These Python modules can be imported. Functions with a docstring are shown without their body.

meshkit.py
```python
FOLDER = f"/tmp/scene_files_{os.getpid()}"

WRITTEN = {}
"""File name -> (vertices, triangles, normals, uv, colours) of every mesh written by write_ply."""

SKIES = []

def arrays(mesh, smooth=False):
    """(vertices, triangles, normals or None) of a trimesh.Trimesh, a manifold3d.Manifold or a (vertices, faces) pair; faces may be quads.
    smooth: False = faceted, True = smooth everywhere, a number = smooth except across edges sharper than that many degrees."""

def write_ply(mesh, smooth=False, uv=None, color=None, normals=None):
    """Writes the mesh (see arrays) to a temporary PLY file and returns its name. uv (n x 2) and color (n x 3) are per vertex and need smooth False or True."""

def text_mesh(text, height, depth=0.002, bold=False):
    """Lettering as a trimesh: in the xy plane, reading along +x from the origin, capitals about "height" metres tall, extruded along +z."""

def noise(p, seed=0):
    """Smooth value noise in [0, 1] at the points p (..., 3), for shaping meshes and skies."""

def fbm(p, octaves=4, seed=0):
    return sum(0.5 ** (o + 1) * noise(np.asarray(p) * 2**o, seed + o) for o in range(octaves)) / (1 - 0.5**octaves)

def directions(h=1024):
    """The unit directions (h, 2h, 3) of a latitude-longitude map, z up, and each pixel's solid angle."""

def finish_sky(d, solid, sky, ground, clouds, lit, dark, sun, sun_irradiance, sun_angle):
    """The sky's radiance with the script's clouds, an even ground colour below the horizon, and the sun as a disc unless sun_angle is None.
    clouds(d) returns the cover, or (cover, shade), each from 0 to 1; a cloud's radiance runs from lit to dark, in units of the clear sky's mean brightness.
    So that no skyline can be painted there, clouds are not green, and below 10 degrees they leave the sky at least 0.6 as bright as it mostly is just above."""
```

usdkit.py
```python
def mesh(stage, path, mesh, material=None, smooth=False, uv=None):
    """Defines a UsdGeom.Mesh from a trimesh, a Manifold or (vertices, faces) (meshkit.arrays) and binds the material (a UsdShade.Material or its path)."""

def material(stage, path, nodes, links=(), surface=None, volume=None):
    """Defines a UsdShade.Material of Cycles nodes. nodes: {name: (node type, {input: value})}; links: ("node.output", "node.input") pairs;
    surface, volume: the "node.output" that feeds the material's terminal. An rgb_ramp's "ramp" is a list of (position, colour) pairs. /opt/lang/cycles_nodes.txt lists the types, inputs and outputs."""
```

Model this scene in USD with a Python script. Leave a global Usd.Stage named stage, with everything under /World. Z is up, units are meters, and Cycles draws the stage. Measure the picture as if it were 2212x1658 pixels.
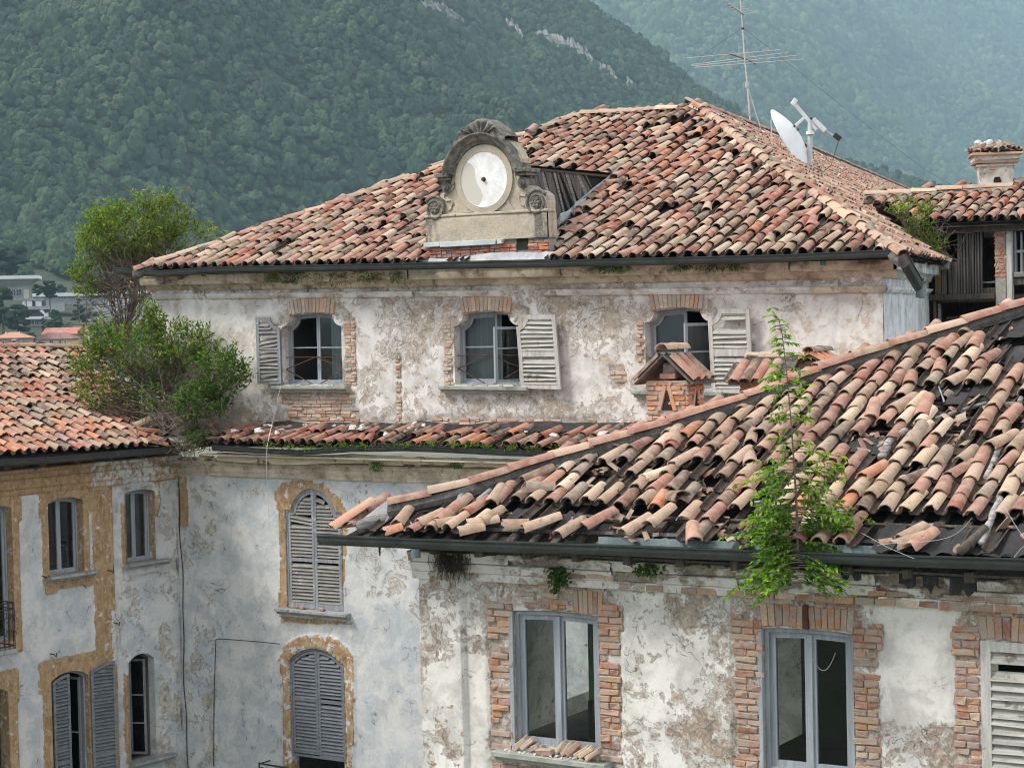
import math, random
import numpy as np
import shapely
from shapely.geometry import Polygon, Point, LineString, box as sbox
from shapely.ops import unary_union
import usdkit, meshkit
from pxr import Usd, UsdGeom, UsdLux, UsdShade, Gf, Sdf, Vt

stage = Usd.Stage.CreateInMemory()
UsdGeom.SetStageUpAxis(stage, UsdGeom.Tokens.z)
UsdGeom.SetStageMetersPerUnit(stage, 1.0)
UsdGeom.Xform.Define(stage, '/World')

# ------------------------------------------------------------------ camera
# x runs along the clock facade, y into the scene, z up; the photograph was measured at 2212 x 1658
FOC, CX, CY = 4200.0, 1106.0, 829.0
PITCH, ROLL, TH = math.atan(144 / 4200.0), 0.0225, math.radians(32.9)
EYE = np.array([17.508, -26.311, 11.0])
fh = np.array([-math.sin(TH), math.cos(TH), 0.0])
rt = np.array([math.cos(TH), math.sin(TH), 0.0])
UPV = np.array([0, 0, 1.0])
FWD = fh * math.cos(PITCH) - UPV * math.sin(PITCH)
up0 = fh * math.sin(PITCH) + UPV * math.cos(PITCH)
RGT = rt * math.cos(ROLL) - up0 * math.sin(ROLL)
UPC = up0 * math.cos(ROLL) + rt * math.sin(ROLL)
cam = UsdGeom.Camera.Define(stage, '/World/camera')
mat4 = Gf.Matrix4d(*[float(v) for v in (*RGT, 0, *UPC, 0, *(-FWD), 0, *EYE, 1)])
cam.AddTransformOp().Set(mat4)
cam.CreateHorizontalApertureAttr(36.0)
cam.CreateVerticalApertureAttr(36.0 * 767 / 1024)
cam.CreateFocalLengthAttr(36.0 * FOC / 2212)
cam.CreateClippingRangeAttr(Gf.Vec2f(0.5, 20000))
cam.CreateExposureAttr(EXPOSURE := 1.50)

# ------------------------------------------------------------------ sky and sun (bright overcast)
SUN_EL, SUN_AZ = math.radians(50), math.atan2(-0.72, -0.70)       # rotation = atan2(x, y) of the direction to the sun
sunv = np.array([math.sin(SUN_AZ) * math.cos(SUN_EL), math.cos(SUN_AZ) * math.cos(SUN_EL), math.sin(SUN_EL)])
sky_mat = usdkit.material(stage, '/World/Looks/sky', {
    'sky': ('sky_texture', {'sky_type': 'single_scattering', 'sun_disc': False, 'sun_elevation': SUN_EL, 'sun_rotation': SUN_AZ, 'altitude': 250.0, 'aerosol_density': 2.0}),
    'geo': ('texture_coordinate', {}),
    'n': ('noise_texture', {'scale': 2.2, 'detail': 5.0, 'roughness': 0.55}),
    'cl': ('rgb_ramp', {'ramp': [(0.30, (4.7, 4.72, 4.8)), (0.70, (7.5, 7.5, 7.55))]}),
    'mx': ('mix_color', {'blend_type': 'mix', 'fac': 0.86, 'use_clamp': False, 'use_clamp_result': False}),
    'bg': ('background_shader', {'strength': 0.088}),
}, [('geo.generated', 'n.vector'), ('n.fac', 'cl.fac'), ('sky.color', 'mx.a'), ('cl.color', 'mx.b'), ('mx.result', 'bg.color')], surface='bg.background')
dome = UsdLux.DomeLight.Define(stage, '/World/sky')
UsdShade.MaterialBindingAPI.Apply(dome.GetPrim()).Bind(sky_mat)
sun = UsdLux.DistantLight.Define(stage, '/World/sun')
sun.CreateNormalizeAttr(True)
sun.CreateIntensityAttr(0.40)
sun.CreateAngleAttr(18.0)
sun.CreateColorAttr(Gf.Vec3f(1.0, 0.96, 0.90))
zx = sunv; xx = np.cross([0, 0, 1.0], zx); xx /= np.linalg.norm(xx); yx = np.cross(zx, xx)
sun.AddTransformOp().Set(Gf.Matrix4d(*[float(v) for v in (*xx, 0, *yx, 0, *zx, 0, 0, 0, 0, 1)]))

# ------------------------------------------------------------------ measuring helpers
def ray(x, y): return FWD + RGT * (x - CX) / FOC - UPC * (y - CY) / FOC
def hit(P0, n, x, y):
    r = ray(x, y); n = np.asarray(n, float)
    return EYE + r * (((np.asarray(P0, float) - EYE) @ n) / (r @ n))
def at(x, y, dist): return EYE + ray(x, y) * dist
def proj(p):
    v = np.asarray(p, float) - EYE
    z = v @ FWD
    return np.stack([CX + FOC * (v @ RGT) / z, CY - FOC * (v @ UPC) / z, z], -1)
def heading(deg):
    a = math.radians(deg)
    return fh * math.cos(a) + rt * math.sin(a)
def unit(v): v = np.asarray(v, float); return v / np.linalg.norm(v)

class Frame:
    """A vertical wall: u runs left to right along it, z is height, d is how far a point stands out of it."""
    def __init__(s, O, e):
        s.O = np.array([O[0], O[1], 0.0]); s.e = unit([e[0], e[1], 0]); s.n = np.array([s.e[1], -s.e[0], 0.0])
    def P(s, u, z, d=0.0):
        u, z, d = np.broadcast_arrays(*(np.asarray(a, float) for a in (u, z, d)))
        return s.O + u[..., None] * s.e + d[..., None] * s.n + z[..., None] * UPV
    def px(s, x, y, d=0.0):
        p = hit(s.O + s.n * d, s.n, x, y)
        return float((p - s.O) @ s.e), float(p[2])
    def shift(s, d): return Frame(s.O + s.n * d, s.e)

# ------------------------------------------------------------------ prim helpers
used = {}
def numbered(parent, name):
    k = (parent, name); n = used.get(k, 0); used[k] = n + 1
    return f'{parent}/{name}' if n == 0 else f'{parent}/{name}_{n:03d}'

class Thing:
    def __init__(s, name, label=None, cat=None, loc=(0, 0, 0), group=None, kind=None):
        s.loc = np.asarray(loc, float)
        s.path = numbered('/World', name)
        x = UsdGeom.Xform.Define(stage, s.path)
        x.AddTranslateOp().Set(Gf.Vec3d(*map(float, s.loc)))
        s.prim = x.GetPrim()
        for k, v in (('label', label), ('category', cat), ('group', group), ('kind', kind)):
            if v: s.prim.SetCustomDataByKey(k, v)
    def part(s, name, mesh, mat, parent=None, smooth=False, kind=None, label=None, tint=None, attr='tint'):
        return put(numbered(parent or s.path, name), mesh, mat, smooth, s.loc, kind, label, tint, attr)

def put(path, mesh, mat, smooth=False, loc=None, kind=None, label=None, tint=None, attr='tint'):
    if isinstance(mesh, MB):
        v, f, t = mesh.arrays()
        if tint is None: tint = t
    else:
        v, f = np.asarray(mesh[0], float), np.asarray(mesh[1], int)
    if loc is not None: v = v - loc
    m = usdkit.mesh(stage, path, (v, f), mat, smooth=smooth)
    if tint is not None:
        tint = np.asarray(tint, np.float32)
        if tint.ndim == 1: tint = np.tile(tint, (len(v), 1))
        UsdGeom.PrimvarsAPI(m).CreatePrimvar(attr, Sdf.ValueTypeNames.Color3fArray, 'vertex').Set(Vt.Vec3fArray.FromNumpy(tint))
    if kind: m.GetPrim().SetCustomDataByKey('kind', kind)
    if label: m.GetPrim().SetCustomDataByKey('label', label)
    return path

def solo(name, mesh, mat, label=None, cat=None, group=None, kind=None, smooth=False, tint=None, loc=None):
    """A thing that is one mesh."""
    path = numbered('/World', name)
    v = mesh.arrays()[0] if isinstance(mesh, MB) else np.asarray(mesh[0])
    if loc is None: loc = (v.min(0) + v.max(0)) / 2 * [1, 1, 0] + [0, 0, v[:, 2].min()]
    put(path, mesh, mat, smooth, loc, tint=tint)
    p = stage.GetPrimAtPath(path)
    UsdGeom.Xformable(p).AddTranslateOp().Set(Gf.Vec3d(*map(float, loc)))
    for k, v in (('label', label), ('category', cat), ('group', group), ('kind', kind)):
        if v: p.SetCustomDataByKey(k, v)
    return path

class MB:
    """Collects pieces of one mesh."""
    def __init__(s): s.V, s.F, s.T, s.n = [], [], [], 0
    def add(s, v, f, tint=None):
        v, f = np.asarray(v, float), np.asarray(f, int)
        if f.shape[1] == 4: f = np.vstack([f[:, [0, 1, 2]], f[:, [0, 2, 3]]])
        s.V.append(v); s.F.append(f + s.n); s.n += len(v)
        s.T.append(np.tile(np.asarray(tint if tint is not None else (0.5, 0.5, 0.5), float), (len(v), 1)) if np.ndim(tint) < 2 else np.asarray(tint))
        return s
    def arrays(s): return np.vstack(s.V), np.vstack(s.F), np.vstack(s.T)
    def __bool__(s): return s.n > 0

BOXF = np.array([[0, 3, 2, 1], [4, 5, 6, 7], [0, 1, 5, 4], [1, 2, 6, 5], [2, 3, 7, 6], [3, 0, 4, 7]])
def hexa(p): return np.asarray(p, float), BOXF
def boxm(o, ax, ay, az):
    """A box from its corner o along three edge vectors."""
    o, ax, ay, az = (np.asarray(a, float) for a in (o, ax, ay, az))
    if np.dot(np.cross(ax, ay), az) < 0: ax, ay = ay, ax
    return hexa([o, o + ax, o + ax + ay, o + ay, o + az, o + ax + az, o + ax + ay + az, o + ay + az])
def fbox(W, u0, u1, z0, z1, d0, d1): return boxm(W.P(u0, z0, d0), W.P(u1, z0, d0) - W.P(u0, z0, d0), W.n * (d1 - d0), UPV * (z1 - z0))
def bevel_box(o, ax, ay, az, b=0.004, rng=None, jit=0.0):
    """A box with chamfered edges (each face inset), 24 vertices; jit wears its corners."""
    o, A = np.asarray(o, float), [np.asarray(a, float) for a in (ax, ay, az)]
    if np.dot(np.cross(A[0], A[1]), A[2]) < 0: A[0], A[1] = A[1], A[0]
    L = [np.linalg.norm(a) for a in A]
    c = o + sum(A) / 2
    pts = []
    for sx in (-1, 1):
        for sy in (-1, 1):
            for sz in (-1, 1):
                for k in range(3):
                    q = c.copy()
                    for a, s_, kk in zip(range(3), (sx, sy, sz), range(3)):
                        q = q + A[a] * s_ * (0.5 - (b / L[a] if a != k else 0))
                    pts.append(q)
    pts = np.array(pts)
    if rng is not None and jit: 
        pts = pts + np.repeat(rng.normal(0, jit, (8, 3)), 3, 0)
    return pts, BEVF
def _bevf():
    f = []
    idx = lambda sx, sy, sz, k: ((sx * 2 + sy) * 2 + sz) * 3 + k
    C = [(0, 0), (1, 0), (1, 1), (0, 1)]
    for k in range(3):                       # faces
        for s in (0, 1):
            q = []
            for a, b in C:
                t = [0, 0, 0]; t[k] = s; t[(k + 1) % 3] = a; t[(k + 2) % 3] = b
                q.append(idx(*t, k))
            f.append(q if s else q[::-1])
    for k in range(3):                       # edges along axis k
        k1, k2 = (k + 1) % 3, (k + 2) % 3
        for a in (0, 1):
            for b in (0, 1):
                t0, t1 = [0, 0, 0], [0, 0, 0]
                t0[k1] = t1[k1] = a; t0[k2] = t1[k2] = b; t1[k] = 1
                q = [idx(*t0, k1), idx(*t1, k1), idx(*t1, k2), idx(*t0, k2)]
                f.append(q if (a ^ b) else q[::-1])
    tri = []
    for sx in (0, 1):
        for sy in (0, 1):
            for sz in (0, 1):
                q = [idx(sx, sy, sz, k) for k in range(3)]
                tri.append(q if (sx + sy + sz) % 2 else q[::-1])
    out = []
    for q in f: out += [[q[0], q[1], q[2]], [q[0], q[2], q[3]]]
    return np.array(out + tri)
BEVF = _bevf()
def fbev(W, u0, u1, z0, z1, d0, d1, b=0.006, rng=None, jit=0.0):
    return bevel_box(W.P(u0, z0, d0), W.P(u1, z0, d0) - W.P(u0, z0, d0), W.n * (d1 - d0), UPV * (z1 - z0), b, rng, jit)

def tube(pts, r, sides=6, cap=True):
    p = np.asarray(pts, float); n = len(p); r = np.broadcast_to(np.asarray(r, float), (n,))
    t = np.gradient(p, axis=0); t /= np.linalg.norm(t, axis=1, keepdims=True) + 1e-12
    a = np.cross(t, np.where(np.abs(t[:, 2:]) < 0.9, [0, 0, 1.0], [1.0, 0, 0])); a /= np.linalg.norm(a, axis=1, keepdims=True) + 1e-12
    b = np.cross(t, a); ang = np.arange(sides) * 2 * np.pi / sides
    v = (p[:, None] + r[:, None, None] * (np.cos(ang)[None, :, None] * a[:, None] + np.sin(ang)[None, :, None] * b[:, None])).reshape(-1, 3)
    i, j = np.meshgrid(np.arange(n - 1), np.arange(sides), indexing='ij')
    q = np.stack([i * sides + j, i * sides + (j + 1) % sides, (i + 1) * sides + (j + 1) % sides, (i + 1) * sides + j], -1).reshape(-1, 4)
    f = np.vstack([q[:, [0, 1, 2]], q[:, [0, 2, 3]]])
    if cap:
        v = np.vstack([v, p[0], p[-1]]); m = n * sides
        k = np.arange(sides)
        f = np.vstack([f, np.stack([np.full(sides, m), (k + 1) % sides, k], 1), np.stack([np.full(sides, m + 1), (n - 1) * sides + k, (n - 1) * sides + (k + 1) % sides], 1)])
    return v, f

def sweep(path, prof, dirs, closed=True):
    """Sweeps the 2D profile [(d, z)] along path points; dirs gives the outward direction per point (or one)."""
    path = np.asarray(path, float); prof = np.asarray(prof, float); m = len(prof)
    dirs = np.broadcast_to(np.asarray(dirs, float), path.shape)
    v = (path[:, None] + prof[None, :, :1] * dirs[:, None] + prof[None, :, 1:] * UPV).reshape(-1, 3)
    i, j = np.meshgrid(np.arange(len(path) - 1), np.arange(m if closed else m - 1), indexing='ij')
    j2 = (j + 1) % m
    q = np.stack([i * m + j, (i + 1) * m + j, (i + 1) * m + j2, i * m + j2], -1).reshape(-1, 4)
    f = np.vstack([q[:, [0, 1, 2]], q[:, [0, 2, 3]]])
    if closed:                                # end caps as fans
        for base, flip in ((0, 0), ((len(path) - 1) * m, 1)):
            c = len(v); v = np.vstack([v, v[base:base + m].mean(0)])
            k = np.arange(m); t = np.stack([np.full(m, c), base + k, base + (k + 1) % m], 1)
            f = np.vstack([f, t[:, ::-1] if flip else t])
    return v, f

def extrude(W, poly, d0, d1, seg=None):
    """A shapely polygon in (u, z) of wall W as a solid from d0 (back) to d1 (front)."""
    import trimesh
    mb = MB()
    for g in getattr(poly, 'geoms', [poly]):
        m = trimesh.creation.extrude_polygon(g, abs(d1 - d0), engine='earcut')
        v = np.array(m.vertices)
        mb.add(W.P(v[:, 0], v[:, 1], min(d0, d1) + v[:, 2]), np.array(m.faces))   # (u, z, d) is right handed as seen from outside
    return mb

def shutter_prof(u, u0, u1): return u
# ------------------------------------------------------------------ materials
class R:
    def __init__(s, t): s.t = t
class ND:
    def __init__(s, n): s.__dict__['n_'] = n
    def __getattr__(s, a): return R(f"{s.n_}.{a}")
class G:
    """A small builder for node graphs."""
    def __init__(s): s.n, s.l = {}, []
    def __call__(s, kind, **kw):
        name = f'{kind}_{len(s.n)}'; ins = {}
        for k, v in kw.items():
            if isinstance(v, R): s.l.append((v.t, f'{name}.{k}'))
            else: ins[k] = v
        s.n[name] = (kind, ins)
        return ND(name)
    def pos(s, scale=(1, 1, 1)):
        p = s('geometry').position
        return p if scale == (1, 1, 1) else s('mapping', vector=p, scale=scale).vector
    def noise(s, v, scale, detail=5.0, rough=0.55, dist=0.0): return s('noise_texture', vector=v, scale=float(scale), detail=float(detail), roughness=float(rough), distortion=float(dist)).fac
    def ramp(s, fac, stops): return s('rgb_ramp', fac=fac, ramp=stops).color
    def step(s, fac, a, b, lo=0.0, hi=1.0): return s('map_range', range_type='smoothstep', value=fac, from_min=float(a), from_max=float(b), to_min=float(lo), to_max=float(hi), clamp=True).result
    def mix(s, fac, a, b, blend='mix'): return s('mix_color', blend_type=blend, fac=fac, a=a, b=b, use_clamp=False, use_clamp_result=False).result
    def m(s, op, a, b=0.0, c=0.0, clamp=False): return s('math', math_type=op, value1=a, value2=b, value3=c, use_clamp=clamp).value
    def add(s, *a):
        r = a[0]
        for b in a[1:]: r = s.m('add', r, b)
        return r
    def mul(s, a, b): return s.m('multiply', a, b)
    def attr(s, name): return s('attribute', attribute=name).color
    def bump(s, h, dist, strength=1.0): return s('bump', height=h, distance=float(dist), strength=float(strength)).normal
    def done(s, name, color=None, rough=0.85, normal=None, spec=0.3, surface=None, **kw):
        if surface is None:
            a = dict(base_color=color, roughness=rough, specular_ior_level=spec, **kw)
            if normal is not None: a['normal'] = normal
            surface = s('principled_bsdf', **a).BSDF
        return usdkit.material(stage, f'/World/Looks/{name}', s.n, s.l, surface=surface.t)

M = {}
def clay(name, dark=0.7, lich=0.55, soot=.45):
    g = G(); P = g.pos(); t = g.attr('tint')
    n1 = g.noise(P, 7, 6, .6); n2 = g.noise(P, 34, 5, .65); n3 = g.noise(P, 90, 3, .6); n4 = g.noise(P, 16, 7, .7, .6)
    c = g.mix(g.step(n1, .35, .68), t, g.mix(0.5, t, (.50, .38, .29)))                  # bleached
    c = g.mix(g.mul(g.step(n4, .54, .66), lich), c, (.27, .222, .17))                    # lichen film
    c = g.mix(g.mul(g.step(g.add(g.mul(n2, .6), g.mul(n4, .4)), .56, .66), dark), c, (.045, .04, .036))   # black spots
    c = g.mix(0.25, c, g.ramp(n3, [(.3, (.30, .30, .30)), (.7, (.72, .70, .68))]), 'overlay')
    n5 = g.noise(g.pos((1, 1, .5)), .9, 7, .68, .6)
    c = g.mix(g.mul(g.step(g.add(n5, g.mul(g.m('subtract', n4, .5), .5)), .53, .70), soot), c, g.mix(1.0, c, (.36, .34, .32), 'multiply'))   # soot and moss in broad drifts
    h = g.add(g.mul(n2, .6), g.mul(n3, .3))
    M[name] = g.done(name, c, .9, g.bump(h, .006, .8))
clay('clay_tile'); clay('clay_ridge', .4, .3, .1)
def brickm(name, smear=.5, mort=(.36, .33, .30)):
    g = G(); P = g.pos(); t = g.attr('tint')
    n1 = g.noise(P, 9, 6, .65); n2 = g.noise(P, 45, 5, .65); n3 = g.noise(P, 3, 6, .6)
    c = g.mix(0.45, t, g.ramp(n2, [(.3, (.16, .15, .15)), (.7, (.8, .8, .8))]), 'overlay')
    c = g.mix(g.mul(g.step(g.add(g.mul(n1, .7), g.mul(n3, .3)), .44, .56), smear), c, mort)
    M[name] = g.done(name, c, .95, g.bump(n2, .008, .8))
brickm('brick', .62); brickm('brick_red', .45, (.40, .36, .33))

def plaster(name, white, grey, stain, under, under2, spread=1.0, blue=None, bluecov=.5, mid=(.50, .46, .41), ochre=((.385, .26, .15), (.225, .135, .07)), peelscale=1.0, rubble=.35, stainamt=.6):
    g = G(); P = g.pos(); s = g('separate_color', color=g.attr('mask')); loss, och, dirt = s.r, s.g, s.b
    k = peelscale
    nA = g.noise(P, 1.9 * k, 10, .66, .4); nB = g.noise(P, 7.5 * k, 9, .68, .5); nC = g.noise(P, 26, 6, .65); nD = g.noise(P, 2.3, 8, .62, .5); nE = g.noise(P, 8, 8, .68, .6)
    nS = g.noise(g.pos((5, 5, .45)), 2.0, 7, .62)                                       # vertical run-off streaks
    lf = g.add(loss, g.mul(g.m('subtract', nA, .5), 1.5 * spread), g.mul(g.m('subtract', nB, .5), 1.1 * spread))
    peel = g.step(lf, .485, .515)
    # what lies beneath: old render, then masonry
    deep = g.step(g.add(lf, g.mul(g.m('subtract', nE, .5), .9)), .68, .74)
    uc = g.mix(g.step(nE, .36, .64), under, under2)
    uc = g.mix(0.5, uc, g.ramp(nC, [(.3, (.25, .25, .25)), (.7, (.75, .75, .75))]), 'overlay')
    vo = g('voronoi_texture', vector=g.mix(.08, g.pos((1, 1, 1.6)), g('noise_texture', vector=P, scale=4.0, detail=3.0).color), scale=5.5, feature='f1')
    vd = g('voronoi_texture', vector=g.mix(.08, g.pos((1, 1, 1.6)), g('noise_texture', vector=P, scale=4.0, detail=3.0).color), scale=5.5, feature='distance_to_edge')
    sc = g('separate_color', color=vo.color).r
    stone = g.ramp(sc, [(0, (.22, .20, .18)), (.35, (.36, .31, .24)), (.6, (.44, .27, .18)), (.8, (.40, .36, .30)), (1, (.50, .44, .34))])
    stone = g.mix(g.step(vd.distance, .03, .10), (.38, .34, .29), stone)
    uc = g.mix(g.mul(deep, rubble), uc, stone)
    # the top coat
    pc = g.mix(g.step(nD, .40, .62), white, grey)
    pc = g.mix(g.mul(g.step(g.add(g.mul(nE, .55), g.mul(nA, .45)), .50, .60), stainamt), pc, stain)
    if blue is not None:
        nb = g.noise(P, .75, 7, .6, .8)
        pc = g.mix(g.mul(g.step(g.add(nb, g.mul(g.m('subtract', nE, .5), .6)), .50, .60), bluecov), pc, blue)
    pc = g.mix(0.22, pc, g.ramp(nC, [(.3, (.3, .3, .3)), (.7, (.72, .72, .72))]), 'overlay')
    # ochre paint
    of = g.add(och, g.mul(g.m('subtract', nB, .5), 1.1), g.mul(g.m('subtract', nE, .5), .8))
    oc = g.mix(g.step(g.add(g.mul(nS, .6), g.mul(nB, .4)), .40, .62), ochre[0], ochre[1])
    oc = g.mix(g.mul(g.step(g.add(g.mul(nE, .5), g.mul(nS, .5)), .50, .58), .6), oc, (.50, .38, .24))
    pc = g.mix(g.step(of, .49, .52), pc, oc)
    ic = g.mix(g.step(nE, .38, .62), mid, g.mix(.5, mid, under))
    ic = g.mix(0.4, ic, g.ramp(nC, [(.3, (.25, .25, .25)), (.7, (.75, .75, .75))]), 'overlay')
    peel2 = g.step(g.add(lf, g.mul(g.m('subtract', nE, .5), .5)), .56, .62)
    c = g.mix(peel, pc, g.mix(peel2, ic, uc))
    # grime: run-off and moss where the mask says the wall is soiled
    df = g.add(dirt, g.mul(g.m('subtract', nS, .5), 1.7), g.mul(g.m('subtract', nE, .5), .7))
    c = g.mix(g.step(df, .40, .95, 0, .85), c, g.mix(g.step(nB, .45, .6), (.105, .085, .062), (.17, .125, .08)))
    # hairline cracks in the coat
    nK = g.noise(P, 1.0, 5, .55, .9)
    crk = g.mul(g.m('subtract', 1.0, g.step(g.m('absolute', g.m('subtract', nK, .5)), .0012, .0035)), g.step(nD, .50, .58))
    c = g.mix(g.mul(crk, .7), c, (.10, .085, .07))
    h = g.add(g.mul(g.m('subtract', 1.0, peel), 1.0), g.mul(nC, .22), g.mul(nE, .35), g.mul(deep, -.5), g.mul(crk, -.5))
    M[name] = g.done(name, c, .93, g.bump(h, .014, .85), .2)
plaster('plaster_upper', (.70, .665, .63), (.50, .465, .435), (.45, .335, .24), (.45, .38, .31), (.34, .29, .245), 1.0, rubble=.6, stainamt=.7, mid=(.52, .47, .43))
plaster('plaster_lower', (.56, .55, .53), (.41, .42, .43), (.36, .33, .28), (.36, .33, .285), (.28, .27, .25), .75, blue=(.385, .435, .50), bluecov=.30, rubble=.45, stainamt=.4)
plaster('plaster_front', (.72, .685, .635), (.52, .49, .455), (.45, .345, .255), (.40, .31, .25), (.30, .245, .205), 1.0, peelscale=1.5, rubble=.4, stainamt=.35)
plaster('plaster_side', (.66, .67, .68), (.47, .49, .51), (.36, .35, .33), (.38, .34, .29), (.28, .26, .235), .8, rubble=.4, stainamt=.5)
plaster('cornice_pale', (.60, .51, .40), (.40, .34, .26), (.26, .165, .095), (.38, .25, .16), (.24, .20, .16), 1.0, peelscale=1.6, rubble=.5, stainamt=.7)

def mono(name, a, b, scale=6, rough=.8, bumpd=.004, stretch=(1, 1, 1), spec=.3, tint=False, spots=None, metallic=0.0, fine=40):
    g = G(); P = g.pos(stretch)
    n1 = g.noise(P, scale, 7, .62, .3); n2 = g.noise(P, fine, 5, .6)
    c = g.mix(g.step(g.add(g.mul(n1, .7), g.mul(n2, .3)), .38, .64), a, b)
    if tint: c = g.mix(1.0, c, g.attr('tint'), 'multiply')
    if spots: c = g.mix(g.step(g.noise(g.pos(), spots[1], 7, .65, .5), spots[2], spots[2] + .06), c, spots[0])
    M[name] = g.done(name, c, rough, g.bump(g.add(n2, n1), bumpd, .8), spec, metallic=metallic)
# stretch squeezes the grain along one axis: z for uprights
mono('wood_grey', (.30, .315, .335), (.17, .18, .195), 3, .85, .003, (9, 9, .6), spots=((.40, .41, .42), 6, .60))
mono('wood_blue', (.225, .25, .275), (.34, .36, .38), 3, .7, .002, (8, 8, .5), spots=((.24, .24, .24), 9, .63))
mono('wood_slat', (.27, .285, .30), (.155, .16, .17), 3, .85, .003, (1.2, 1.2, 14), spots=((.36, .355, .34), 5, .60))
mono('wood_slat_worn', (.30, .285, .265), (.15, .14, .13), 3, .9, .003, (1.2, 1.2, 14), spots=((.36, .34, .32), 5, .60))
mono('wood_slat_white', (.46, .445, .405), (.27, .25, .22), 3, .8, .003, (1.0, 1.0, 12), spots=((.20, .17, .13), 6, .58))
mono('stem', (.13, .125, .07), (.19, .17, .11), 12, .9, .002)
mono('wood_slate', (.125, .133, .147), (.19, .20, .215), 3, .85, .003, (2, 2, 8), spots=((.24, .245, .255), 5, .64))
mono('wood_white', (.52, .50, .47), (.34, .32, .29), 3, .8, .002, (6, 6, .7), spots=((.25, .21, .17), 7, .64))
mono('wood_dark', (.055, .046, .040), (.13, .105, .085), 3, .9, .005, (10, 10, .5))
mono('wood_plank', (.060, .052, .050), (.17, .15, .14), 3, .9, .005, (12, 12, .35), spots=((.22, .115, .045), 1.6, .60))
mono('wood_beam', (.30, .29, .28), (.10, .095, .09), 5, .9, .006, (1.0, 1.0, 12))
mono('wood_pale', (.62, .55, .43), (.42, .33, .22), 4, .85, .005, (.6, .6, 9), spots=((.22, .12, .055), 3, .60))
mono('gutter_dark', (.022, .022, .021), (.038, .039, .037), 3, .55, .001, spec=.4, spots=((.075, .095, .085), 4, .62))
mono('gutter_green', (.020, .024, .022), (.036, .043, .040), 3, .5, .001, spec=.4, spots=((.07, .10, .09), 5, .66))
mono('gutter_inside', (.11, .145, .15), (.19, .24, .24), 4, .5, .001, (1, 1, .3))
mono('zinc', (.36, .40, .40), (.50, .54, .54), 4, .5, .002, spots=((.20, .21, .20), 5, .60))
mono('lead', (.28, .285, .30), (.46, .46, .475), 3, .55, .01, spots=((.26, .17, .17), 2.2, .57))
mono('stone_sill', (.22, .225, .225), (.34, .345, .335), 6, .9, .006, spots=((.13, .135, .12), 9, .60))
mono('stone_sill_green', (.24, .255, .225), (.36, .365, .33), 6, .9, .006, spots=((.14, .15, .115), 9, .60))
mono('mortar', (.34, .31, .275), (.22, .20, .18), 14, .95, .012, fine=60)
mono('mortar_pale', (.42, .39, .345), (.28, .25, .22), 12, .95, .012, fine=60)
mono('mortar_dark', (.075, .07, .066), (.15, .14, .13), 12, .95, .015)
mono('pan_clay_shaded', (.040, .031, .026), (.085, .062, .048), 7, .95, .006)  # dirty clay, darkened further so the colour paints shade in the grooves
mono('deck', (.018, .016, .015), (.035, .030, .027), 6, .95, .01)  # boards under the tiles; near-black colour also paints the shade in the gaps
mono('tarp', (.022, .020, .021), (.040, .036, .037), 5, .7, .012, spots=((.06, .053, .05), 5, .62))
mono('room', (.12, .125, .115), (.09, .095, .088), 1.2, .95, .002)
mono('room_pale', (.36, .37, .33), (.28, .29, .26), 1.2, .95, .002)
mono('room_green', (.045, .12, .055), (.035, .09, .042), 1.2, .95, .002)
mono('room_floor', (.05, .045, .04), (.03, .028, .026), 3, .9, .002)
mono('rust', (.12, .045, .03), (.07, .032, .025), 30, .9, .002)
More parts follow.
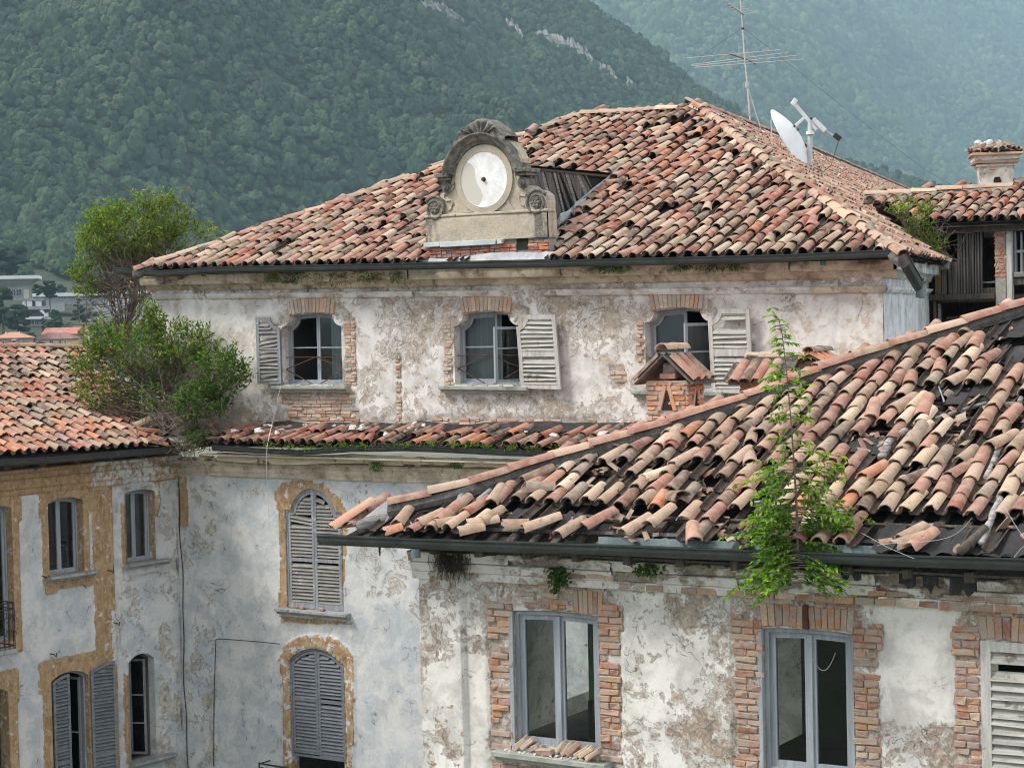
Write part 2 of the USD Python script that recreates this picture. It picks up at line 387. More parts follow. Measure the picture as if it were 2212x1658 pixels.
mono('iron', (.028, .027, .028), (.045, .040, .038), 30, .7, .002)
mono('cloth', (.36, .37, .38), (.24, .25, .26), 1.5, .95, .004, (26, 26, .2))
mono('bark', (.12, .10, .085), (.21, .18, .155), 8, .95, .01, (3, 3, .6))
mono('twig', (.13, .095, .075), (.20, .155, .125), 12, .95, .004)
mono('root', (.035, .028, .022), (.06, .047, .036), 12, .95, .004)
mono('antenna_metal', (.55, .54, .54), (.42, .37, .34), 14, .45, .001, spots=((.28, .15, .10), 9, .60), spec=.5)
mono('dish_white', (.72, .73, .74), (.66, .67, .68), 2, .4, .0005, spec=.5)
mono('dish_steel', (.50, .54, .55), (.40, .44, .45), 4, .45, .001, spots=((.26, .26, .25), 9, .64))
mono('cable', (.03, .03, .03), (.04, .04, .04), 5, .6, .0005)
mono('string', (.72, .70, .68), (.62, .60, .58), 20, .8, .0005)
mono('wire_grey', (.42, .44, .45), (.34, .35, .36), 20, .5, .0005)
mono('white_metal', (.72, .73, .72), (.60, .60, .59), 5, .5, .001)
mono('rubble', (.50, .47, .44), (.62, .60, .58), 20, .95, .01)

def gable(name):
    g = G(); P = g.pos(); s = g('separate_color', color=g.attr('mask')); dirt = s.b
    n1 = g.noise(P, 2.2, 8, .62, .3); n2 = g.noise(P, 11, 7, .66, .4); n3 = g.noise(P, 40, 5, .6)
    nS = g.noise(g.pos((5, 5, .7)), 1.8, 7, .6)
    c = g.mix(g.step(n1, .40, .62), (.47, .40, .305), (.37, .325, .26))
    c = g.mix(g.mul(g.step(n2, .53, .60), .5), c, (.50, .47, .42))
    c = g.mix(.35, c, g.ramp(n3, [(.3, (.25, .25, .25)), (.7, (.75, .75, .75))]), 'overlay')
    c = g.mix(g.step(g.add(dirt, g.mul(g.m('subtract', nS, .5), 1.1), g.mul(g.m('subtract', n2, .5), 1.1)), .42, .82, 0, .9), c, g.mix(g.step(n3, .45, .6), (.085, .082, .078), (.16, .15, .135)))
    c = g.mix(g.step(g.noise(P, 13, 3, .5), .70, .73), c, (.05, .04, .035))
    M[name] = g.done(name, c, .93, g.bump(g.add(n2, g.mul(n3, .6)), .012, .8), .2)
gable('gable_stone')
mono('carved_stone', (.085, .080, .072), (.24, .225, .195), 9, .95, .014, spots=((.11, .10, .045), 6, .60))
def dial():
    g = G(); P = g.pos(); s = g('separate_color', color=g.attr('mask'))     # r: distance from the centre, g: angle, b: where the enamel has come off
    n2 = g.noise(P, 14, 7, .66, .4); n1 = g.noise(P, 5, 7, .6)
    ray_ = g('combine_xyz', x=g.mul(s.g, 9.0), y=g.mul(s.r, .45), z=0.0).vector
    nr = g.noise(ray_, 5.0, 7, .7)
    off = g.step(g.add(s.b, g.mul(g.m('subtract', n1, .5), .5), g.mul(g.m('subtract', n2, .5), .6)), .49, .505)
    c = g.mix(g.step(n1, .4, .62), (.82, .82, .81), (.70, .69, .67))
    c = g.mix(g.mul(g.step(g.mul(nr, g.step(s.r, .05, .6, .86, 1.12)), .56, .64), .30), c, (.50, .485, .46))
    c = g.mix(g.step(n2, .66, .70), c, (.35, .30, .25))
    c = g.mix(off, c, g.mix(n2, (.52, .485, .43), (.57, .535, .475)))
    M['dial'] = g.done('dial', c, .7, g.bump(g.add(g.mul(off, -1.0), g.mul(n2, .2)), .006, .8), .3)
dial()
def glass(name, tintc=(.75, .80, .80), fac=.16, rough=.03):
    g = G()
    f = g.m('add', g.mul(g('fresnel', IOR=1.5).fac, .6), fac)
    M[name] = g.done(name, surface=g('mix_closure', fac=f, closure1=g('transparent_bsdf', color=tintc).BSDF, closure2=g('glossy_bsdf', color=(.8, .85, .9), roughness=float(rough)).BSDF).closure)
glass('pane', (.80, .84, .84), .0, .02); glass('pane_dusty', (.55, .58, .60), .06, .2)
def leaf(name, gain=1.0, trans=.45):
    g = G(); t = g.attr('tint')
    n = g.noise(g.pos(), 3.0, 3, .5)
    c = g.mix(g.step(n, .35, .65), t, g.mix(1.0, t, (.72, .80, .72), 'multiply'))
    d = g('principled_bsdf', base_color=c, roughness=.6, specular_ior_level=.25).BSDF
    tr = g('translucent_bsdf', color=g.mix(1.0, c, (1.5, 1.7, .8), 'multiply')).BSDF
    M[name] = g.done(name, surface=g('mix_closure', fac=trans, closure1=d, closure2=tr).closure)
leaf('leaf')
def crown(name, stops, scale):
    g = G(); P = g.pos(); oi = g('object_info')
    n1 = g.noise(P, scale, 4, .6); n2 = g.noise(P, scale * 6, 3, .6); r = oi.random
    c = g.ramp(g.add(g.mul(r, .75), g.mul(n2, .25)), stops)
    n3 = g.noise(P, scale * .06, 4, .6)
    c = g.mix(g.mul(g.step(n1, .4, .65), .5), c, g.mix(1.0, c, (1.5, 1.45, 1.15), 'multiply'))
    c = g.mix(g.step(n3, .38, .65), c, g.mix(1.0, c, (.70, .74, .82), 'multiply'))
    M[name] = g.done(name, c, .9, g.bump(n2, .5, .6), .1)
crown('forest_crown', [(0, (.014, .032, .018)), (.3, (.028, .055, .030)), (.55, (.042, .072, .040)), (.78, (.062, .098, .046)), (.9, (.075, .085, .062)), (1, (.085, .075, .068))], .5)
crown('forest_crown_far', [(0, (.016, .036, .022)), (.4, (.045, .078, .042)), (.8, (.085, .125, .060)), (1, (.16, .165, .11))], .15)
crown('town_crown', [(0, (.020, .036, .022)), (.5, (.030, .055, .028)), (1, (.045, .075, .032))], 1.2)
# ------------------------------------------------------------------ ground, hills and forest
E0 = np.array([EYE[0], EYE[1], 0.0])
def view(f, r, z): return E0 + np.asarray(f, float)[..., None] * fh + np.asarray(r, float)[..., None] * rt + np.asarray(z, float)[..., None] * UPV
def hzn(x): return 685 - 0.0225 * (np.asarray(x, float) - CX)
SILX = [-1500, -600, 0, 700, 1270, 1390, 1520, 1700, 2000, 2300, 2800, 3600]
SILY = [-1000, -900, -640, -340, -5, 88, 200, 310, 415, 520, 640, 700]
def h_near(f, r):
    FR = 2300.0
    x = CX + r / FR * FOC
    zr = 11 + (hzn(x) - np.interp(x, SILX, SILY)) / FOC * FR
    p = np.stack([f / 260.0, r / 170.0, np.zeros_like(f)], -1)
    gul = (meshkit.fbm(p, 4, 3) - 0.5) * 190
    rid = (meshkit.noise(np.stack([f / 900.0 + 3, r / 130.0 + f / 700.0, np.zeros_like(f)], -1), 8) - .5) * 110
    fade = np.clip((FR - f) / 500, 0.12, 1)
    z = np.where(f < FR, zr - 0.5 * (FR - f), zr - 0.6 * (f - FR)) + (gul + rid) * fade
    town = np.clip((f - 520) * 0.09, 0, 60) * np.clip((r + 320) / -200 + 1.6, 0.0, 1) + np.clip(f - 700, 0, 400) * .0
    k = 8.0
    z = np.minimum(z, 430 + 25 * rid / 70)
    return np.where(z > town + 60, z, k * np.logaddexp(np.clip((z - town) / k, -60, 60), 0) + town) - .5
def h_far(f, r):
    FR = 9000.0
    x = CX + r / FR * FOC
    zr = 11 + (hzn(x) + 380 + 120 * np.sin(x / 500.0)) / FOC * FR
    gul = (meshkit.fbm(np.stack([f / 1000.0, r / 700.0, np.zeros_like(f)], -1), 5, 11) - .5) * 560
    rid = (meshkit.noise(np.stack([f / 4000.0, r / 520.0 - f / 1500.0, np.zeros_like(f)], -1), 5) - .5) * 300
    z = np.where(f < FR, zr - .42 * (FR - f), zr - .3 * (f - FR)) + gul + rid
    return np.clip(z, -3.0, 1250 + 40 * rid / 300)
def land(name, hf, fs, rs, mat):
    f, r = np.meshgrid(fs, rs, indexing='ij')
    v = view(f, r, hf(f, r)).reshape(-1, 3)
    n = len(rs); i, j = np.meshgrid(np.arange(len(fs) - 1), np.arange(n - 1), indexing='ij')
    q = np.stack([i * n + j, i * n + j + 1, (i + 1) * n + j + 1, (i + 1) * n + j], -1).reshape(-1, 4)
    solo(name, (v, np.vstack([q[:, [0, 1, 2]], q[:, [0, 2, 3]]])), mat, kind='structure', smooth=True, loc=(0, 0, 0))
mono('soil', (.030, .042, .024), (.045, .055, .030), .02, .95, .1, fine=.3)
mono('dry_grass', (.16, .125, .085), (.10, .10, .06), .05, .95, .1, fine=.5)
mono('rock', (.28, .27, .25), (.15, .145, .13), .06, .95, 1.0, (1, 1, .5), spots=((.06, .075, .045), .05, .52), fine=.35)
mono('courtyard', (.18, .17, .15), (.10, .12, .07), .6, .95, .02)
gv = np.array([[-9500, -9500, 0], [9500, -9500, 0], [9500, 9500, 0], [-9500, 9500, 0.]]) + [0, 0, -.6]
solo('ground', (gv, np.array([[0, 1, 2], [0, 2, 3]])), M['courtyard'], kind='structure')
land('near_hill', h_near, np.arange(450, 2700, 22.), np.arange(-1000, 1700, 22.), M['soil'])
land('far_hill', h_far, np.arange(2600, 8600, 75.), np.arange(-900, 3600, 75.), M['soil'])

def thit(hf, x, y, f0, f1):
    """Where the line of sight through a point of the photograph meets a slope."""
    d = ray(x, y); d = d / (d @ fh)
    f = np.linspace(f0, f1, 900)
    p = EYE + f[:, None] * d
    r = (p - E0) @ rt
    below = p[:, 2] < hf(f, r)
    return None if not below.any() else p[np.argmax(below)]

import trimesh
def crown_blob(rng, sub=3, lumps=26, flat=.85, amp=.36):
    m = trimesh.creation.icosphere(sub, 1.0); d = np.array(m.vertices)
    k = rng.normal(0, 1, (lumps, 3)); k /= np.linalg.norm(k, axis=1, keepdims=True)
    a = np.arccos(np.clip(d @ k.T, -1, 1)).min(1)
    r = .72 + amp * np.exp(-(a / .30) ** 2) + (meshkit.fbm(d * 6 + rng.random(3) * 9, 3, 2) - .5) * .42
    v = d * r[:, None] * [1, 1, flat]
    v[:, 2] = np.where(v[:, 2] < -.35, -.35 + (v[:, 2] + .35) * .3, v[:, 2])
    return v, np.array(m.faces)
rng = np.random.default_rng(5)
def forest(name, hf, fr0, fr1, space, xr, yr, rad, mat, seed, far=False, keep=None):
    g = np.random.default_rng(seed)
    pts = []
    f = np.arange(fr0, fr1, space)
    rr = np.arange(-.32 * fr1, .36 * fr1, space)
    F_, R_ = np.meshgrid(f, rr, indexing='ij')
    F_ = (F_ + g.uniform(-.5, .5, F_.shape) * space).ravel(); R_ = (R_ + g.uniform(-.5, .5, R_.shape) * space).ravel()
    q = np.abs(R_) < .34 * F_; F_, R_ = F_[q], R_[q]
    Z = hf(F_, R_); p = view(F_, R_, Z); s = proj(p)
    q = (s[:, 0] > xr[0]) & (s[:, 0] < xr[1]) & (s[:, 1] > yr[0]) & (s[:, 1] < yr[1])
    if keep is not None: q &= keep(s, F_, R_, Z)
    p, n = p[q], int(q.sum())
    # drop the ones behind a crest
    sc = rad * g.lognormal(0, .30 if far else .24, n) * (.8 + .5 * meshkit.noise(np.stack([F_[q] / 90, R_[q] / 90, 0 * F_[q]], -1), seed))
    pi = UsdGeom.PointInstancer.Define(stage, '/World/' + name)
    rel = []
    for k in range(7):
        v, fc = crown_blob(g, 3 if not far else 2, 26 + 4 * k, .8 + .08 * k)
        path = f'/World/{name}/crown_{k:03d}'
        put(path, (v, fc), mat, True)
        rel.append(path)
    pi.CreatePrototypesRel().SetTargets([Sdf.Path(x) for x in rel])
    pi.CreateProtoIndicesAttr(Vt.IntArray.FromNumpy(g.integers(0, 7, n).astype(np.int32)))
    pp = p + UPV * (sc * .75)[:, None]
    pi.CreatePositionsAttr(Vt.Vec3fArray.FromNumpy(pp.astype(np.float32)))
    S = np.stack([sc, sc, sc * g.uniform(.9, 1.45, n)], -1)
    pi.CreateScalesAttr(Vt.Vec3fArray.FromNumpy(S.astype(np.float32)))
    an = g.uniform(0, 2 * np.pi, n)
    pi.CreateOrientationsAttr(Vt.QuathArray([Gf.Quath(float(math.cos(a / 2)), 0, 0, float(math.sin(a / 2))) for a in an]))
    pi.GetPrim().SetCustomDataByKey('kind', 'stuff')
    return n
ROCKS = [[(905, 12), (945, 22), (985, 45), (1002, 52)], [(1092, 52), (1112, 66), (1128, 84)], [(1158, 76), (1195, 88), (1235, 102), (1262, 122), (1280, 136)], [(1296, 146), (1322, 164), (1332, 176)], [(1352, 178), (1372, 192)], [(1905, -8), (1935, 2)]]
def near_keep(s, F_, R_, Z):
    ok = np.ones(len(s), bool)
    for ln in ROCKS[:5]:
        L = LineString([(x, y + 3) for x, y in ln])
        ok &= shapely.distance(L, shapely.points(s[:, 0], s[:, 1])) > 11
    grass = Polygon([(50, 575), (95, 582), (165, 612), (180, 640), (150, 650), (62, 640)])
    ok &= ~shapely.contains_xy(grass, s[:, 0], s[:, 1])
    ok &= ~((F_ < 880) & (s[:, 0] < 480) & (s[:, 1] > 600))
    return ok
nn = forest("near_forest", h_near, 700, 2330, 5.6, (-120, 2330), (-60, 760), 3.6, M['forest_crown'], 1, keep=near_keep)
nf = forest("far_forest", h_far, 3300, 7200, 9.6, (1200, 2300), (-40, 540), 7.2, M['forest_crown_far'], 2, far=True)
print('trees', nn, nf)
# pale cliffs showing through the wood
for k, ln in enumerate(ROCKS):
    g = np.random.default_rng(70 + k)
    hf, a, b = (h_near, 700, 2500) if k < 5 else (h_far, 3000, 8500)
    L = LineString(ln); n = max(6, int(L.length / 4)); mb = MB()
    rows = []
    for i in range(n + 1):
        q = L.interpolate(i / n, normalized=True)
        w = (8 + 13 * math.sin(math.pi * (i + .6) / (n + 1.2))) * (1 if k != 3 and k != 4 else .5)
        row = []
        for j in range(7):
            p = thit(hf, q.x + g.normal(0, 1.2), q.y + (j / 6 - .5) * w * 2 + g.normal(0, 1.0), a, b)
            if p is None: p = rows[-1][j] if rows else at(q.x, q.y, b * .9)
            row.append(p + (EYE - p) / np.linalg.norm(EYE - p) * (3 + 9 * (1 - abs(j / 3 - 1)) + g.uniform(0, 6)) + UPV * g.uniform(-2, 5))
        rows.append(row)
    v = np.array(rows).reshape(-1, 3); i, j = np.meshgrid(np.arange(n), np.arange(6), indexing='ij')
    q = np.stack([i * 7 + j, i * 7 + j + 1, (i + 1) * 7 + j + 1, (i + 1) * 7 + j], -1).reshape(-1, 4)
    solo('rock_outcrop', (v, np.vstack([q[:, [0, 1, 2]], q[:, [0, 2, 3]]])), M['rock'],
         ['pale cliff high above the clock on the wooded near hill, topmost', 'small pale rock patch up the hill right of the topmost cliff', 'longest band of pale rock on the shoulder of the near hill', 'thin pale rock streak just below the longest rock band', 'lowest sliver of pale rock on the shoulder of the near hill', 'pale bare patch at the top edge of the far hazy hill'][k], 'cliff')

# ------------------------------------------------------------------ the town in the valley
def tree(name, x, y0, y1, dist, w, label, shape='round', seed=0, mat='town_crown', group=None):
    """A far tree: foot at photo height y1, top at y0, width w in photo pixels."""
    g = np.random.default_rng(seed)
    base = at(x, y1, dist); top = at(x, y0, dist); H = max(top[2] - base[2], 2.0); rad = w / FOC * dist / 2
    t = Thing(name, label, 'tree', base, group)
    t.part('trunk', tube([base - UPV * 2, base + UPV * H * .4, base + UPV * H * .8], [.06 * H * .5, .04 * H * .5, .01 * H], 6), M['bark'])
    mb = MB()
    nb = 34
    for k in range(nb):
        a = g.uniform(0, 2 * np.pi)
        if shape == 'cone':
            h = g.uniform(.08, 1) ; rr = rad * (1 - h) ** .8 * g.uniform(.55, 1); s = rad * .30 * (1.15 - h) + .25
        elif shape == 'column':
            h = g.uniform(.05, 1); rr = rad * .5 * math.sin(math.pi * min(h + .1, 1)) * g.uniform(.2, 1); s = rad * .6 * (1.2 - h)
        else:
            h = g.uniform(.25, .93); rr = rad * math.sqrt(max(0.02, 1 - ((h - .55) / .48) ** 2)) * g.uniform(.3, .85); s = rad * g.uniform(.28, .42)
        v, f = crown_blob(g, 2, 14)
        mb.add(v * s * [1, 1, .8] + base + UPV * H * h + np.array([math.cos(a) * rr, math.sin(a) * rr, 0]), f)
    t.part('crown', mb, M[mat], smooth=True)
mono('wall_yellow', (.62, .50, .26), (.56, .46, .26), .5, .9, .01); mono('wall_pink', (.42, .25, .20), (.38, .24, .20), .5, .9, .01)
mono('wall_cream', (.58, .51, .42), (.50, .45, .38), .4, .9, .01); mono('concrete', (.34, .34, .33), (.25, .255, .26), .3, .9, .02)
mono('concrete_white', (.66, .67, .67), (.58, .59, .60), .3, .9, .02); mono('concrete_dark', (.075, .085, .095), (.11, .12, .13), .3, .9, .02)
mono('roof_red', (.36, .13, .09), (.46, .20, .15), .8, .9, .02, fine=4); mono('roof_purple', (.22, .11, .105), (.28, .15, .13), .8, .9, .02, fine=4); mono('roof_orange', (.48, .24, .16), (.40, .19, .13), .8, .9, .02, fine=4)
mono('far_window', (.05, .06, .07), (.09, .10, .11), .5, .3, .001)
def far_frame(x, dist, turn=0.0):
    p = at(x, 720, dist)
    a = math.atan2(rt[1], rt[0]) + math.radians(turn)
    return Frame(p, (math.cos(a), math.sin(a)))
def pbox(W, x0, x1, y0, y1, d0, d1, dd=0.0):
    (u0, z1), (u1, z0) = W.px(x0, y0, dd), W.px(x1, y1, dd)
    return fbox(W, min(u0, u1), max(u0, u1), min(z0, z1), max(z0, z1), d0, d1)
def windows(t, W, lst, mat='far_window', frame='concrete_white', wall=None):
    for (x0, x1, y0, y1) in lst:
        (u0, z1), (u1, z0) = W.px(x0, y0), W.px(x1, y1); mb = MB()
        b = .09
        for q in ((u0 - b, u1 + b, z1, z1 + b), (u0 - b, u1 + b, z0 - b, z0), (u0 - b, u0, z0, z1), (u1, u1 + b, z0, z1), ((u0 + u1) / 2 - .04, (u0 + u1) / 2 + .04, z0, z1)): mb.add(*fbox(W, *q, .0, .12))
        w = t.part('window', mb, M[frame])
        t.part('pane', fbox(W, u0, u1, z0, z1, -.02, .03), M[mat], w)
def hip(W, u0, u1, z, d0, d1, h, over=.5, gable=False):
    """A hipped (or gabled) roof over the rectangle u0..u1, d0..d1."""
    u0, u1, d0, d1 = u0 - over, u1 + over, d0 - over, d1 + over
    m, k = (d0 + d1) / 2, 0 if gable else (d1 - d0) / 2
    p = [W.P(u0, z, d1), W.P(u1, z, d1), W.P(u1, z, d0), W.P(u0, z, d0), W.P(u0 + k, z + h, m), W.P(u1 - k, z + h, m)]
    p += [q - UPV * .25 for q in p[:4]]
    return np.array(p), np.array([[0, 1, 5], [0, 5, 4], [1, 2, 5], [2, 3, 4], [2, 4, 5], [3, 0, 4], [6, 7, 1], [6, 1, 0], [7, 8, 2], [7, 2, 1], [8, 9, 3], [8, 3, 2], [9, 6, 0], [9, 0, 3], [6, 9, 8], [6, 8, 7]])
# pink house
W = far_frame(30, 560, 6); t = Thing('pink_house', 'pink brick house with a hipped orange roof at the left edge of the town', 'house', W.P(0, 0))
(u0, z1), (u1, z0) = W.px(-14, 730), W.px(65, 760)
t.part('wall', fbox(W, u0, u1, -1, z1, -8, 0), M['wall_pink']); r_ = t.part('roof', hip(W, u0, u1, z1, -8, 0, 1.6), M['roof_orange'])
t.part('chimney', pbox(W, 39, 43, 716, 726, -4.4, -3.6, -4), M['concrete_white'], r_); t.part('chimney', pbox(W, 11, 14, 717, 726, -3.4, -2.6, -3), M['concrete_white'], r_)
windows(t, W, [(4, 9, 737, 743), (28, 34, 735, 744), (45, 49, 735, 742)])
t.part('balcony', pbox(W, 25, 42, 744, 750, 0.02, 1.2), M['concrete_dark']); t.part('awning', pbox(W, 26, 36, 732.5, 735, 0.02, 1.0), M['concrete_white'])
# yellow house
W = far_frame(118, 590, -8); t = Thing('yellow_house', 'yellow house with red and purple tiled roofs beyond the left roof ridge', 'house', W.P(0, 0))
(u0, z1), (u1, z0) = W.px(80, 732), W.px(157, 760)
t.part('wall', fbox(W, u0, u1, -1, z1, -5, 0), M['wall_yellow']); t.part('roof', hip(W, u0, u1, z1, -5, 0, 1.9), M['roof_purple'])
(a0, b1), (a1, b0) = W.px(79, 722), W.px(150, 740)
up_ = t.part('upper_wall', fbox(W, a0, a1, 0, b1, -13, -5.6), M['wall_yellow']); rr = t.part('upper_roof', hip(W, a0, a1, b1, -13, -5.6, 1.9, .6, True), M['roof_red'])
t.part('skylight', pbox(W, 128, 134, 713, 716, -5.4, -4.9, -5), M['concrete_white'], rr); t.part('chimney', pbox(W, 115, 118, 714, 720, -6, -5.2, -5.5), M['concrete_white'], rr)
windows(t, W, [(91, 95, 735, 746), (107, 115, 735, 747), (127, 132, 735, 742), (139, 143, 735, 742), (110, 115, 749, 756)])
t.part('balcony', pbox(W, 94, 122, 746.5, 748, .02, 1.0), M['concrete_dark'])
# cream house
W = far_frame(165, 615, -14); t = Thing('cream_house', 'tall cream house with a lopsided gable right of the yellow house', 'house', W.P(0, 0))
q = [W.px(*p) for p in ((137, 712), (158, 699.5), (197, 700), (197, 760), (137, 760))]
t.part('wall', extrude(W, Polygon(q), -9, 0), M['wall_cream'])
q2 = [W.px(*p) for p in ((135, 711.5), (158, 697.6), (199, 698), (199, 700.2), (158, 700), (136, 714))]
t.part('roof', extrude(W, Polygon(q2), -9.5, .5), M['roof_purple'])
windows(t, W, [(164, 167, 705, 708.5), (176, 179, 705, 708.5), (188, 191, 705, 708.5), (164, 168, 716, 727), (176, 180, 716, 723), (188, 192, 716, 723), (164, 168, 731, 742), (176, 180, 732, 740)])
t.part('balcony', pbox(W, 162, 172, 725.5, 728.5, .02, .9), M['concrete_dark'])
# concrete villa with a flat flying roof
W = far_frame(40, 680, 10); t = Thing('concrete_villa', 'modern grey concrete villa with a flat overhanging roof above the town', 'house', W.P(0, 0))
t.part('roof', pbox(W, -30, 85, 596.5, 602, -14, 3.5), M['concrete_white'])
(u0, z1), (u1, z0) = W.px(-30, 602), W.px(80, 616); ua = W.px(60, 616)[0]
sof = np.array([W.P(u0, z1, 3), W.P(u1, z1, 3), W.P(ua, z0, 0), W.P(u0, z0, 0), W.P(u0, z1, -13), W.P(u1, z1, -13), W.P(ua, z0, -13), W.P(u0, z0, -13)])
t.part('soffit', hexa(sof[[3, 2, 6, 7, 0, 1, 5, 4]]), M['concrete'])
t.part('wall', pbox(W, -30, 65, 616, 646, -12, -.2), M['concrete'])
windows(t, W, [(15, 24, 625, 638), (25, 34, 625, 638), (35, 47, 625, 638)]); t.part('panel', pbox(W, 51, 62.5, 625, 644, -.2, .15), M['wall_cream'])
t.part('balcony', pbox(W, 30, 92, 645, 649, -8, 1.4), M['concrete']); t.part('terrace_wall', pbox(W, 48, 97, 649.5, 664, -8, .2), M['concrete_dark'])
for a, b in ((49, 56), (58, 70), (77, 90)): t.part('planter', pbox(W, a, b, 650, 663, .25, 1.3), M['concrete_white'])
t.part('balcony', pbox(W, 44, 105, 662, 668, -8, 2.2), M['concrete']); t.part('recess', pbox(W, 40, 108, 669, 683, -8, -.4), M['concrete_dark']); t.part('pillar', pbox(W, 60, 66, 669, 683, -.3, 1.0), M['concrete'])
t.part('balcony', pbox(W, 42, 113, 684, 688.5, -8, 2.4), M['concrete_white']); t.part('lower_wall', pbox(W, 40, 100, 689, 740, -8, 0), M['concrete'])
windows(t, W, [(63, 74, 693, 700), (75, 84, 693, 700)])
t.part('stair_tower', pbox(W, 96, 105, 676, 684, 1.0, 3.4), M['concrete_white'])
p0, p1 = W.px(86, 671), W.px(97, 677)
t.part('chute', extrude(W, Polygon([(p0[0], p0[1]), (p0[0] + 1.0, p0[1] + .5), (p1[0], p1[1] + .5), (p1[0], p1[1] - .5)]), 1.4, 2.8), M['concrete_white'])
# long low hall and the stepped grey hall
W = far_frame(130, 730, 4); t = Thing('low_hall', 'long low grey hall with a white flat roof beyond the conifers', 'hall', W.P(0, 0))
t.part('roof', pbox(W, 64, 238, 634, 637.5, -12, 1.4), M['concrete_white']); t.part('wall', pbox(W, 66, 236, 637.5, 656, -11, 0), M['concrete'])
windows(t, W, [(124, 130, 641.5, 644.5), (131, 137, 641.5, 644.5), (138, 144, 641.5, 644.5)]); t.part('terrace_wall', pbox(W, 102, 142, 654.5, 672, .2, 3), M['concrete'])
W = far_frame(290, 700, -4); t = Thing('stepped_hall', 'pale grey stepped hall half hidden behind the bare twigs', 'hall', W.P(0, 0))
t.part('roof', pbox(W, 230, 360, 629, 633, -10, 1.5), M['concrete_white']); t.part('wall', pbox(W, 232, 380, 633, 672, -10, 0), M['concrete_white']); t.part('terrace', pbox(W, 200, 380, 660, 668, 0.1, 4), M['concrete'])
for k in range(7): t.part('fin', pbox(W, 236 + 17 * k, 239 + 17 * k, 634, 659, .1, .8), M['concrete'])
q = [W.px(*p) for p in ((205, 690), (252, 672), (330, 671), (400, 690), (400, 760), (205, 760))]
t.part('ramp', extrude(W, Polygon(q), 4.2, 9), M['concrete'])
t.part('rail', pbox(W, 222, 255, 702.5, 706.5, 9.1, 10), M['concrete_white'])
# red-roofed house seen past the eaves
W = far_frame(285, 760, 0); t = Thing('red_roof_house', 'far house with a red roof showing under the left end of the gutter', 'house', W.P(0, 0))
(u0, z1), (u1, z0) = W.px(272, 615), W.px(292, 634)
t.part('wall', fbox(W, u0, u1, z0 - 4, z1, -6, 0), M['wall_cream']); t.part('roof', hip(W, u0, u1, z1, -6, 0, 1.6, .4), M['roof_red'])
T = [('dark_conifer', 8, 618, 735, 600, 70, 'broad dark conifer in front of the concrete villa', 'round'), ('dark_conifer', 40, 655, 735, 590, 62, 'dark conifer spreading over the pink house roof', 'round'), ('dark_conifer', 172, 640, 712, 640, 52, 'dark conifer behind the cream house', 'cone'), ('dark_conifer', 200, 636, 720, 660, 40, 'slim dark conifer right of the cream house', 'cone'),
     ('round_tree', 108, 605, 655, 690, 40, 'round green tree beside the white roof of the concrete villa', 'round'), ('round_tree', 80, 612, 645, 700, 26, 'small round tree touching the tip of the flying roof', 'round'), ('round_tree', 133, 614, 640, 740, 26, 'pale round tree above the low hall', 'round'), ('cypress', 94, 676, 722, 600, 13, 'narrow cypress in front of the concrete villa', 'column'),
     ('round_tree', 120, 668, 715, 640, 34, 'green tree between the villa and the cream house', 'round'), ('round_tree', 118, 692, 712, 610, 40, 'bright green tree above the yellow house', 'round'), ('round_tree', 68, 716, 745, 575, 24, 'green bush between the pink and yellow houses', 'round'), ('round_tree', 82, 740, 762, 545, 50, 'green tree below the yellow house', 'round'),
     ('round_tree', 10, 530, 605, 780, 100, 'large pale crowned tree above the flat villa roof at the left edge', 'round'), ('round_tree', 225, 700, 760, 600, 70, 'green tree right of the cream house, behind the shrub', 'round'), ('round_tree', 265, 705, 760, 610, 80, 'dusky tree behind the left shrub below the stepped hall', 'round'), ('round_tree', 330, 690, 770, 640, 90, 'dark tree by the ramp of the stepped hall', 'round')]
for k, (nm, x, y0, y1, ds, w, lb, sh) in enumerate(T): tree(nm, x, y0, y1, ds, w, lb, sh, 100 + k, 'forest_crown' if k == 12 else 'town_crown')
t0 = Thing('hill_house', 'tiny white house high on the near hill at the top of the frame', 'house', at(820, 8, 2250)) if False else None
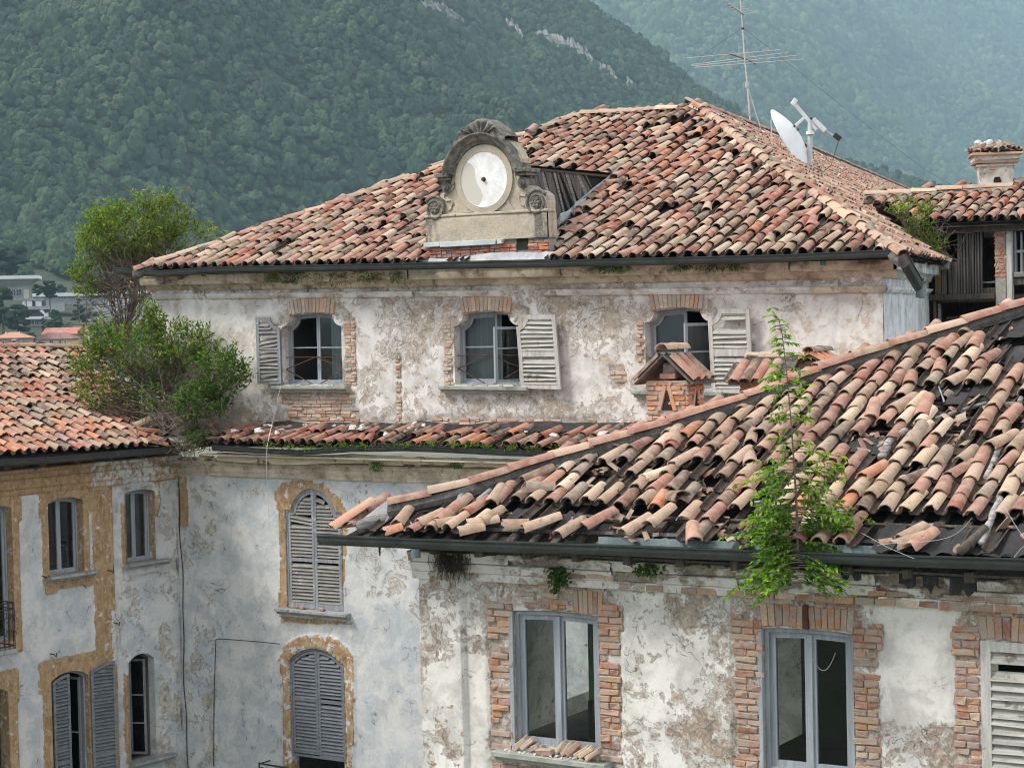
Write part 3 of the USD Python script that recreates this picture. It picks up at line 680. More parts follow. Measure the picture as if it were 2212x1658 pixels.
# ------------------------------------------------------------------ builders for walls, windows, shutters, roofs
def wall_grid(W, shape, step, maskf, depthf=None, d=0.0):
    """A wall face over a polygon in (u, z), fine enough to carry its peel mask; edges follow the polygon."""
    u0, z0, u1, z1 = shape.bounds
    us = np.linspace(u0, u1, max(2, int(round((u1 - u0) / step)) + 1)); zs = np.linspace(z0, z1, max(2, int(round((z1 - z0) / step)) + 1))
    U, Z = np.meshgrid(us, zs, indexing='ij'); n = len(zs)
    cu, cz = (us[:-1] + us[1:]) / 2, (zs[:-1] + zs[1:]) / 2
    CU, CZ = np.meshgrid(cu, cz, indexing='ij')
    keep = shapely.contains_xy(shape, CU.ravel(), CZ.ravel()).reshape(CU.shape)
    i, j = np.nonzero(keep)
    q = np.stack([i * n + j, (i + 1) * n + j, (i + 1) * n + j + 1, i * n + j + 1], -1)
    kp = np.pad(keep, 1); cnt = kp[:-1, :-1].astype(int) + kp[1:, :-1] + kp[:-1, 1:] + kp[1:, 1:]
    edge = ((cnt > 0) & (cnt < 4)).ravel()
    uv = np.stack([U.ravel(), Z.ravel()], -1)
    e = np.nonzero(edge)[0]
    if len(e):
        b = shape.boundary; pts = shapely.points(uv[e])
        near = shapely.line_interpolate_point(b, shapely.line_locate_point(b, pts)) if b.geom_type == 'LineString' else None
        if near is None:
            best = np.full(len(e), 1e9); res = uv[e].copy()
            for g in b.geoms:
                c = shapely.line_interpolate_point(g, shapely.line_locate_point(g, pts)); dd = shapely.distance(pts, c)
                k = dd < best; best[k] = dd[k]; res[k] = shapely.get_coordinates(c)[k]
        else: res = shapely.get_coordinates(near); best = shapely.distance(pts, near)
        k = best < step * 1.2; uv[e[k]] = res[k]
    used_ = np.zeros(len(uv), bool); used_[q.ravel()] = True
    idx = -np.ones(len(uv), int); idx[used_] = np.arange(used_.sum())
    uv = uv[used_]; q = idx[q]
    dd = np.full(len(uv), d) if depthf is None else d + depthf(uv[:, 0], uv[:, 1])
    dd = dd + (meshkit.fbm(np.stack([uv[:, 0] * 1.3, uv[:, 1] * 1.3, np.full(len(uv), W.O[0])], -1), 4, 4) - .5) * .035
    v = W.P(uv[:, 0], uv[:, 1], dd)
    return (v, np.vstack([q[:, [0, 1, 2]], q[:, [0, 2, 3]]])), maskf(uv[:, 0], uv[:, 1])

def drips(u, z, lst):
    """Run-off stains: below each (u, top, length, width) the grime fades downward."""
    m = np.zeros(len(u))
    for uc_, zt_, ln, w, amt in lst: m += amt * np.exp(-((u - uc_) / w) ** 2) * np.where(z < zt_, np.exp(-(zt_ - z) / ln), 0)
    return m

def reveal(W, poly, d0, d1, mask):
    """The sides of an opening, from d0 (face) to d1 (inside)."""
    c = np.array(poly.exterior.segmentize(.15).coords)[:-1]
    if Polygon(c).exterior.is_ccw: c = c[::-1]
    n = len(c)
    v = np.vstack([W.P(c[:, 0], c[:, 1], d0), W.P(c[:, 0], c[:, 1], d1)])
    k = np.arange(n); k2 = (k + 1) % n
    q = np.stack([k, k2, k2 + n, k + n], -1)
    return (v, np.vstack([q[:, [0, 1, 2]], q[:, [0, 2, 3]]])), np.tile(np.asarray(mask, float), (2 * n, 1))

def room(t, W, b, d0, depth, mat='room', floor='room_floor', lower=.0, side=.35, omit=False, dado=None):
    """The room behind an opening: walls, ceiling and floor seen from inside."""
    u0, z0, u1, z1 = b; u0 -= side; u1 += side; z1 += .35; z0 -= lower
    w, f = fbox(W, u0, u1, z0, z1, d0 - depth, d0)
    # quad order of BOXF: bottom, top, ..., find the side that faces out and drop it
    mb = MB(); fb = MB()
    for q in f:
        c = w[q].mean(0); nd = (c - W.O) @ W.n
        if nd > d0 - .01: continue
        if omit and (c - W.O) @ W.e < u0 + .01: continue  # left wall of the room left out so added daylight gets in
        (fb if c[2] < z0 + .01 else mb).add(w[q], np.array([[3, 2, 1, 0]]))
    t.part('room_wall', mb, M[mat]); t.part('room_floor', fb, M[floor])
    if dado: t.part('dado', fbox(W, u0 + .01, u1 - .01, z0 + .01, z0 + dado, d0 - depth + .005, d0 - depth + .02), M['room_green'])

def rot(W, u, d, deg):
    a = math.radians(deg); c, s = math.cos(a), math.sin(a)
    return Frame(W.P(u, 0, d), W.e * c + W.n * s)

def lobed(u0, u1, z0, z1, r, sag=0.0, n=9):
    """An opening whose upper corners are cut by quarter circles that bulge inward."""
    p = [(u0, z0), (u1, z0)] + [(u1 - r * math.sin(a), z1 - r * math.cos(a)) for a in np.linspace(0, math.pi / 2, n)]
    m, hw = (u0 + u1) / 2, (u1 - u0) / 2 - r
    p += [(x, z1 + sag * (1 - ((x - m) / hw) ** 2)) for x in np.linspace(u1 - r, u0 + r, 9)[1:-1]]
    p += [(u0 + r * math.sin(a), z1 - r * math.cos(a)) for a in np.linspace(math.pi / 2, 0, n)]
    return Polygon(p).buffer(0)

def arched(u0, u1, z0, zs, zt, n=20, shoulder=0.0):
    """A rectangle with a segmental or round top: springing at zs, crown at zt; shoulder insets the arch."""
    a0, a1 = u0 + shoulder, u1 - shoulder; m, w, h = (a0 + a1) / 2, (a1 - a0) / 2, zt - zs
    if h >= w: pts = [(m + w * math.cos(a), zs + h * math.sin(a)) for a in np.linspace(0, math.pi, n)]
    else:
        R_ = (w * w + h * h) / (2 * h); al = math.asin(w / R_)
        pts = [(m + R_ * math.sin(a), zt - R_ + R_ * math.cos(a)) for a in np.linspace(al, -al, n)]
    p = [(u0, z0), (u1, z0)] + ([(u1, zs)] if shoulder else []) + pts + ([(u0, zs)] if shoulder else [])
    return Polygon(p).buffer(0)

def shutter(t, name, W, shape, th, frame_mat, slat_mat, pitch, stile=.055, rail=.07, mid=None, rng=None, missing=(), droop=(), label=None, tilt=35, sw=None, hinges=True, worn=0.0):
    """A louvred leaf cut to a shape in (u, z) of its frame W; its slats are pieces of their own."""
    inner = shape.buffer(-stile, join_style=2)
    b = inner.bounds
    if mid: inner = inner.difference(sbox(b[0] - 1, mid - rail / 2, b[2] + 1, mid + rail / 2))
    fr = shape.difference(inner)
    path = t.part(name, extrude(W, fr, 0, th), M[frame_mat], label=label)
    sw = sw or pitch * 1.25
    z = b[1] + pitch * .5; k = 0
    while z < b[3] - .012:
        seg = inner.intersection(LineString([(b[0] - 1, z), (b[2] + 1, z)])); seg2 = inner.intersection(LineString([(b[0] - 1, z + pitch * .3), (b[2] + 1, z + pitch * .3)]))
        if seg2.length < seg.length: seg = seg2
        if seg.length > .06 and k not in missing and not seg.is_empty:
            s0, s1 = seg.bounds[0] - .004, seg.bounds[2] + .004
            a = math.radians(tilt + (rng.normal(0, 4) if rng is not None else 0)); hw = sw / 2; hth = .0045
            # in (d, z): leaning outward at the bottom
            cx_, cz_ = th * .45, z
            dv = np.array([math.sin(a), -math.cos(a)]) * hw; nv = np.array([math.cos(a), math.sin(a)]) * hth
            dr = [0, 0]
            if k in droop: dr = [0, -pitch * .9] if rng.random() < .5 else [-pitch * .8, .0]
            elif rng is not None: dr = rng.normal(0, .003 + worn, 2)
            nseg = 3
            vs = []
            for i, tt in enumerate(np.linspace(0, 1, nseg + 1)):
                zz = dr[0] * (1 - tt) + dr[1] * tt + (rng.normal(0, worn * .4) if rng is not None else 0)
                for c in (dv + nv, dv - nv, -dv - nv, -dv + nv): vs.append((s0 + (s1 - s0) * tt, cz_ + c[1] + zz, cx_ + c[0]))
            vs = np.array(vs); f = []
            for i in range(nseg):
                for c in range(4): f.append([i * 4 + c, (i + 1) * 4 + c, (i + 1) * 4 + (c + 1) % 4, i * 4 + (c + 1) % 4])
            f += [[0, 1, 2, 3], [nseg * 4 + 3, nseg * 4 + 2, nseg * 4 + 1, nseg * 4]]
            t.part('slat', (W.P(vs[:, 0], vs[:, 1], vs[:, 2]), np.vstack([np.array(f)[:, [0, 1, 2]], np.array(f)[:, [0, 2, 3]]])), M[slat_mat], path)
        z += pitch; k += 1
    return path

def sash(t, parent, W, shape, d, mat, pane='pane', stile=.05, bars=(), th=.04, panes=True, name='sash'):
    """A glazed leaf: a frame cut to shape, glazing bars and its panes."""
    inner = shape.buffer(-stile, join_style=2); b = inner.bounds
    cuts = [sbox(b[0] - 1, z - .012, b[2] + 1, z + .012) for z in bars]
    inn = inner
    for c in cuts: inn = inn.difference(c)
    p = t.part(name, extrude(W, shape.difference(inn), d, d + th), M[mat], parent)
    if panes and parent is None:
        for g in getattr(inn, 'geoms', [inn]): t.part('pane', extrude(W, g, d + th * .4, d + th * .4 + .004), M[pane], p)
    elif panes:
        for g in getattr(inn, 'geoms', [inn]): t.part('pane', extrude(W, g, d + th * .4, d + th * .4 + .004), M[pane], parent)
    return p

def sill(t, W, u0, u1, z1, h, out, mat, name='sill', seed=0, back=-.12, tip=0.0):
    g = np.random.default_rng(seed)
    prof = [(back, 0), (back, -h), (out * .55, -h), (out * .60, -h * .62), (out * .95, -h * .52), (out, -h * .45), (out, -.006), (out - .006, 0)]
    n = 14; path = [W.P(u, z1 + tip * (u - u0) / (u1 - u0)) for u in np.linspace(u0, u1, n)]
    v, f = sweep(path, prof, W.n)
    v = v + (meshkit.fbm(v * 14, 3, seed)[:, None] - .5) * .014 * (W.n + UPV * .4)
    return t.part(name, (v, f), M[mat])

def molding(W, u0, u1, prof, step=.06, erode=.0, seed=0, wav=.006, slope=0.0, fine=3):
    """A run of cornice with the given (d, z) profile, worn back where the noise bites."""
    pr = np.array(prof, float); out = [pr[0]]
    for a, b in zip(pr[:-1], pr[1:]):
        for k in range(1, fine + 1): out.append(a + (b - a) * k / fine)
    pr = np.array(out); us = np.arange(u0, u1 + step / 2, step); us[-1] = u1
    U, J = np.meshgrid(us, np.arange(len(pr)), indexing='ij')
    D, Z = pr[J][..., 0], pr[J][..., 1] + slope * (U - u0)
    p = np.stack([U, Z, np.full_like(U, seed * 3.7)], -1)
    n1 = meshkit.fbm(p * [2.2, 5, 1], 4, seed); n2 = meshkit.fbm(p * [9, 9, 1], 3, seed + 5)
    bite = np.clip((n1 - .52) * 9, 0, 1) * erode
    dmin = pr[:, 0].min()
    D = dmin + (D - dmin) * (1 - bite) + (n2 - .5) * wav * 2
    v = W.P(U, Z, D).reshape(-1, 3); m = len(pr)
    i, j = np.meshgrid(np.arange(len(us) - 1), np.arange(m - 1), indexing='ij')
    q = np.stack([i * m + j, (i + 1) * m + j, (i + 1) * m + j + 1, i * m + j + 1], -1).reshape(-1, 4)
    return (v, np.vstack([q[:, [0, 1, 2]], q[:, [0, 2, 3]]])), bite.reshape(-1)

GPROF = [(-.075, .0), (-.072, -.05), (-.045, -.09), (-.01, -.105), (.03, -.105), (.058, -.085), (.068, -.05), (.070, -.006), (.082, -.004), (.082, .010), (.060, .010), (.056, -.05), (.045, -.078), (.02, -.093), (-.02, -.093), (-.05, -.07), (-.062, 0)]
def gutter(t, pts, n, mat, k=1.0, name='gutter', sub=4):
    p = np.asarray(pts, float); q = [p[0]]
    for a, b in zip(p[:-1], p[1:]):
        for i in range(1, sub + 1): q.append(a + (b - a) * i / sub)
    return t.part(name, sweep(q, np.array(GPROF) * k, n), M[mat])

# ---- roof tiles
PAL = dict(red=(.28, .088, .055), pink=(.335, .165, .12), rose=(.285, .128, .097), tan=(.31, .21, .145), sand=(.40, .285, .205), grey=(.215, .167, .13), brown=(.145, .09, .065), dark=(.075, .06, .05), orange=(.42, .15, .07), cream=(.51, .385, .285))
def pick(rng, w):
    k = list(w); p = np.array([w[x] for x in k], float); c = np.array(PAL[k[rng.choice(len(k), p=p / p.sum())]])
    return np.clip(c * rng.lognormal(0, .13) * rng.normal(1, .03, 3), .02, .8)
def _tile_faces(seg, rings):
    f = []
    n = seg + 1
    for base, flip in ((0, 0), (rings * n, 1)):
        for i in range(rings - 1):
            for j in range(seg):
                q = [base + i * n + j, base + i * n + j + 1, base + (i + 1) * n + j + 1, base + (i + 1) * n + j]
                if flip: q = q[::-1]
                f += [[q[0], q[1], q[2]], [q[0], q[2], q[3]]]
    b = 2 * rings * n
    for e in range(2):                                  # end bands: outer, inner rows of their own
        for j in range(seg):
            q = [b + j, b + n + j, b + n + j + 1, b + j + 1]
            if e: q = q[::-1]
            f += [[q[0], q[1], q[2]], [q[0], q[2], q[3]]]
        b += 2 * n
    for s_ in range(2):
        for i in range(rings - 1):
            q = [b + i, b + i + 1, b + rings + i + 1, b + rings + i]
            if s_: q = q[::-1]
            f += [[q[0], q[1], q[2]], [q[0], q[2], q[3]]]
        b += 2 * rings
    return np.array(f)
TF = {}
def coppo(L, r0, r1, th, rng, seg=7, rings=3, wear=.006, arc=1.35):
    """A half-round clay tile: x across, y up the slope from its lower (wide) end, z up."""
    if (seg, rings) not in TF: TF[seg, rings] = _tile_faces(seg, rings)
    a = np.linspace(arc, -arc, seg + 1)[::-1]; y = np.linspace(0, L, rings)
    rr = r0 + (r1 - r0) * y / L
    sq = rng.uniform(.86, 1.06)
    def shell(off):
        r = rr[:, None] - off
        return np.stack([r * np.sin(a)[None], np.broadcast_to(y[:, None], (rings, seg + 1)), (r * np.cos(a)[None] - r[:, :1] * math.cos(arc)) * sq], -1)
    o, i = shell(0), shell(th)
    i[..., 2] -= 0
    ph = rng.uniform(0, 9)
    edge = wear * (np.sin(a * 3 + ph) + .6 * np.sin(a * 7 + 2 * ph)); chip = np.where(rng.random(seg + 1) < .08, rng.uniform(.01, .035), 0)
    for s_ in (o, i):
        s_[0, :, 1] += edge + chip; s_[-1, :, 1] += edge * .7
        s_[..., 2] += .25 * wear * np.sin(s_[..., 1] * 14 + ph)
    i[..., 2] = np.minimum(i[..., 2], o[..., 2] - th * .3)
    parts = [o.reshape(-1, 3), i.reshape(-1, 3), o[0], i[0], o[-1], i[-1], o[:, 0], i[:, 0], o[:, -1], i[:, -1]]
    return np.vstack(parts), TF[seg, rings]

class Slope:
    """A roof plane: a runs along the eave from O, b up the slope, n stands off it."""
    def __init__(s, O, e, pitch_tan, inward):
        s.O = np.asarray(O, float); s.e = unit(e)
        h = np.asarray(inward, float); h = h - s.e * (h @ s.e); h = unit([h[0], h[1], 0])
        s.s = unit(h + UPV * pitch_tan); s.s = unit(s.s - s.e * (s.s @ s.e)); s.n = unit(np.cross(s.e, s.s))
        if s.n[2] < 0: s.n = -s.n
    def P(s, a, b, h=0.0):
        a, b, h = np.broadcast_arrays(*(np.asarray(x, float) for x in (a, b, h)))
        return s.O + a[..., None] * s.e + b[..., None] * s.s + h[..., None] * s.n
    def ab(s, p): d = np.asarray(p, float) - s.O; return float(d @ s.e), float(d @ s.s)
    def px(s, x, y, h=0.0): return s.ab(hit(s.O + s.n * h, s.n, x, y))

def place(v, o, ex, ey, ez): return o + v[:, :1] * ex + v[:, 1:2] * ey + v[:, 2:3] * ez
def tiled(t, S, region, spacing, expo, r, L, weights, seed, name='roof_tile', rest='roof_tiles', gap=None, jitter=1.0, limit=300, seg=7, rings=3, tintf=None, under=True, parent=None, channel=True, skip=.0, b0=0.0, odd=.05, th=.013, phase=0.0):
    rng = np.random.default_rng(seed)
    a0, bb0, a1, b1 = region.bounds
    out, ch = [], MB()
    prep = shapely.prepared.prep(region)
    ncol = int((a1 - a0) / spacing) + 1
    for j in range(ncol + 1):
        ac = a0 + spacing * (j + phase); off = rng.normal(0, .05) * jitter * expo; drift = rng.normal(0, .012) * jitter
        nrow = int((b1 - b0) / expo) + 2
        for i in range(nrow):
            b = b0 + expo * i + off * (1 if i else .3) + rng.normal(0, .02) * jitter * (1 if i else .4)
            a = ac + rng.normal(0, .008) * jitter + drift * math.sin(i * .7)
            if not prep.contains(Point(a, b + .12)): continue
            # pan tile between this column and the next
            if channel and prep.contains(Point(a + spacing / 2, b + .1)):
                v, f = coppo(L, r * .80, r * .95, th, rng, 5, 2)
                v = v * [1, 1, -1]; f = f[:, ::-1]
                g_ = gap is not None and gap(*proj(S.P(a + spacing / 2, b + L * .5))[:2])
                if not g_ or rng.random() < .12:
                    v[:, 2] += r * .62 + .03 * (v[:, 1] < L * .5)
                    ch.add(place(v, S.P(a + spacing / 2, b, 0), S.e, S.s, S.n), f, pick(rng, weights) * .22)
            c = S.P(a, b + L * .4, .05); s_ = proj(c)
            if rng.random() < skip: continue
            if gap is not None and gap(s_[0], s_[1]): continue
            lt = L * rng.uniform(.93, 1.05); rs = rng.uniform(.93, 1.06)
            v, f = coppo(lt, r * rs, r * rs * rng.uniform(.78, .88), th, rng, seg, rings)
            yaw = rng.normal(0, .035) * jitter; tilt = .072 + rng.normal(0, .012) * jitter; roll = rng.normal(0, .07) * jitter; lift = .024
            if rng.random() < odd * jitter: yaw += rng.normal(0, .22); tilt += abs(rng.normal(0, .05)); lift += .015; b -= rng.uniform(-.05, .12)
            cy, sy = math.cos(yaw), math.sin(yaw)
            ex = unit(S.e * cy + S.s * sy + S.n * roll); ey = unit(S.s * cy - S.e * sy - S.n * tilt); ez = unit(np.cross(ex, ey))
            tn = pick(rng, weights) if tintf is None else tintf(rng, s_[0], s_[1])
            out.append((place(v, S.P(a, b, r * .35 + lift + .028), ex, ey, ez), f, tn, s_))
    vis = [k for k in range(len(out)) if -20 < out[k][3][0] < 2232 and -20 < out[k][3][1] < 1678]
    big = set(sorted(vis, key=lambda k: out[k][3][2])[:limit])
    mb = MB()
    for k, (v, f, tn, s_) in enumerate(out):
        if k in big: t.part(name, (v, f), M['clay_tile'], parent, smooth=True, tint=tn)
        else: mb.add(v, f, tn)
    if mb: t.part(rest, mb, M['clay_tile'], parent, smooth=True, kind='stuff')
    if ch: t.part('pan_tiles', ch, M['pan_clay_shaded'], parent, smooth=True, kind='stuff')
    return len(out)

def ridge(t, pts, L, r, weights, seed, name='ridge_tile', over=.05, jit=1.0, skip=(), bed='mortar_dark', bedr=None, lift=.03, parent=None, th=.014):
    """Half-round tiles along a ridge or hip, each lapping the one below, on a bed of mortar."""
    rng = np.random.default_rng(seed); p = np.asarray(pts, float)
    seglen = np.r_[0, np.cumsum(np.linalg.norm(np.diff(p, axis=0), axis=1))]
    pos = lambda s: np.array([np.interp(s, seglen, p[:, k]) for k in range(3)])
    s, k = 0.0, 0
    while s < seglen[-1] - L * .3:
        a, b = pos(s), pos(min(s + L, seglen[-1]))
        ey = unit(b - a); ex = unit(np.cross(ey, UPV)); ez = np.cross(ex, ey)
        if k not in skip:
            v, f = coppo(L * rng.uniform(.96, 1.04), r * rng.uniform(.95, 1.06), r * .84, th, rng, 8, 3)
            yaw = rng.normal(0, .035) * jit; ey2 = unit(ey + ex * yaw - ez * (.03 + rng.normal(0, .012) * jit)); ex2 = unit(np.cross(ey2, ez)); ez2 = np.cross(ex2, ey2)
            o = a + ez * (lift + rng.normal(0, .004) * jit)
            t.part(name, (place(v, o, ex2, ey2, ez2), f), M['clay_ridge'], parent, smooth=True, tint=pick(rng, weights))
        s += L - over; k += 1
    if bed:
        n = max(4, int(seglen[-1] / .12)); ss = np.linspace(0, seglen[-1], n)
        c = np.array([pos(x) for x in ss]) + UPV * (lift - .085)
        v, f = tube(c, (bedr or r * .85), 8)
        v = v + (meshkit.fbm(v * 9, 4, seed)[:, None] - .5) * .05 * np.array([1, 1, 1])
        t.part('mortar_bed', (v, f), M[bed], parent, smooth=False)

def bricks_in(t, W, poly, course, blen, d0, d1, seed, tints, joint=.010, parent=None, mat='brick', edge=.03, skip=.0, upright=False, name='brick', limit=[10**9], jit=.004, dj=.004):
    """Bricks in running bond over the part of a wall that poly covers, each a piece of its own."""
    rng = np.random.default_rng(seed); u0, z0, u1, z1 = poly.bounds; k = 0; n = 0
    pr = shapely.prepared.prep(poly)
    z = z0
    while z < z1:
        h = course * rng.uniform(.95, 1.05); u = u0 - blen * (.5 if k % 2 else 0) + rng.uniform(-.02, .02)
        while u < u1:
            l = blen * (rng.uniform(.92, 1.08) if rng.random() < .75 else .52)
            a, b = max(u, u0 + rng.uniform(-edge, edge) * .5), min(u + l, u1 + rng.uniform(-edge, edge) * .5)
            c = Point((a + b) / 2 + rng.uniform(-edge, edge), z + h / 2 + rng.uniform(-edge, edge) * .5)
            if b - a > .035 and pr.contains(c) and rng.random() > skip:
                tn = np.array(tints[rng.integers(len(tints))]) * rng.lognormal(0, .12)
                t.part(name, fbev(W, a, b - joint, z, z + h - joint, d0, d1 + rng.normal(0, dj), .006, rng, jit), M[mat], parent, tint=tn); n += 1
            u += l
        z += h; k += 1
    return n
def voussoirs(t, W, u0, u1, zl, zh, n, d0, d1, seed, tints, mat='brick', parent=None, sagl=0.0, sagh=0.0, fan=.35, joint=.007, jit=.004):
    """Bricks standing on end over an opening, fanning slightly."""
    rng = np.random.default_rng(seed)
    mid, hw = (u0 + u1) / 2, (u1 - u0) / 2
    e = np.linspace(u0, u1, n + 1)
    for a, b in zip(e[:-1], e[1:]):
        q = []
        for x, base in ((a + joint / 2, 0), (b - joint / 2, 0), (b - joint / 2, 1), (a + joint / 2, 1)):
            tt = (x - mid) / hw
            zz = (zh + sagh * (1 - tt * tt)) if base else (zl + sagl * (1 - tt * tt))
            xx = x + (fan * tt * (zz - zl) if base else 0)
            q.append((xx + rng.normal(0, .003), zz + rng.normal(0, .006)))
        tn = np.array(tints[rng.integers(len(tints))]) * rng.lognormal(0, .12)
        dd = d1 + rng.normal(0, .004); c = .005
        q = np.array(q); m = q.mean(0); qi = m + (q - m) * (1 - c / .04)
        v = np.vstack([W.P(q[:, 0], q[:, 1], d0), W.P(q[:, 0], q[:, 1], dd - c), W.P(qi[:, 0], qi[:, 1], dd)])
        f = [[0, 1, 5, 4], [1, 2, 6, 5], [2, 3, 7, 6], [3, 0, 4, 7], [4, 5, 9, 8], [5, 6, 10, 9], [6, 7, 11, 10], [7, 4, 8, 11], [8, 9, 10, 11]]
        f = np.array(f)
        t.part('arch_brick', (v, np.vstack([f[:, [0, 1, 2]], f[:, [0, 2, 3]]])), M[mat], parent, tint=tn)
BR = [(.42, .215, .125), (.45, .255, .145), (.38, .18, .11), (.45, .28, .17), (.34, .17, .115), (.42, .30, .21), (.38, .22, .15)]
BR_PALE = [(.52, .36, .25), (.56, .42, .30), (.48, .33, .24), (.50, .28, .18), (.58, .46, .35), (.46, .36, .28)]
BR_RED = [(.40, .13, .075), (.44, .17, .10), (.36, .12, .08), (.46, .20, .12)]
# ------------------------------------------------------------------ the clock building: upper storey, lower wall, skirt roof, hipped roof
WU = Frame((0, 0), (1, 0)); WL = Frame((0, -.55), (1, 0))
main = Thing('villa', 'old villa with peeling plaster, hipped tile roof and the round clock over its front', 'building', (0, 0, 0))
def base_mask(l, o=0.0, d=0.0): return lambda u, z: np.tile(np.array([l, o, d], float), (len(u), 1))
def near(poly, u, z, w):
    """1 inside poly, falling to 0 over w outside it."""
    return np.clip(1 - shapely.distance(poly, shapely.points(u, z)) / w, 0, 1)
uR, zb, zt = 6.87, 8.95, 11.92
uL = -7.16
ops = {1: lobed(-4.27, -2.96, 9.92, 11.11, .19, .03), 2: lobed(-.63, .63, 9.92, 11.06, .19, .03), 3: lobed(2.95, 4.08, 9.86, 11.04, .17, .03)}
OPU = unary_union(list(ops.values()))
patches = [Polygon([WU.px(x, y) for x, y in q]) for q in (
    [(610, 850), (760, 848), (765, 870), (780, 905), (770, 925), (560, 922), (590, 905), (640, 880), (610, 868)],      # below window 1
    [(958, 903), (1150, 905), (1260, 912), (1300, 925), (900, 932), (905, 910)],                                      # low band
    [(1318, 792), (1345, 790), (1350, 815), (1345, 835), (1322, 835)],
    [(1230, 905), (1292, 905), (1295, 920), (1235, 920)],
    [(748, 690), (765, 688), (770, 830), (745, 832)], [(962, 690), (978, 700), (976, 832), (960, 832)],
    [(855, 770), (864, 770), (866, 918), (856, 918)], [(1378, 690), (1390, 692), (1388, 790), (1376, 780)])]
arches = [Polygon([WU.px(x, y) for x, y in q]) for q in ([(598, 700), (612, 668), (640, 655), (722, 655), (752, 672), (765, 706), (740, 712), (728, 690), (700, 683), (640, 684), (622, 702)],
    [(968, 700), (985, 672), (1010, 655), (1110, 656), (1140, 668), (1150, 690), (1122, 702), (1112, 682), (990, 684), (982, 704)], [(1385, 700), (1390, 660), (1410, 645), (1525, 645), (1555, 675), (1560, 700), (1538, 700), (1525, 676), (1405, 678), (1396, 700)])]
BP = unary_union([p.buffer(.01) for p in patches + arches])
lossy = unary_union([Polygon([WU.px(x, y) for x, y in q]) for q in ([(560, 848), (780, 848), (1320, 880), (1320, 935), (480, 925), (500, 880)], [(860, 650), (960, 660), (960, 720), (880, 800), (850, 760)], [(1200, 660), (1370, 650), (1370, 700), (1240, 720)])])
white = unary_union([Polygon([WU.px(x, y) for x, y in q]) for q in ([(455, 660), (560, 680), (555, 830), (460, 700)], [(1550, 770), (1900, 640), (1910, 760), (1600, 800)], [(1230, 780), (1310, 760), (1320, 860), (1240, 880)])])
def up_mask(u, z):
    m = np.zeros((len(u), 3)); g = meshkit.fbm(np.stack([u * .5, z * .8, np.zeros_like(u)], -1), 3, 9)
    m[:, 0] = .31 + .22 * near(lossy, u, z, .5) - .16 * near(white, u, z, .4) + (g - .5) * .5 + .10 * np.clip((z - 11.2) / .3, 0, 1) + .12 * np.clip((9.5 - z) / .3, 0, 1)
    m[:, 0] = np.maximum(m[:, 0], .62 * near(BP, u, z, .05))
    m[:, 2] = .02 + .34 * np.clip((z - 11.42) / .10, 0, 1) + .12 * np.clip((z - 11.1) / .4, 0, 1)
    pil = np.exp(-((u - WU.px(450, 800)[0]) / .05) ** 2) * .45 + np.exp(-((u - WU.px(1815, 700)[0]) / .03) ** 2) * .3
    m[:, 2] += pil + drips(u, z, [(q, 11.42, .30, .14, .30) for q in (-6.6, -5.1, -4.6, -2.2, -1.3, -.9, 1.0, 1.7, 2.5, 4.6, 5.3, 6.3)] + [(q, 9.84, .35, .05, .40) for q in (-4.38, -2.84, -.82, .82, 2.82, 4.28)])
    return m
pilr = sbox(WU.px(1815, 700)[0], 0, uR + 1, 20); pill = sbox(uL - 1, 0, WU.px(452, 700)[0], 20)
pilU = unary_union([pilr, pill])
def up_depth(u, z):
    g = meshkit.fbm(np.stack([u * 5, z * 5, np.zeros_like(u)], -1), 3, 2)
    p = np.where(shapely.contains_xy(pilU, u, z), .05, 0.0)
    return p - .022 * np.clip(near(BP, u, z, .05) * 1.6 - (g - .3), 0, 1)
wm, wk = wall_grid(WU, sbox(uL, zb, uR, zt).difference(OPU), .04, up_mask, up_depth)
main.part('upper_wall', wm, M['plaster_upper'], smooth=True, tint=wk, attr='mask')
for k, o in ops.items():
    rv, rm = reveal(WU, o, .0, -.24, (.42, 0, .05)); main.part('window_reveal', rv, M['plaster_upper'], tint=rm, attr='mask')
    room(main, WU, o.bounds, -.245, 2.4, lower=.25)
# right flank of the villa (its corner is acute) and the closed back
eR = heading(17.7); WR = Frame(WU.P(uR, 0, .05), eR)
LR = WR.px(2008, 700)[0]
hole = Polygon([WR.px(1934, 797), WR.px(1940, 797), WR.px(1940, 829), WR.px(1935, 829)])
wm, wk = wall_grid(WR, sbox(0, zb - 2, LR, 11.9), .05, lambda u, z: np.stack([.22 + .5 * near(hole, u, z, .05), 0 * u, .05 + .45 * np.clip((z - 11.25) / .15, 0, 1)], -1), lambda u, z: -.08 * near(hole, u, z, .03))
main.part('side_wall', wm, M['plaster_side'], smooth=True, tint=wk, attr='mask')
cR, cRb, cB, cL = WU.P(uR, 0, 0), WR.P(LR, 0, 0), WR.P(LR, 0, 0) + np.array([-4, 5.5, 0]), np.array([uL, 8.5, 0])
back = MB()
for a, b in ((cRb, cB), (cB, cL), (cL, WU.P(uL, 0, 0))):
    back.add([a + UPV * zb, b + UPV * zb, b + UPV * 11.9, a + UPV * 11.9], [[0, 1, 2, 3]])
main.part('rear_wall', back, M['mortar_pale'])
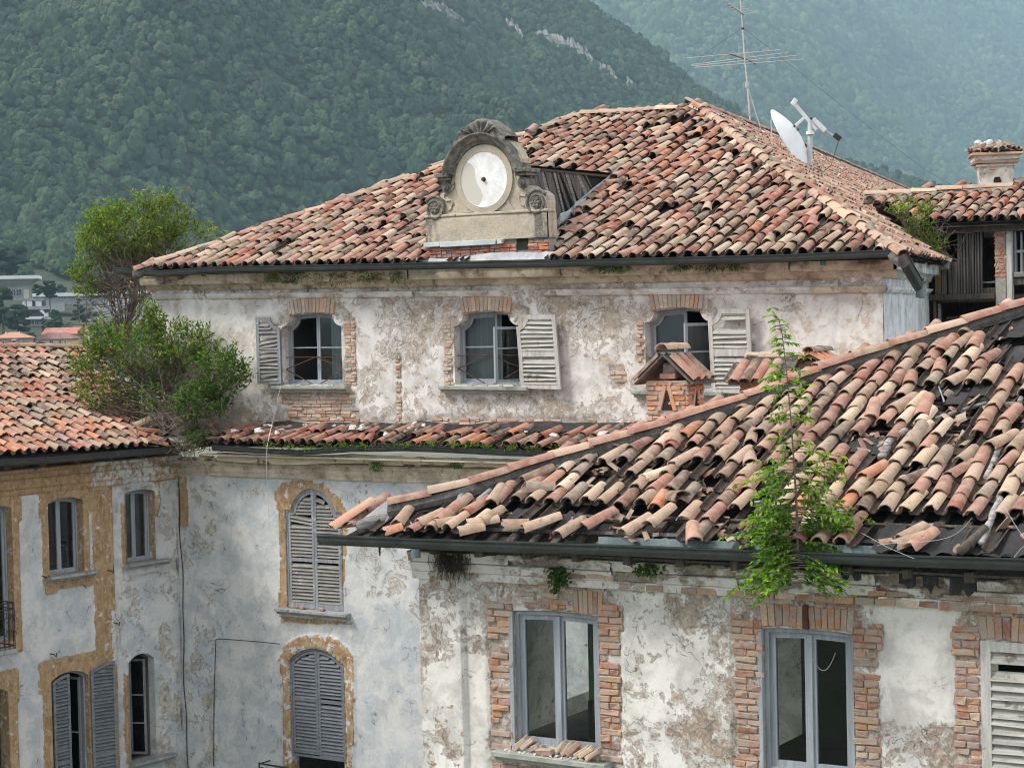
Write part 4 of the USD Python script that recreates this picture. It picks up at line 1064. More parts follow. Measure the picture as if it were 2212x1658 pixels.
# bricks where the coat has gone
for k, p in enumerate(patches):
    if k in (4, 5, 6, 7): bricks_in(main, WU, p, .062, .15, -.04, -.004, 20 + k, BR_PALE, edge=.02, skip=.12)
    else: bricks_in(main, WU, p, .060, .21, -.04, -.002, 20 + k, BR_PALE + BR[:2], edge=.12, skip=.10)
for k, (a, b, zl) in enumerate(((-4.08, -3.15, 11.13), (-.44, .46, 11.08), (3.10, 3.92, 11.06))):
    voussoirs(main, WU, a - .02, b + .02, zl, zl + .235, 13 if k < 2 else 12, -.04, .012, 40 + k, BR_PALE + [(.54, .32, .20)], sagl=.03, sagh=.05, fan=.22)
    for sgn, c in ((-1, a), (1, b)):         # the corner lobes
        for j in range(4):
            an = math.radians(20 + 24 * j); cx_ = c + sgn * .19; q = [(c + sgn * (.19 - .0) - sgn * .185 * math.sin(math.radians(90) - an + da) * 1.0, zl - .0 - .185 * math.cos(math.radians(90) - an + da)) for da in (0, 0)]
# cornice, frieze and string course under the gutter
sl = -.008
prof = [(-.02, 11.47), (.03, 11.47), (.07, 11.52), (.075, 11.56), (.055, 11.57)]
for a, b, er, sd in ((uL - .03, -5.95, .35, 1), (-5.95, -4.5, .9, 2), (-4.5, -1.4, .5, 3), (-1.4, 5.77, .6, 4), (5.77, uR + .07, .15, 5)):
    (v, f), bt = molding(WU, a + .003, b - .003, [(d + (.05 if a > 5.7 or b < -5.9 else 0), z - .017 * (a - uL)) for d, z in prof], .05, er, sd, .008, -.017)
    main.part('string_course', (v, f), M['cornice_pale'] if sd > 4 else M['plaster_upper'], smooth=True, attr='mask', tint=np.stack([.30 + .35 * bt, 0 * bt, .22 + 0 * bt], -1))
cprof = [(.0, 11.60), (.06, 11.63), (.11, 11.70), (.13, 11.72), (.24, 11.725), (.25, 11.74), (.255, 11.86), (.27, 11.87), (.275, 11.90), (.05, 11.92)]
for a, b, er, sd in ((uL - .2, -4.9, .55, 11), (-4.9, -1.36, .95, 12), (-1.36, 1.6, .12, 13), (1.6, 5.5, .35, 14), (5.5, uR + .22, .25, 15)):
    (v, f), bt = molding(WU, a + .003, b - .003, [(d, z - .012 * (a - uL)) for d, z in cprof], .05, er, sd, .008, -.012)
    main.part('cornice', (v, f), M['cornice_pale'], smooth=True, attr='mask', tint=np.stack([.24 + .42 * bt, 0 * bt, (.34 if sd in (11, 12) else .16) + .2 * bt], -1))
(v, f), bt = molding(WR, -.02, LR, [(d * .8, z - .165) for d, z in cprof], .05, .5, 16)
main.part('cornice', (v, f), M['plaster_side'], smooth=True, attr='mask', tint=np.stack([.3 + .3 * bt, 0 * bt, .5 + 0 * bt], -1))
(v, f), bt = molding(WR, -.02, LR, [(d, z - .24) for d, z in prof], .05, .4, 17)
main.part('string_course', (v, f), M['plaster_side'], smooth=True, attr='mask', tint=np.stack([.3 + .3 * bt, 0 * bt, .2 + 0 * bt], -1))

# windows of the upper storey
def cut(poly, a, b): return poly.intersection(sbox(a, 0, b, 30))
def main_window(k, label, leaves, bars_z):
    o = ops[k].buffer(-.006); b = o.bounds
    fr = o.difference(o.buffer(-.032, join_style=2))
    w = main.part('window', extrude(WU, fr, -.24, -.17), M['wood_blue'], label=label)
    inner = o.buffer(-.032, join_style=2); i = inner.bounds; m = (i[0] + i[2]) / 2
    return w, inner, i, m
w1, in1, i1, m1 = main_window(1, 'window with both glazed leaves shut and one curtain, behind a rusty rail', 0, 0)
for a, b in ((i1[0], m1 - .002), (m1 + .002, i1[2])): sash(main, w1, WU, cut(in1, a, b), -.235, 'wood_blue', 'pane', .034, ((i1[1] + i1[3]) / 2 + .02,), panes=a > m1)
w2, in2, i2, m2 = main_window(2, 'window with a curtained left leaf and its right leaf open', 0, 0)
sash(main, w2, WU, cut(in2, i2[0], m2 + .10), -.235, 'wood_blue', 'pane', .045, ((i2[1] + i2[3]) / 2 + .02,))
RW = rot(WU, i2[2], -.21, -72)
sash(main, w2, RW, sbox(-(i2[2] - m2), i2[1], 0, i2[3] - .2), -.04, 'wood_blue', 'pane', .045, ((i2[1] + i2[3]) / 2,))
w3, in3, i3, m3 = main_window(3, 'window behind the brick chimney with its right leaf standing open', 0, 0)
sash(main, w3, WU, cut(in3, i3[0], m3 + .06), -.235, 'wood_blue', 'pane_dusty', .045, ((i3[1] + i3[3]) / 2 - .07,))
RW = rot(WU, i3[2], -.21, -60)
sash(main, w3, RW, sbox(-(i3[2] - m3), i3[1], 0, i3[3] - .18), -.04, 'wood_blue', 'pane_dusty', .045, ((i3[1] + i3[3]) / 2 - .05,))
def curtain(parent, u0, u1, z0, z1, d, seed):
    g = np.random.default_rng(seed); us = np.linspace(u0, u1, 40); zs = np.linspace(z0, z1, 6); U, Z = np.meshgrid(us, zs, indexing='ij')
    D = d + .018 * np.sin(U * 52 + np.sin(U * 17) * 2) + .012 * np.sin(U * 21 + 1); v = WU.P(U, Z, D).reshape(-1, 3)
    i, j = np.meshgrid(np.arange(39), np.arange(5), indexing='ij'); q = np.stack([i * 6 + j, (i + 1) * 6 + j, (i + 1) * 6 + j + 1, i * 6 + j + 1], -1).reshape(-1, 4)
    main.part('curtain', (v, np.vstack([q[:, [0, 1, 2]], q[:, [0, 2, 3]]])), M['cloth'], parent, smooth=True)
curtain(w1, m1 + .16, i1[2] + .02, i1[1] - .1, i1[3] + .02, -.36, 1); curtain(w2, i2[0] - .05, m2 + .08, i2[1] - .0, i2[3] + .05, -.36, 2)
for k, (w, i) in enumerate(((w1, i1), (w2, i2))):
    zr, zm = i[1] + .43, i[1] + .22; m = (i[0] + i[2]) / 2; mb = MB(); e = .04
    for p in ([(i[0] - e, zr), (i[2] + e, zr)], [(i[0] - e, zm), (m, zr)], [(m, zr), (i[2] + e, zm)], [(i[0] - e, zm), (m - .03, i[1] - .06)], [(i[2] + e, zm), (m + .03, i[1] - .06)]):
        q = np.array(p); mb.add(*tube(WU.P(q[:, 0], q[:, 1], -.10), .009, 6))
    main.part('rail', mb, M['rust'], w)
mb = MB(); mb.add(*tube(WU.P(np.array([i3[0] - .04, i3[2] + .04]), np.array([i3[1] + .42] * 2), -.10), .009, 6)); main.part('rail', mb, M['rust'], w3)
sill(main, WU, -4.42, -2.80, 9.90, .11, .16, 'stone_sill_green', 'window_sill', 1, -.24)
sill(main, WU, -.86, .86, 9.90, .11, .16, 'stone_sill_green', 'window_sill', 2, -.24, -.02)
sill(main, WU, 2.78, 4.32, 9.83, .11, .16, 'stone_sill_green', 'window_sill', 3, -.24, -.02)
g_ = np.random.default_rng(9)
for k, (a, b) in enumerate(((-4.3, -2.9), (-.6, .6))):
    mb = MB()
    for j in range(26):
        s_ = g_.uniform(.015, .05); mb.add(*bevel_box(WU.P(g_.uniform(a, b), 9.895, g_.uniform(-.15, .02)), (s_, 0, 0), (0, s_ * g_.uniform(.6, 1.2), 0), (0, 0, s_ * .6), .004, g_, .006))
    main.part('plaster_crumbs', mb, M['rubble'], kind='stuff')
# shutters: leaf 1 stands half open on the left, leaves 2 and 3 hang open on the right
rs = np.random.default_rng(3)
S1 = rot(WU, -4.27, .03, 180 + 32); h = .48
shp = Polygon([(0, 9.93), (h, 9.93), (h, 11.10), (.19, 11.10)] + [(.19 * math.sin(a), 11.10 - .19 * math.cos(a)) for a in np.linspace(math.pi / 2, 0, 8)]).buffer(0)
S1 = Frame(WU.P(-4.27, 0, .03), -WU.e * math.cos(math.radians(9)) + WU.n * math.sin(math.radians(9)))
def mirror(W, poly):                      # a leaf hinged on its right edge seen from outside
    from shapely import affinity
    return affinity.scale(poly, -1, 1, origin=(0, 0))
S1m = Frame(S1.O, -S1.e)
shutter(main, 'shutter', S1m, mirror(S1, shp), .035, 'wood_grey', 'wood_slat_worn', .068, .06, .08, 10.52, rs, droop=(9, 10), worn=.006, label='grey weathered shutter left of its window')
for k, (uh, z0, z1, lean, miss, drp, lb) in enumerate(((.64, 9.86, 11.04, .07, (), (), 'whitish shutter hanging askew'), (4.08, 9.80, 11.06, .04, (13, 14), (7,), 'whitish shutter with a gap near its top'))):
    a = math.radians(4)
    F2 = Frame(WU.P(uh, 0, .06), WU.e * math.cos(a) + WU.n * math.sin(a)); wd = .78 if k == 0 else .72
    arc = [(.19 * math.sin(q), z1 - .19 * math.cos(q)) for q in np.linspace(0, math.pi / 2, 8)]
    p = [(0, z0), (wd, z0), (wd, z1), (.19, z1)] + arc[::-1][1:]
    p = [(x + lean * (z1 - z) * 1.0, z - x * .02) for x, z in p]
    shutter(main, 'shutter', F2, Polygon(p).buffer(0), .035, 'wood_white', 'wood_slat_white', .068, .07, .11, (10.42 if k == 0 else 10.40), rs, missing=miss, droop=drp, worn=.004, label=lb)

# the lower wall
uC = WL.px(388, 1200)[0]; uE = 2.6
wd = {1: arched(WL.px(619, 1200)[0], WL.px(739, 1200)[0], 6.13, 7.80, 8.17, 22, .13), 2: arched(WL.px(627, 1500)[0], WL.px(745, 1500)[0], 3.56, 5.20, 5.45, 20)}
wd[3] = None
low2 = sbox(WL.px(632, 1649)[0], 2.2, WL.px(745, 1649)[0], 3.60)
OPL = unary_union([wd[1], wd[2], low2])
och1 = Polygon([WL.px(x, y) for x, y in ((590, 1065), (610, 1040), (660, 1035), (700, 1045), (735, 1075), (752, 1110), (742, 1300), (742, 1318), (602, 1312), (604, 1180), (600, 1110))])
och2 = Polygon([WL.px(x, y) for x, y in ((602, 1425), (612, 1392), (650, 1372), (690, 1368), (735, 1380), (765, 1412), (768, 1470), (765, 1658), (746, 1658), (744, 1440), (690, 1405), (640, 1420), (628, 1440), (632, 1658), (614, 1658), (612, 1480))])
apron = Polygon([WL.px(x, y) for x, y in ((604, 1330), (764, 1340), (762, 1352), (700, 1348), (645, 1344), (606, 1346))])
strip = sbox(uC - .1, 2, WL.px(462, 1300)[0], 8.6); bare = Polygon([WL.px(x, y) for x, y in ((400, 1060), (460, 1060), (466, 1658), (395, 1658))])
OCH = unary_union([och1, apron, sbox(uC, 7.4, uC + .25, 8.3)]); OC2 = och2
grey = Polygon([WL.px(x, y) for x, y in ((770, 1180), (910, 1150), (910, 1460), (775, 1380))])
def low_mask(u, z):
    m = np.zeros((len(u), 3)); g = meshkit.fbm(np.stack([u * .6, z * .6, np.ones_like(u)], -1), 3, 19)
    m[:, 0] = .27 + (g - .5) * .5 + .20 * near(bare, u, z, .12) + .10 * np.clip((z - 7.7) / .5, 0, 1) + .10 * near(grey, u, z, .3)
    m[:, 1] = .02 + .62 * near(OCH, u, z, .015) + .55 * near(OC2, u, z, .015) + .24 * near(bare, u, z, .05)
    m[:, 0] -= .10 * near(unary_union([OCH, OC2]), u, z, .1)
    m[:, 2] = .07 + .06 * g + .25 * np.clip((z - 8.30) / .12, 0, 1) + .50 * np.exp(-((u - uC) / .16) ** 2) + .18 * np.exp(-((u - WL.px(463, 1300)[0]) / .025) ** 2)
    m[:, 2] += drips(u, z, [(q, 8.33, .5, .16, .26) for q in (-5.2, -4.4, -3.6, -2.3, -1.9, -1.2)] + [(q, 6.0, .6, .05, .36) for q in (-4.0, -3.6, -2.9, -2.5)])
    return m
raised = unary_union([och2.difference(wd[2]), strip])
def low_depth(u, z): return np.where(shapely.contains_xy(raised, u, z), .03, 0.0)
wm, wk = wall_grid(WL, sbox(uC - .05, 2.2, uE, 8.66).difference(OPL), .04, low_mask, low_depth)
main.part('lower_wall', wm, M['plaster_lower'], smooth=True, tint=wk, attr='mask')
for o, ms in ((wd[1], (.3, .5, .1)), (unary_union([wd[2], low2]), (.3, .5, .1))):
    rv, rm = reveal(WL, o, .02, -.18, ms); main.part('window_reveal', rv, M['plaster_lower'], tint=rm, attr='mask')
room(main, WL, wd[1].bounds, -.19, 1.5); room(main, WL, (low2.bounds[0], 2.3, low2.bounds[2], 5.5), -.19, 1.5)
LC = [(.0, 8.33), (.03, 8.335), (.035, 8.40), (.07, 8.43), (.075, 8.50), (.06, 8.52), (.10, 8.56), (.11, 8.60), (.02, 8.62)]
for a, b, sd in ((uC, -5.4, 31), (-5.4, -3.0, 32), (-3.0, -1.5, 33), (-1.5, uE, 34)):
    (v, f), bt = molding(WL, a + .003, b - .003, LC, .05, .4, sd, .005)
    main.part('cornice', (v, f), M['cornice_pale'], smooth=True, attr='mask', tint=np.stack([.26 + .3 * bt, .30 + 0 * bt, .12 + 0 * bt], -1))
for k in range(9):
    u = -5.6 + k * .93
    main.part('rafter_end', fbev(WL, u, u + .11, 8.62, 8.72, -.1, .20, .008, g_, .004), M['wood_pale'])
# weathered fascia boards hanging under the skirt gutter
pts = [(470, 976), (620, 985), (760, 980), (870, 985), (1000, 988), (1150, 992), (1290, 996)]
fa = [WL.px(x, y, .24) for x, y in pts]
for k, (a, b, off, h) in enumerate(((0, 3, 0, .15), (2, 4, .03, .12), (4, 6, -.0, .14))):
    us = np.linspace(fa[a][0], fa[b][0], 16); zs = np.interp(us, [p[0] for p in fa], [p[1] for p in fa])
    v, f = sweep(WL.P(us, zs, .24 + off), [(-.012, -h), (.012, -h), (.014, -h * .5), (.012, 0), (-.012, 0)], WL.n)
    v += (meshkit.fbm(v * 5, 3, k)[:, None] - .5) * .03 * (WL.n + UPV)
    main.part('fascia_board', (v, f), M['wood_pale'])
v, f = sweep(WL.P(np.array([-5.4, uE]), np.array([8.70, 8.70]), .0), [(0, 0), (.38, .02), (.38, .05), (0, .03)], WL.n); main.part('soffit_board', (v, f), M['wood_pale'])
gp = [(462, 962), (560, 968), (650, 972), (760, 964), (880, 962), (980, 966), (1100, 972), (1300, 976)]
gutter(main, [WL.P(*WL.px(x, y, .42), .42) for x, y in gp], WL.n, 'gutter_dark', .85)

# arched shutters of the lower wall
def double_arched(k, o, zs, label, droops, missing, frame, lean=0.0, short=0.0):
    b = o.bounds; m = (b[0] + b[2]) / 2; p = None
    W2 = WL.shift(-.05)
    q = o.buffer(-.004)
    fr = q.difference(q.buffer(-.035, join_style=2))
    w = main.part('window', extrude(W2, fr, -.05, .045), M[frame], label=label)
    inn = q.buffer(-.036, join_style=2); i = inn.bounds
    for s_, (a, c) in enumerate(((i[0], m - .003), (m + .003, i[2]))):
        leaf_ = inn.intersection(sbox(a, 0, c, 30))
        if short and s_ == 0: leaf_ = leaf_.intersection(sbox(a - 1, i[1] + .02, c + 1, 30))
        shutter(main, 'shutter', W2.shift(.0), leaf_, .035, frame, 'wood_slate' if k == 2 else 'wood_slat_worn', .060, .05, .06, zs[s_], rs, missing=missing[s_], droop=droops[s_], tilt=38)
    return w
double_arched(1, wd[1], (6.95, 6.95), 'tall window closed by grey shutters with broken slats under a round arch', ((24, 23), (29,)), ((22,), (28,)), 'wood_grey')
double_arched(2, unary_union([wd[2]]), (4.55, 4.55), 'lower window closed by dark grey shutters under a flat arch', ((), ()), ((), ()), 'wood_slate', short=.02)
sill(main, WL, WL.px(604, 1316)[0], WL.px(758, 1330)[0], 6.11, .10, .15, 'stone_sill', 'window_sill', 5, -.10, -.01)
sill(main, WL, WL.px(610, 1650)[0], WL.px(760, 1655)[0], 2.9, .10, .14, 'stone_sill', 'window_sill', 6, -.10)
for x, y in ((655, 1316), (698, 1320)):
    u, z = WL.px(x, y); main.part('shutter_catch', fbev(WL, u - .045, u + .045, 6.11, 6.16, .01, .06, .01), M['brick_red'], tint=(.45, .16, .15))
# balcony rail glimpsed at the foot of the lower window
mb = MB(); u0, z0 = WL.px(584, 1640); 
for j in range(8):
    an = np.linspace(0, 2 * np.pi, 9); c = np.array([u0 + .06 + .10 * j, z0 - .10]); mb.add(*tube(WL.P(c[0] + .04 * np.cos(an), c[1] + .04 * np.sin(an), .30), .010, 5))
mb.add(*tube(WL.P(np.array([u0, u0 + 1.3]), np.array([z0, z0 - .03]), .30), .016, 6)); mb.add(*tube(WL.P(np.array([u0, u0 + 1.3]), np.array([z0 - .18, z0 - .2]), .30), .012, 6)); mb.add(*tube(WL.P(np.array([u0, u0]), np.array([z0 + .02, z0 - 1]), .30), .014, 6)); mb.add(*tube(WL.P(np.array([u0, u0]), np.array([z0 - .01, z0 - .01]), np.array([0, .30])), .012, 6))
main.part('balcony_rail', mb, M['iron'])

# skirt roof between the storeys
pitch_s = .30
SK = Slope(WL.P(*WL.px(470, 962, .40), .40), WL.P(*WL.px(1290, 974, .40), .40) - WL.P(*WL.px(470, 962, .40), .40), pitch_s, (0, 1, 0))
lenS = .95 / math.cos(math.atan(pitch_s))
reg = Polygon([(-.35, -.02), (8.5, -.02), (8.5, lenS), (-.35, lenS)])
v = SK.P(np.array([-.5, 8.6, 8.6, -.5]), np.array([0, 0, lenS + .1, lenS + .1]), -.02); main.part('roof_deck', (v, np.array([[0, 1, 2], [0, 2, 3]])), M['deck'])
RED = dict(red=4, orange=1.2, rose=1.6, brown=2.6, dark=1.5, pink=.6, sand=.2)
tiled(main, SK, Polygon([(-.35, -.1), (8.5, -.1), (8.5, lenS * .70), (-.35, lenS * .70)]), .225, .40, .088, .52, RED, 61, name='skirt_tile', rest='skirt_tiles', jitter=1.5, limit=60, odd=.12, skip=.05)
# the torn black felt along the foot of the upper wall
us = np.linspace(.35, 8.4, 150); mb = MB(); g = np.random.default_rng(4)
hh = .02 + .14 * meshkit.fbm(np.stack([us * 1.6, us * 0, us * 0], -1), 3, 6); ff = np.abs(np.sin(us * 13)) * .03
v = np.vstack([SK.P(us, lenS * .66 + 0 * us, .05 + ff * .5), SK.P(us, lenS * .90 + 0 * us, .05 + ff), SK.P(us, lenS * .985 + 0 * us, .02 + hh * .7)])
i, j = np.meshgrid(np.arange(149), np.arange(2), indexing='ij'); q = np.stack([j * 150 + i, j * 150 + i + 1, (j + 1) * 150 + i + 1, (j + 1) * 150 + i], -1).reshape(-1, 4)
main.part('roofing_felt', (v, np.vstack([q[:, [0, 1, 2]], q[:, [0, 2, 3]]])), M['tarp'])
for k in range(26):
    a = g.uniform(.2, 4.2) if k < 14 else g.uniform(.2, 8); s_ = g.uniform(.04, .12)
    main.part('fallen_plaster', bevel_box(SK.P(a, g.uniform(.1, .6), .16), SK.e * s_, SK.s * s_ * g.uniform(.5, 1), (SK.n + g.normal(0, .3, 3)) * s_ * .5, .01, g, .014), M['rubble'])

# the hipped roof
EL, ER = WU.P(*WU.px(283, 579, .40), .40), WU.P(*WU.px(1944, 543, .40), .40)
EL, ER = EL - UPV * .05, ER - UPV * .05
MR = Slope(EL, ER - EL, .455, (0, 1, 0))
front = Polygon([MR.px(*p, .09) for p in ((284, 582), (420, 536), (700, 442), (975, 345), (1108, 291), (1255, 242), (1500, 224), (1640, 330), (1800, 442), (1945, 545))])
gab = dict(u0=-1.58, u1=1.18)
def clk_gap(x, y):
    if 925 < x < 1262 and y > 352 and Polygon([(928, 570), (930, 400), (985, 360), (1245, 368), (1262, 385), (1240, 450), (1205, 505), (1190, 570)]).contains(Point(x, y)): return True
    for (cx_, cy_, a, b) in ((1470, 262, 24, 10), (620, 530, 12, 6), (1430, 460, 20, 6), (740, 470, 10, 6), (1255, 510, 14, 8), (870, 470, 9, 7)):
        if ((x - cx_) / a) ** 2 + ((y - cy_) / b) ** 2 < 1: return True
    return False
WARM = dict(rose=2.6, pink=2.4, tan=2.2, sand=2.4, cream=1.4, grey=1.2, red=1.3, brown=.8, dark=.35, orange=.25)
def main_tint(rng, x, y):
    w = dict(WARM)
    if abs(x - 1480 + (y - 300) * .8) < 60 and 250 < y < 420: w['orange'] = 3.5; w['red'] = 3.0
    return pick(rng, w)
ft = tiled(main, MR, front, .233, .335, .086, .43, WARM, 71, gap=clk_gap, jitter=1.55, limit=300, tintf=main_tint, odd=.10, skip=.010)
# decks: front with the dormer notch, right flank, and the far sides
notch = Polygon([MR.px(*p) for p in ((918, 572), (930, 440), (1000, 356), (1238, 372), (1190, 500), (1180, 572))])
dk = front.difference(notch).buffer(0)
def flat(S, poly, h=-.02):
    mb = MB()
    for g in getattr(poly, 'geoms', [poly]):
        vv, ff = trimesh.creation.triangulate_polygon(g, engine='earcut'); mb.add(S.P(vv[:, 0], vv[:, 1], h), ff)
    return mb
main.part('roof_deck', flat(MR, dk), M['deck'])
A = MR.P(*MR.px(1500, 224, .10)); Bq = MR.P(*MR.px(1255, 242, .10))
nR = unit(np.cross(A - ER, eR)); nR = nR if nR[2] > 0 else -nR
inw = nR * [1, 1, 0]
SR = Slope(ER, eR, np.linalg.norm(nR[:2]) / nR[2], -inw)
Cq = SR.P(*SR.px(2085, 464))
rside = Polygon([SR.ab(ER), SR.ab(ER + eR * 7.5), SR.ab(Cq), SR.ab(A)]).buffer(0)
main.part('roof_deck', flat(SR, rside), M['deck'])
tiled(main, SR, rside, .225, .335, .084, .43, WARM, 72, name='side_tile', rest='side_tiles', jitter=1.0, limit=120, odd=.10)
mb = MB(); Cb = Cq + np.array([-1.5, 3.0, -1.6]); BL = np.array([uL - .4, 9.0, 11.9])
mb.add([EL, Bq, BL], [[0, 1, 2]]); mb.add([Bq, A, Cb, BL], [[0, 1, 2, 3]]); mb.add([A, Cq, Cb], [[0, 1, 2]])
main.part('rear_roof', mb, M['roof_red'])
PALE = dict(pink=2, sand=2.2, tan=2, cream=1, rose=1)
hipL = [MR.P(*MR.px(x, y, .15), .06) for x, y in ((286, 578), (420, 532), (560, 486), (700, 440), (835, 392), (975, 345), (1108, 291), (1255, 240))]
ridge(main, hipL, .46, .10, PALE, 81, skip=(4, 13, 19), jit=1.3)
ridge(main, [MR.P(*MR.px(x, y, .16), .07) for x, y in ((1255, 240), (1380, 233), (1500, 224))], .46, .105, dict(sand=2, pink=2, cream=1), 82, skip=(5,))
hipR = [MR.P(*MR.px(x, y, .15), .07) for x, y in ((1950, 545), (1870, 490), (1800, 440), (1720, 388), (1640, 330), (1560, 262), (1500, 224))]
ridge(main, hipR, .44, .11, dict(sand=2, tan=2, cream=1, pink=1), 83, jit=1.6, skip=(9,))
ridge(main, [Cq + UPV * .07, SR.P(*SR.px(1955, 409), .07), SR.P(*SR.px(1700, 305), .07), A + UPV * .07], .44, .10, dict(rose=2, brown=1, tan=1), 84)
# main gutter, its broken end and the outlet stub
gp = [(256, 579), (345, 586), (462, 577), (740, 572), (980, 567), (1195, 563), (1500, 556), (1700, 551), (1800, 546), (1945, 540)]
gutter(main, [WU.P(*WU.px(x, y, .46), .46) for x, y in gp], WU.n, 'gutter_green', 1.0)
# ------------------------------------------------------------------ the clock gable, aerials
GW = Frame((0, .02), (1, 0)); GD = .30
clk = Thing('clock_gable', 'scrolled stone gable holding a flaking white clock dial without hands', 'clock', GW.P(-.18, 12.2, 0))
def c2(x, y):                              # from the enlarged study of the gable to its face
    return GW.px((x / 3.605 + 900) / 1.1212, (y / 3.605 + 240) / 1.1212, GD)
um, zm_ = c2(993, 700); uw = c2(1255, 700)[0] - um
half = [(482, 1255), (482, 1050), (488, 1010), (483, 960), (490, 900), (515, 872), (560, 855), (590, 850), (600, 820), (640, 795), (668, 770), (690, 735), (705, 690), (712, 640), (700, 620), (672, 600), (672, 560), (690, 548), (715, 480), (765, 410), (830, 362), (900, 338), (975, 330)]
L_ = [c2(*p) for p in half]; L_ = [(um - abs(um - u) if u < um + .1 else um, z) for u, z in L_]
prof = L_ + [(2 * um - u, z) for u, z in L_[::-1]]
body = Polygon(prof).buffer(0)
zb_ = c2(482, 1255)[1]
def gable_mask(u, z):
    m = np.zeros((len(u), 3)); dx = np.abs(u - um); e = np.clip((dx - .62) / .35, 0, 1)
    m[:, 2] = .02 + .62 * e * np.clip((12.95 - z) / .3, .25, 1) + .5 * np.clip((z - 13.5) / .2, 0, 1) * (dx > .42) + .40 * np.clip((dx - .50) / .2, 0, 1) * np.clip((z - 13.3) / .3, 0, 1)
    m[:, 2] += .22 * np.exp(-((z - (zb_ + .42)) / .05) ** 2)
    return m
gv, gk = wall_grid(GW, body, .035, gable_mask, lambda u, z: np.where(z < zb_ + .41, .035, 0.0), GD)
gb = clk.part('body', gv, M['gable_stone'], smooth=True, tint=gk, attr='mask')
sv, sm = reveal(GW, body, GD + .004, .05, (0, 0, .45)); clk.part('body_side', (sv[0], sv[1][:, ::-1]), M['gable_stone'], tint=sm, attr='mask')
clk.part('body_back', extrude(GW, body.buffer(-.01), .04, .06), M['gable_stone'], attr='mask', tint=(0, 0, .5))
# the dial
uc, zc = c2(993, 700); Rd = abs(c2(1197, 700)[0] - c2(788, 700)[0]) / 2
uc = (c2(1197, 700)[0] + c2(788, 700)[0]) / 2; zc = c2(993, 701)[1]
rr = np.linspace(0, 1, 26); aa = np.linspace(0, 2 * np.pi, 97)[:-1]; RR, AA = np.meshgrid(rr, aa, indexing='ij')
du, dz = RR * np.sin(AA) * Rd, RR * np.cos(AA) * Rd
x_, z_ = RR * np.sin(AA), RR * np.cos(AA)
curve = np.interp(z_, [-1, -.75, -.55, -.3, -.05, .2, .42, .60, .72, .9], [-.30, -.10, -.08, -.22, -.36, -.38, -.42, -.55, -1.2, -1.4])
offm = .5 + np.clip((curve - x_) * 4, -.5, .5)
offm = np.where(RR > .965, 0, offm)
v = GW.P(uc + du, zc + dz, GD + .035 + 0 * du).reshape(-1, 3); mk = np.stack([RR, AA / (2 * np.pi), offm], -1).reshape(-1, 3)
i, j = np.meshgrid(np.arange(25), np.arange(96), indexing='ij'); q = np.stack([i * 96 + j, (i + 1) * 96 + j, (i + 1) * 96 + (j + 1) % 96, i * 96 + (j + 1) % 96], -1).reshape(-1, 4)
dial_ = clk.part('clock_face', (v, np.vstack([q[:, [0, 2, 1]], q[:, [0, 3, 2]]])), M['dial'], tint=mk, attr='mask', label='round white dial whose left side has flaked to bare grey')
def ring(r0, r1, d0, d1, n=72):
    a = np.linspace(0, 2 * np.pi, n + 1)
    return extrude(GW, Polygon([(uc + r1 * math.sin(t), zc + r1 * math.cos(t)) for t in a]).difference(Polygon([(uc + r0 * math.sin(t), zc + r0 * math.cos(t)) for t in a])), d0, d1)
clk.part('dial_rim', ring(Rd - .004, Rd + .10, GD - .02, GD + .045), M['gable_stone'], attr='mask', tint=(0, 0, .02))
clk.part('spindle', tube([GW.P(uc, zc, GD + .0), GW.P(uc, zc, GD + .075)], .028, 10), M['rust'], dial_)
clk.part('spindle_hole', tube([GW.P(uc, zc, GD + .033), GW.P(uc, zc, GD + .042)], .036, 12), M['iron'], dial_)
# arch cornice over the dial
def arch_pts(r, a0, a1, n=30, dz=0.0): return [(uc + r * math.sin(t), zc + dz + r * math.cos(t)) for t in np.linspace(a0, a1, n)]
(uo, zo) = c2(690, 552); zi = c2(980, 330)[1]; dz0 = .02
ro = abs(uc - uo); czz = zi - ro
def arch_sweep(prof, a0, a1, cz_, n=36):
    vs = []; 
    for t in np.linspace(a0, a1, n):
        for (rr_, dd_) in prof: vs.append((uc + rr_ * math.sin(t), cz_ + rr_ * math.cos(t), dd_))
    vs = np.array(vs); m = len(prof); i, j = np.meshgrid(np.arange(n - 1), np.arange(m), indexing='ij')
    q = np.stack([i * m + j, i * m + (j + 1) % m, (i + 1) * m + (j + 1) % m, (i + 1) * m + j], -1).reshape(-1, 4)
    w = GW.P(vs[:, 0], vs[:, 1], vs[:, 2]); w = w + (meshkit.fbm(w * 11, 3, 5)[:, None] - .5) * .02
    return w, np.vstack([q[:, [0, 1, 2]], q[:, [0, 2, 3]]])
AM = 1.42
clk.part('arch_molding', arch_sweep([(ro - .11, GD - .02), (ro - .11, GD + .04), (ro - .07, GD + .06), (ro - .05, GD + .11), (ro + .0, GD + .13), (ro + .035, GD + .19), (ro + .06, GD + .19), (ro + .065, .04), (ro, .04)], -AM, AM, czz), M['carved_stone'], smooth=25)
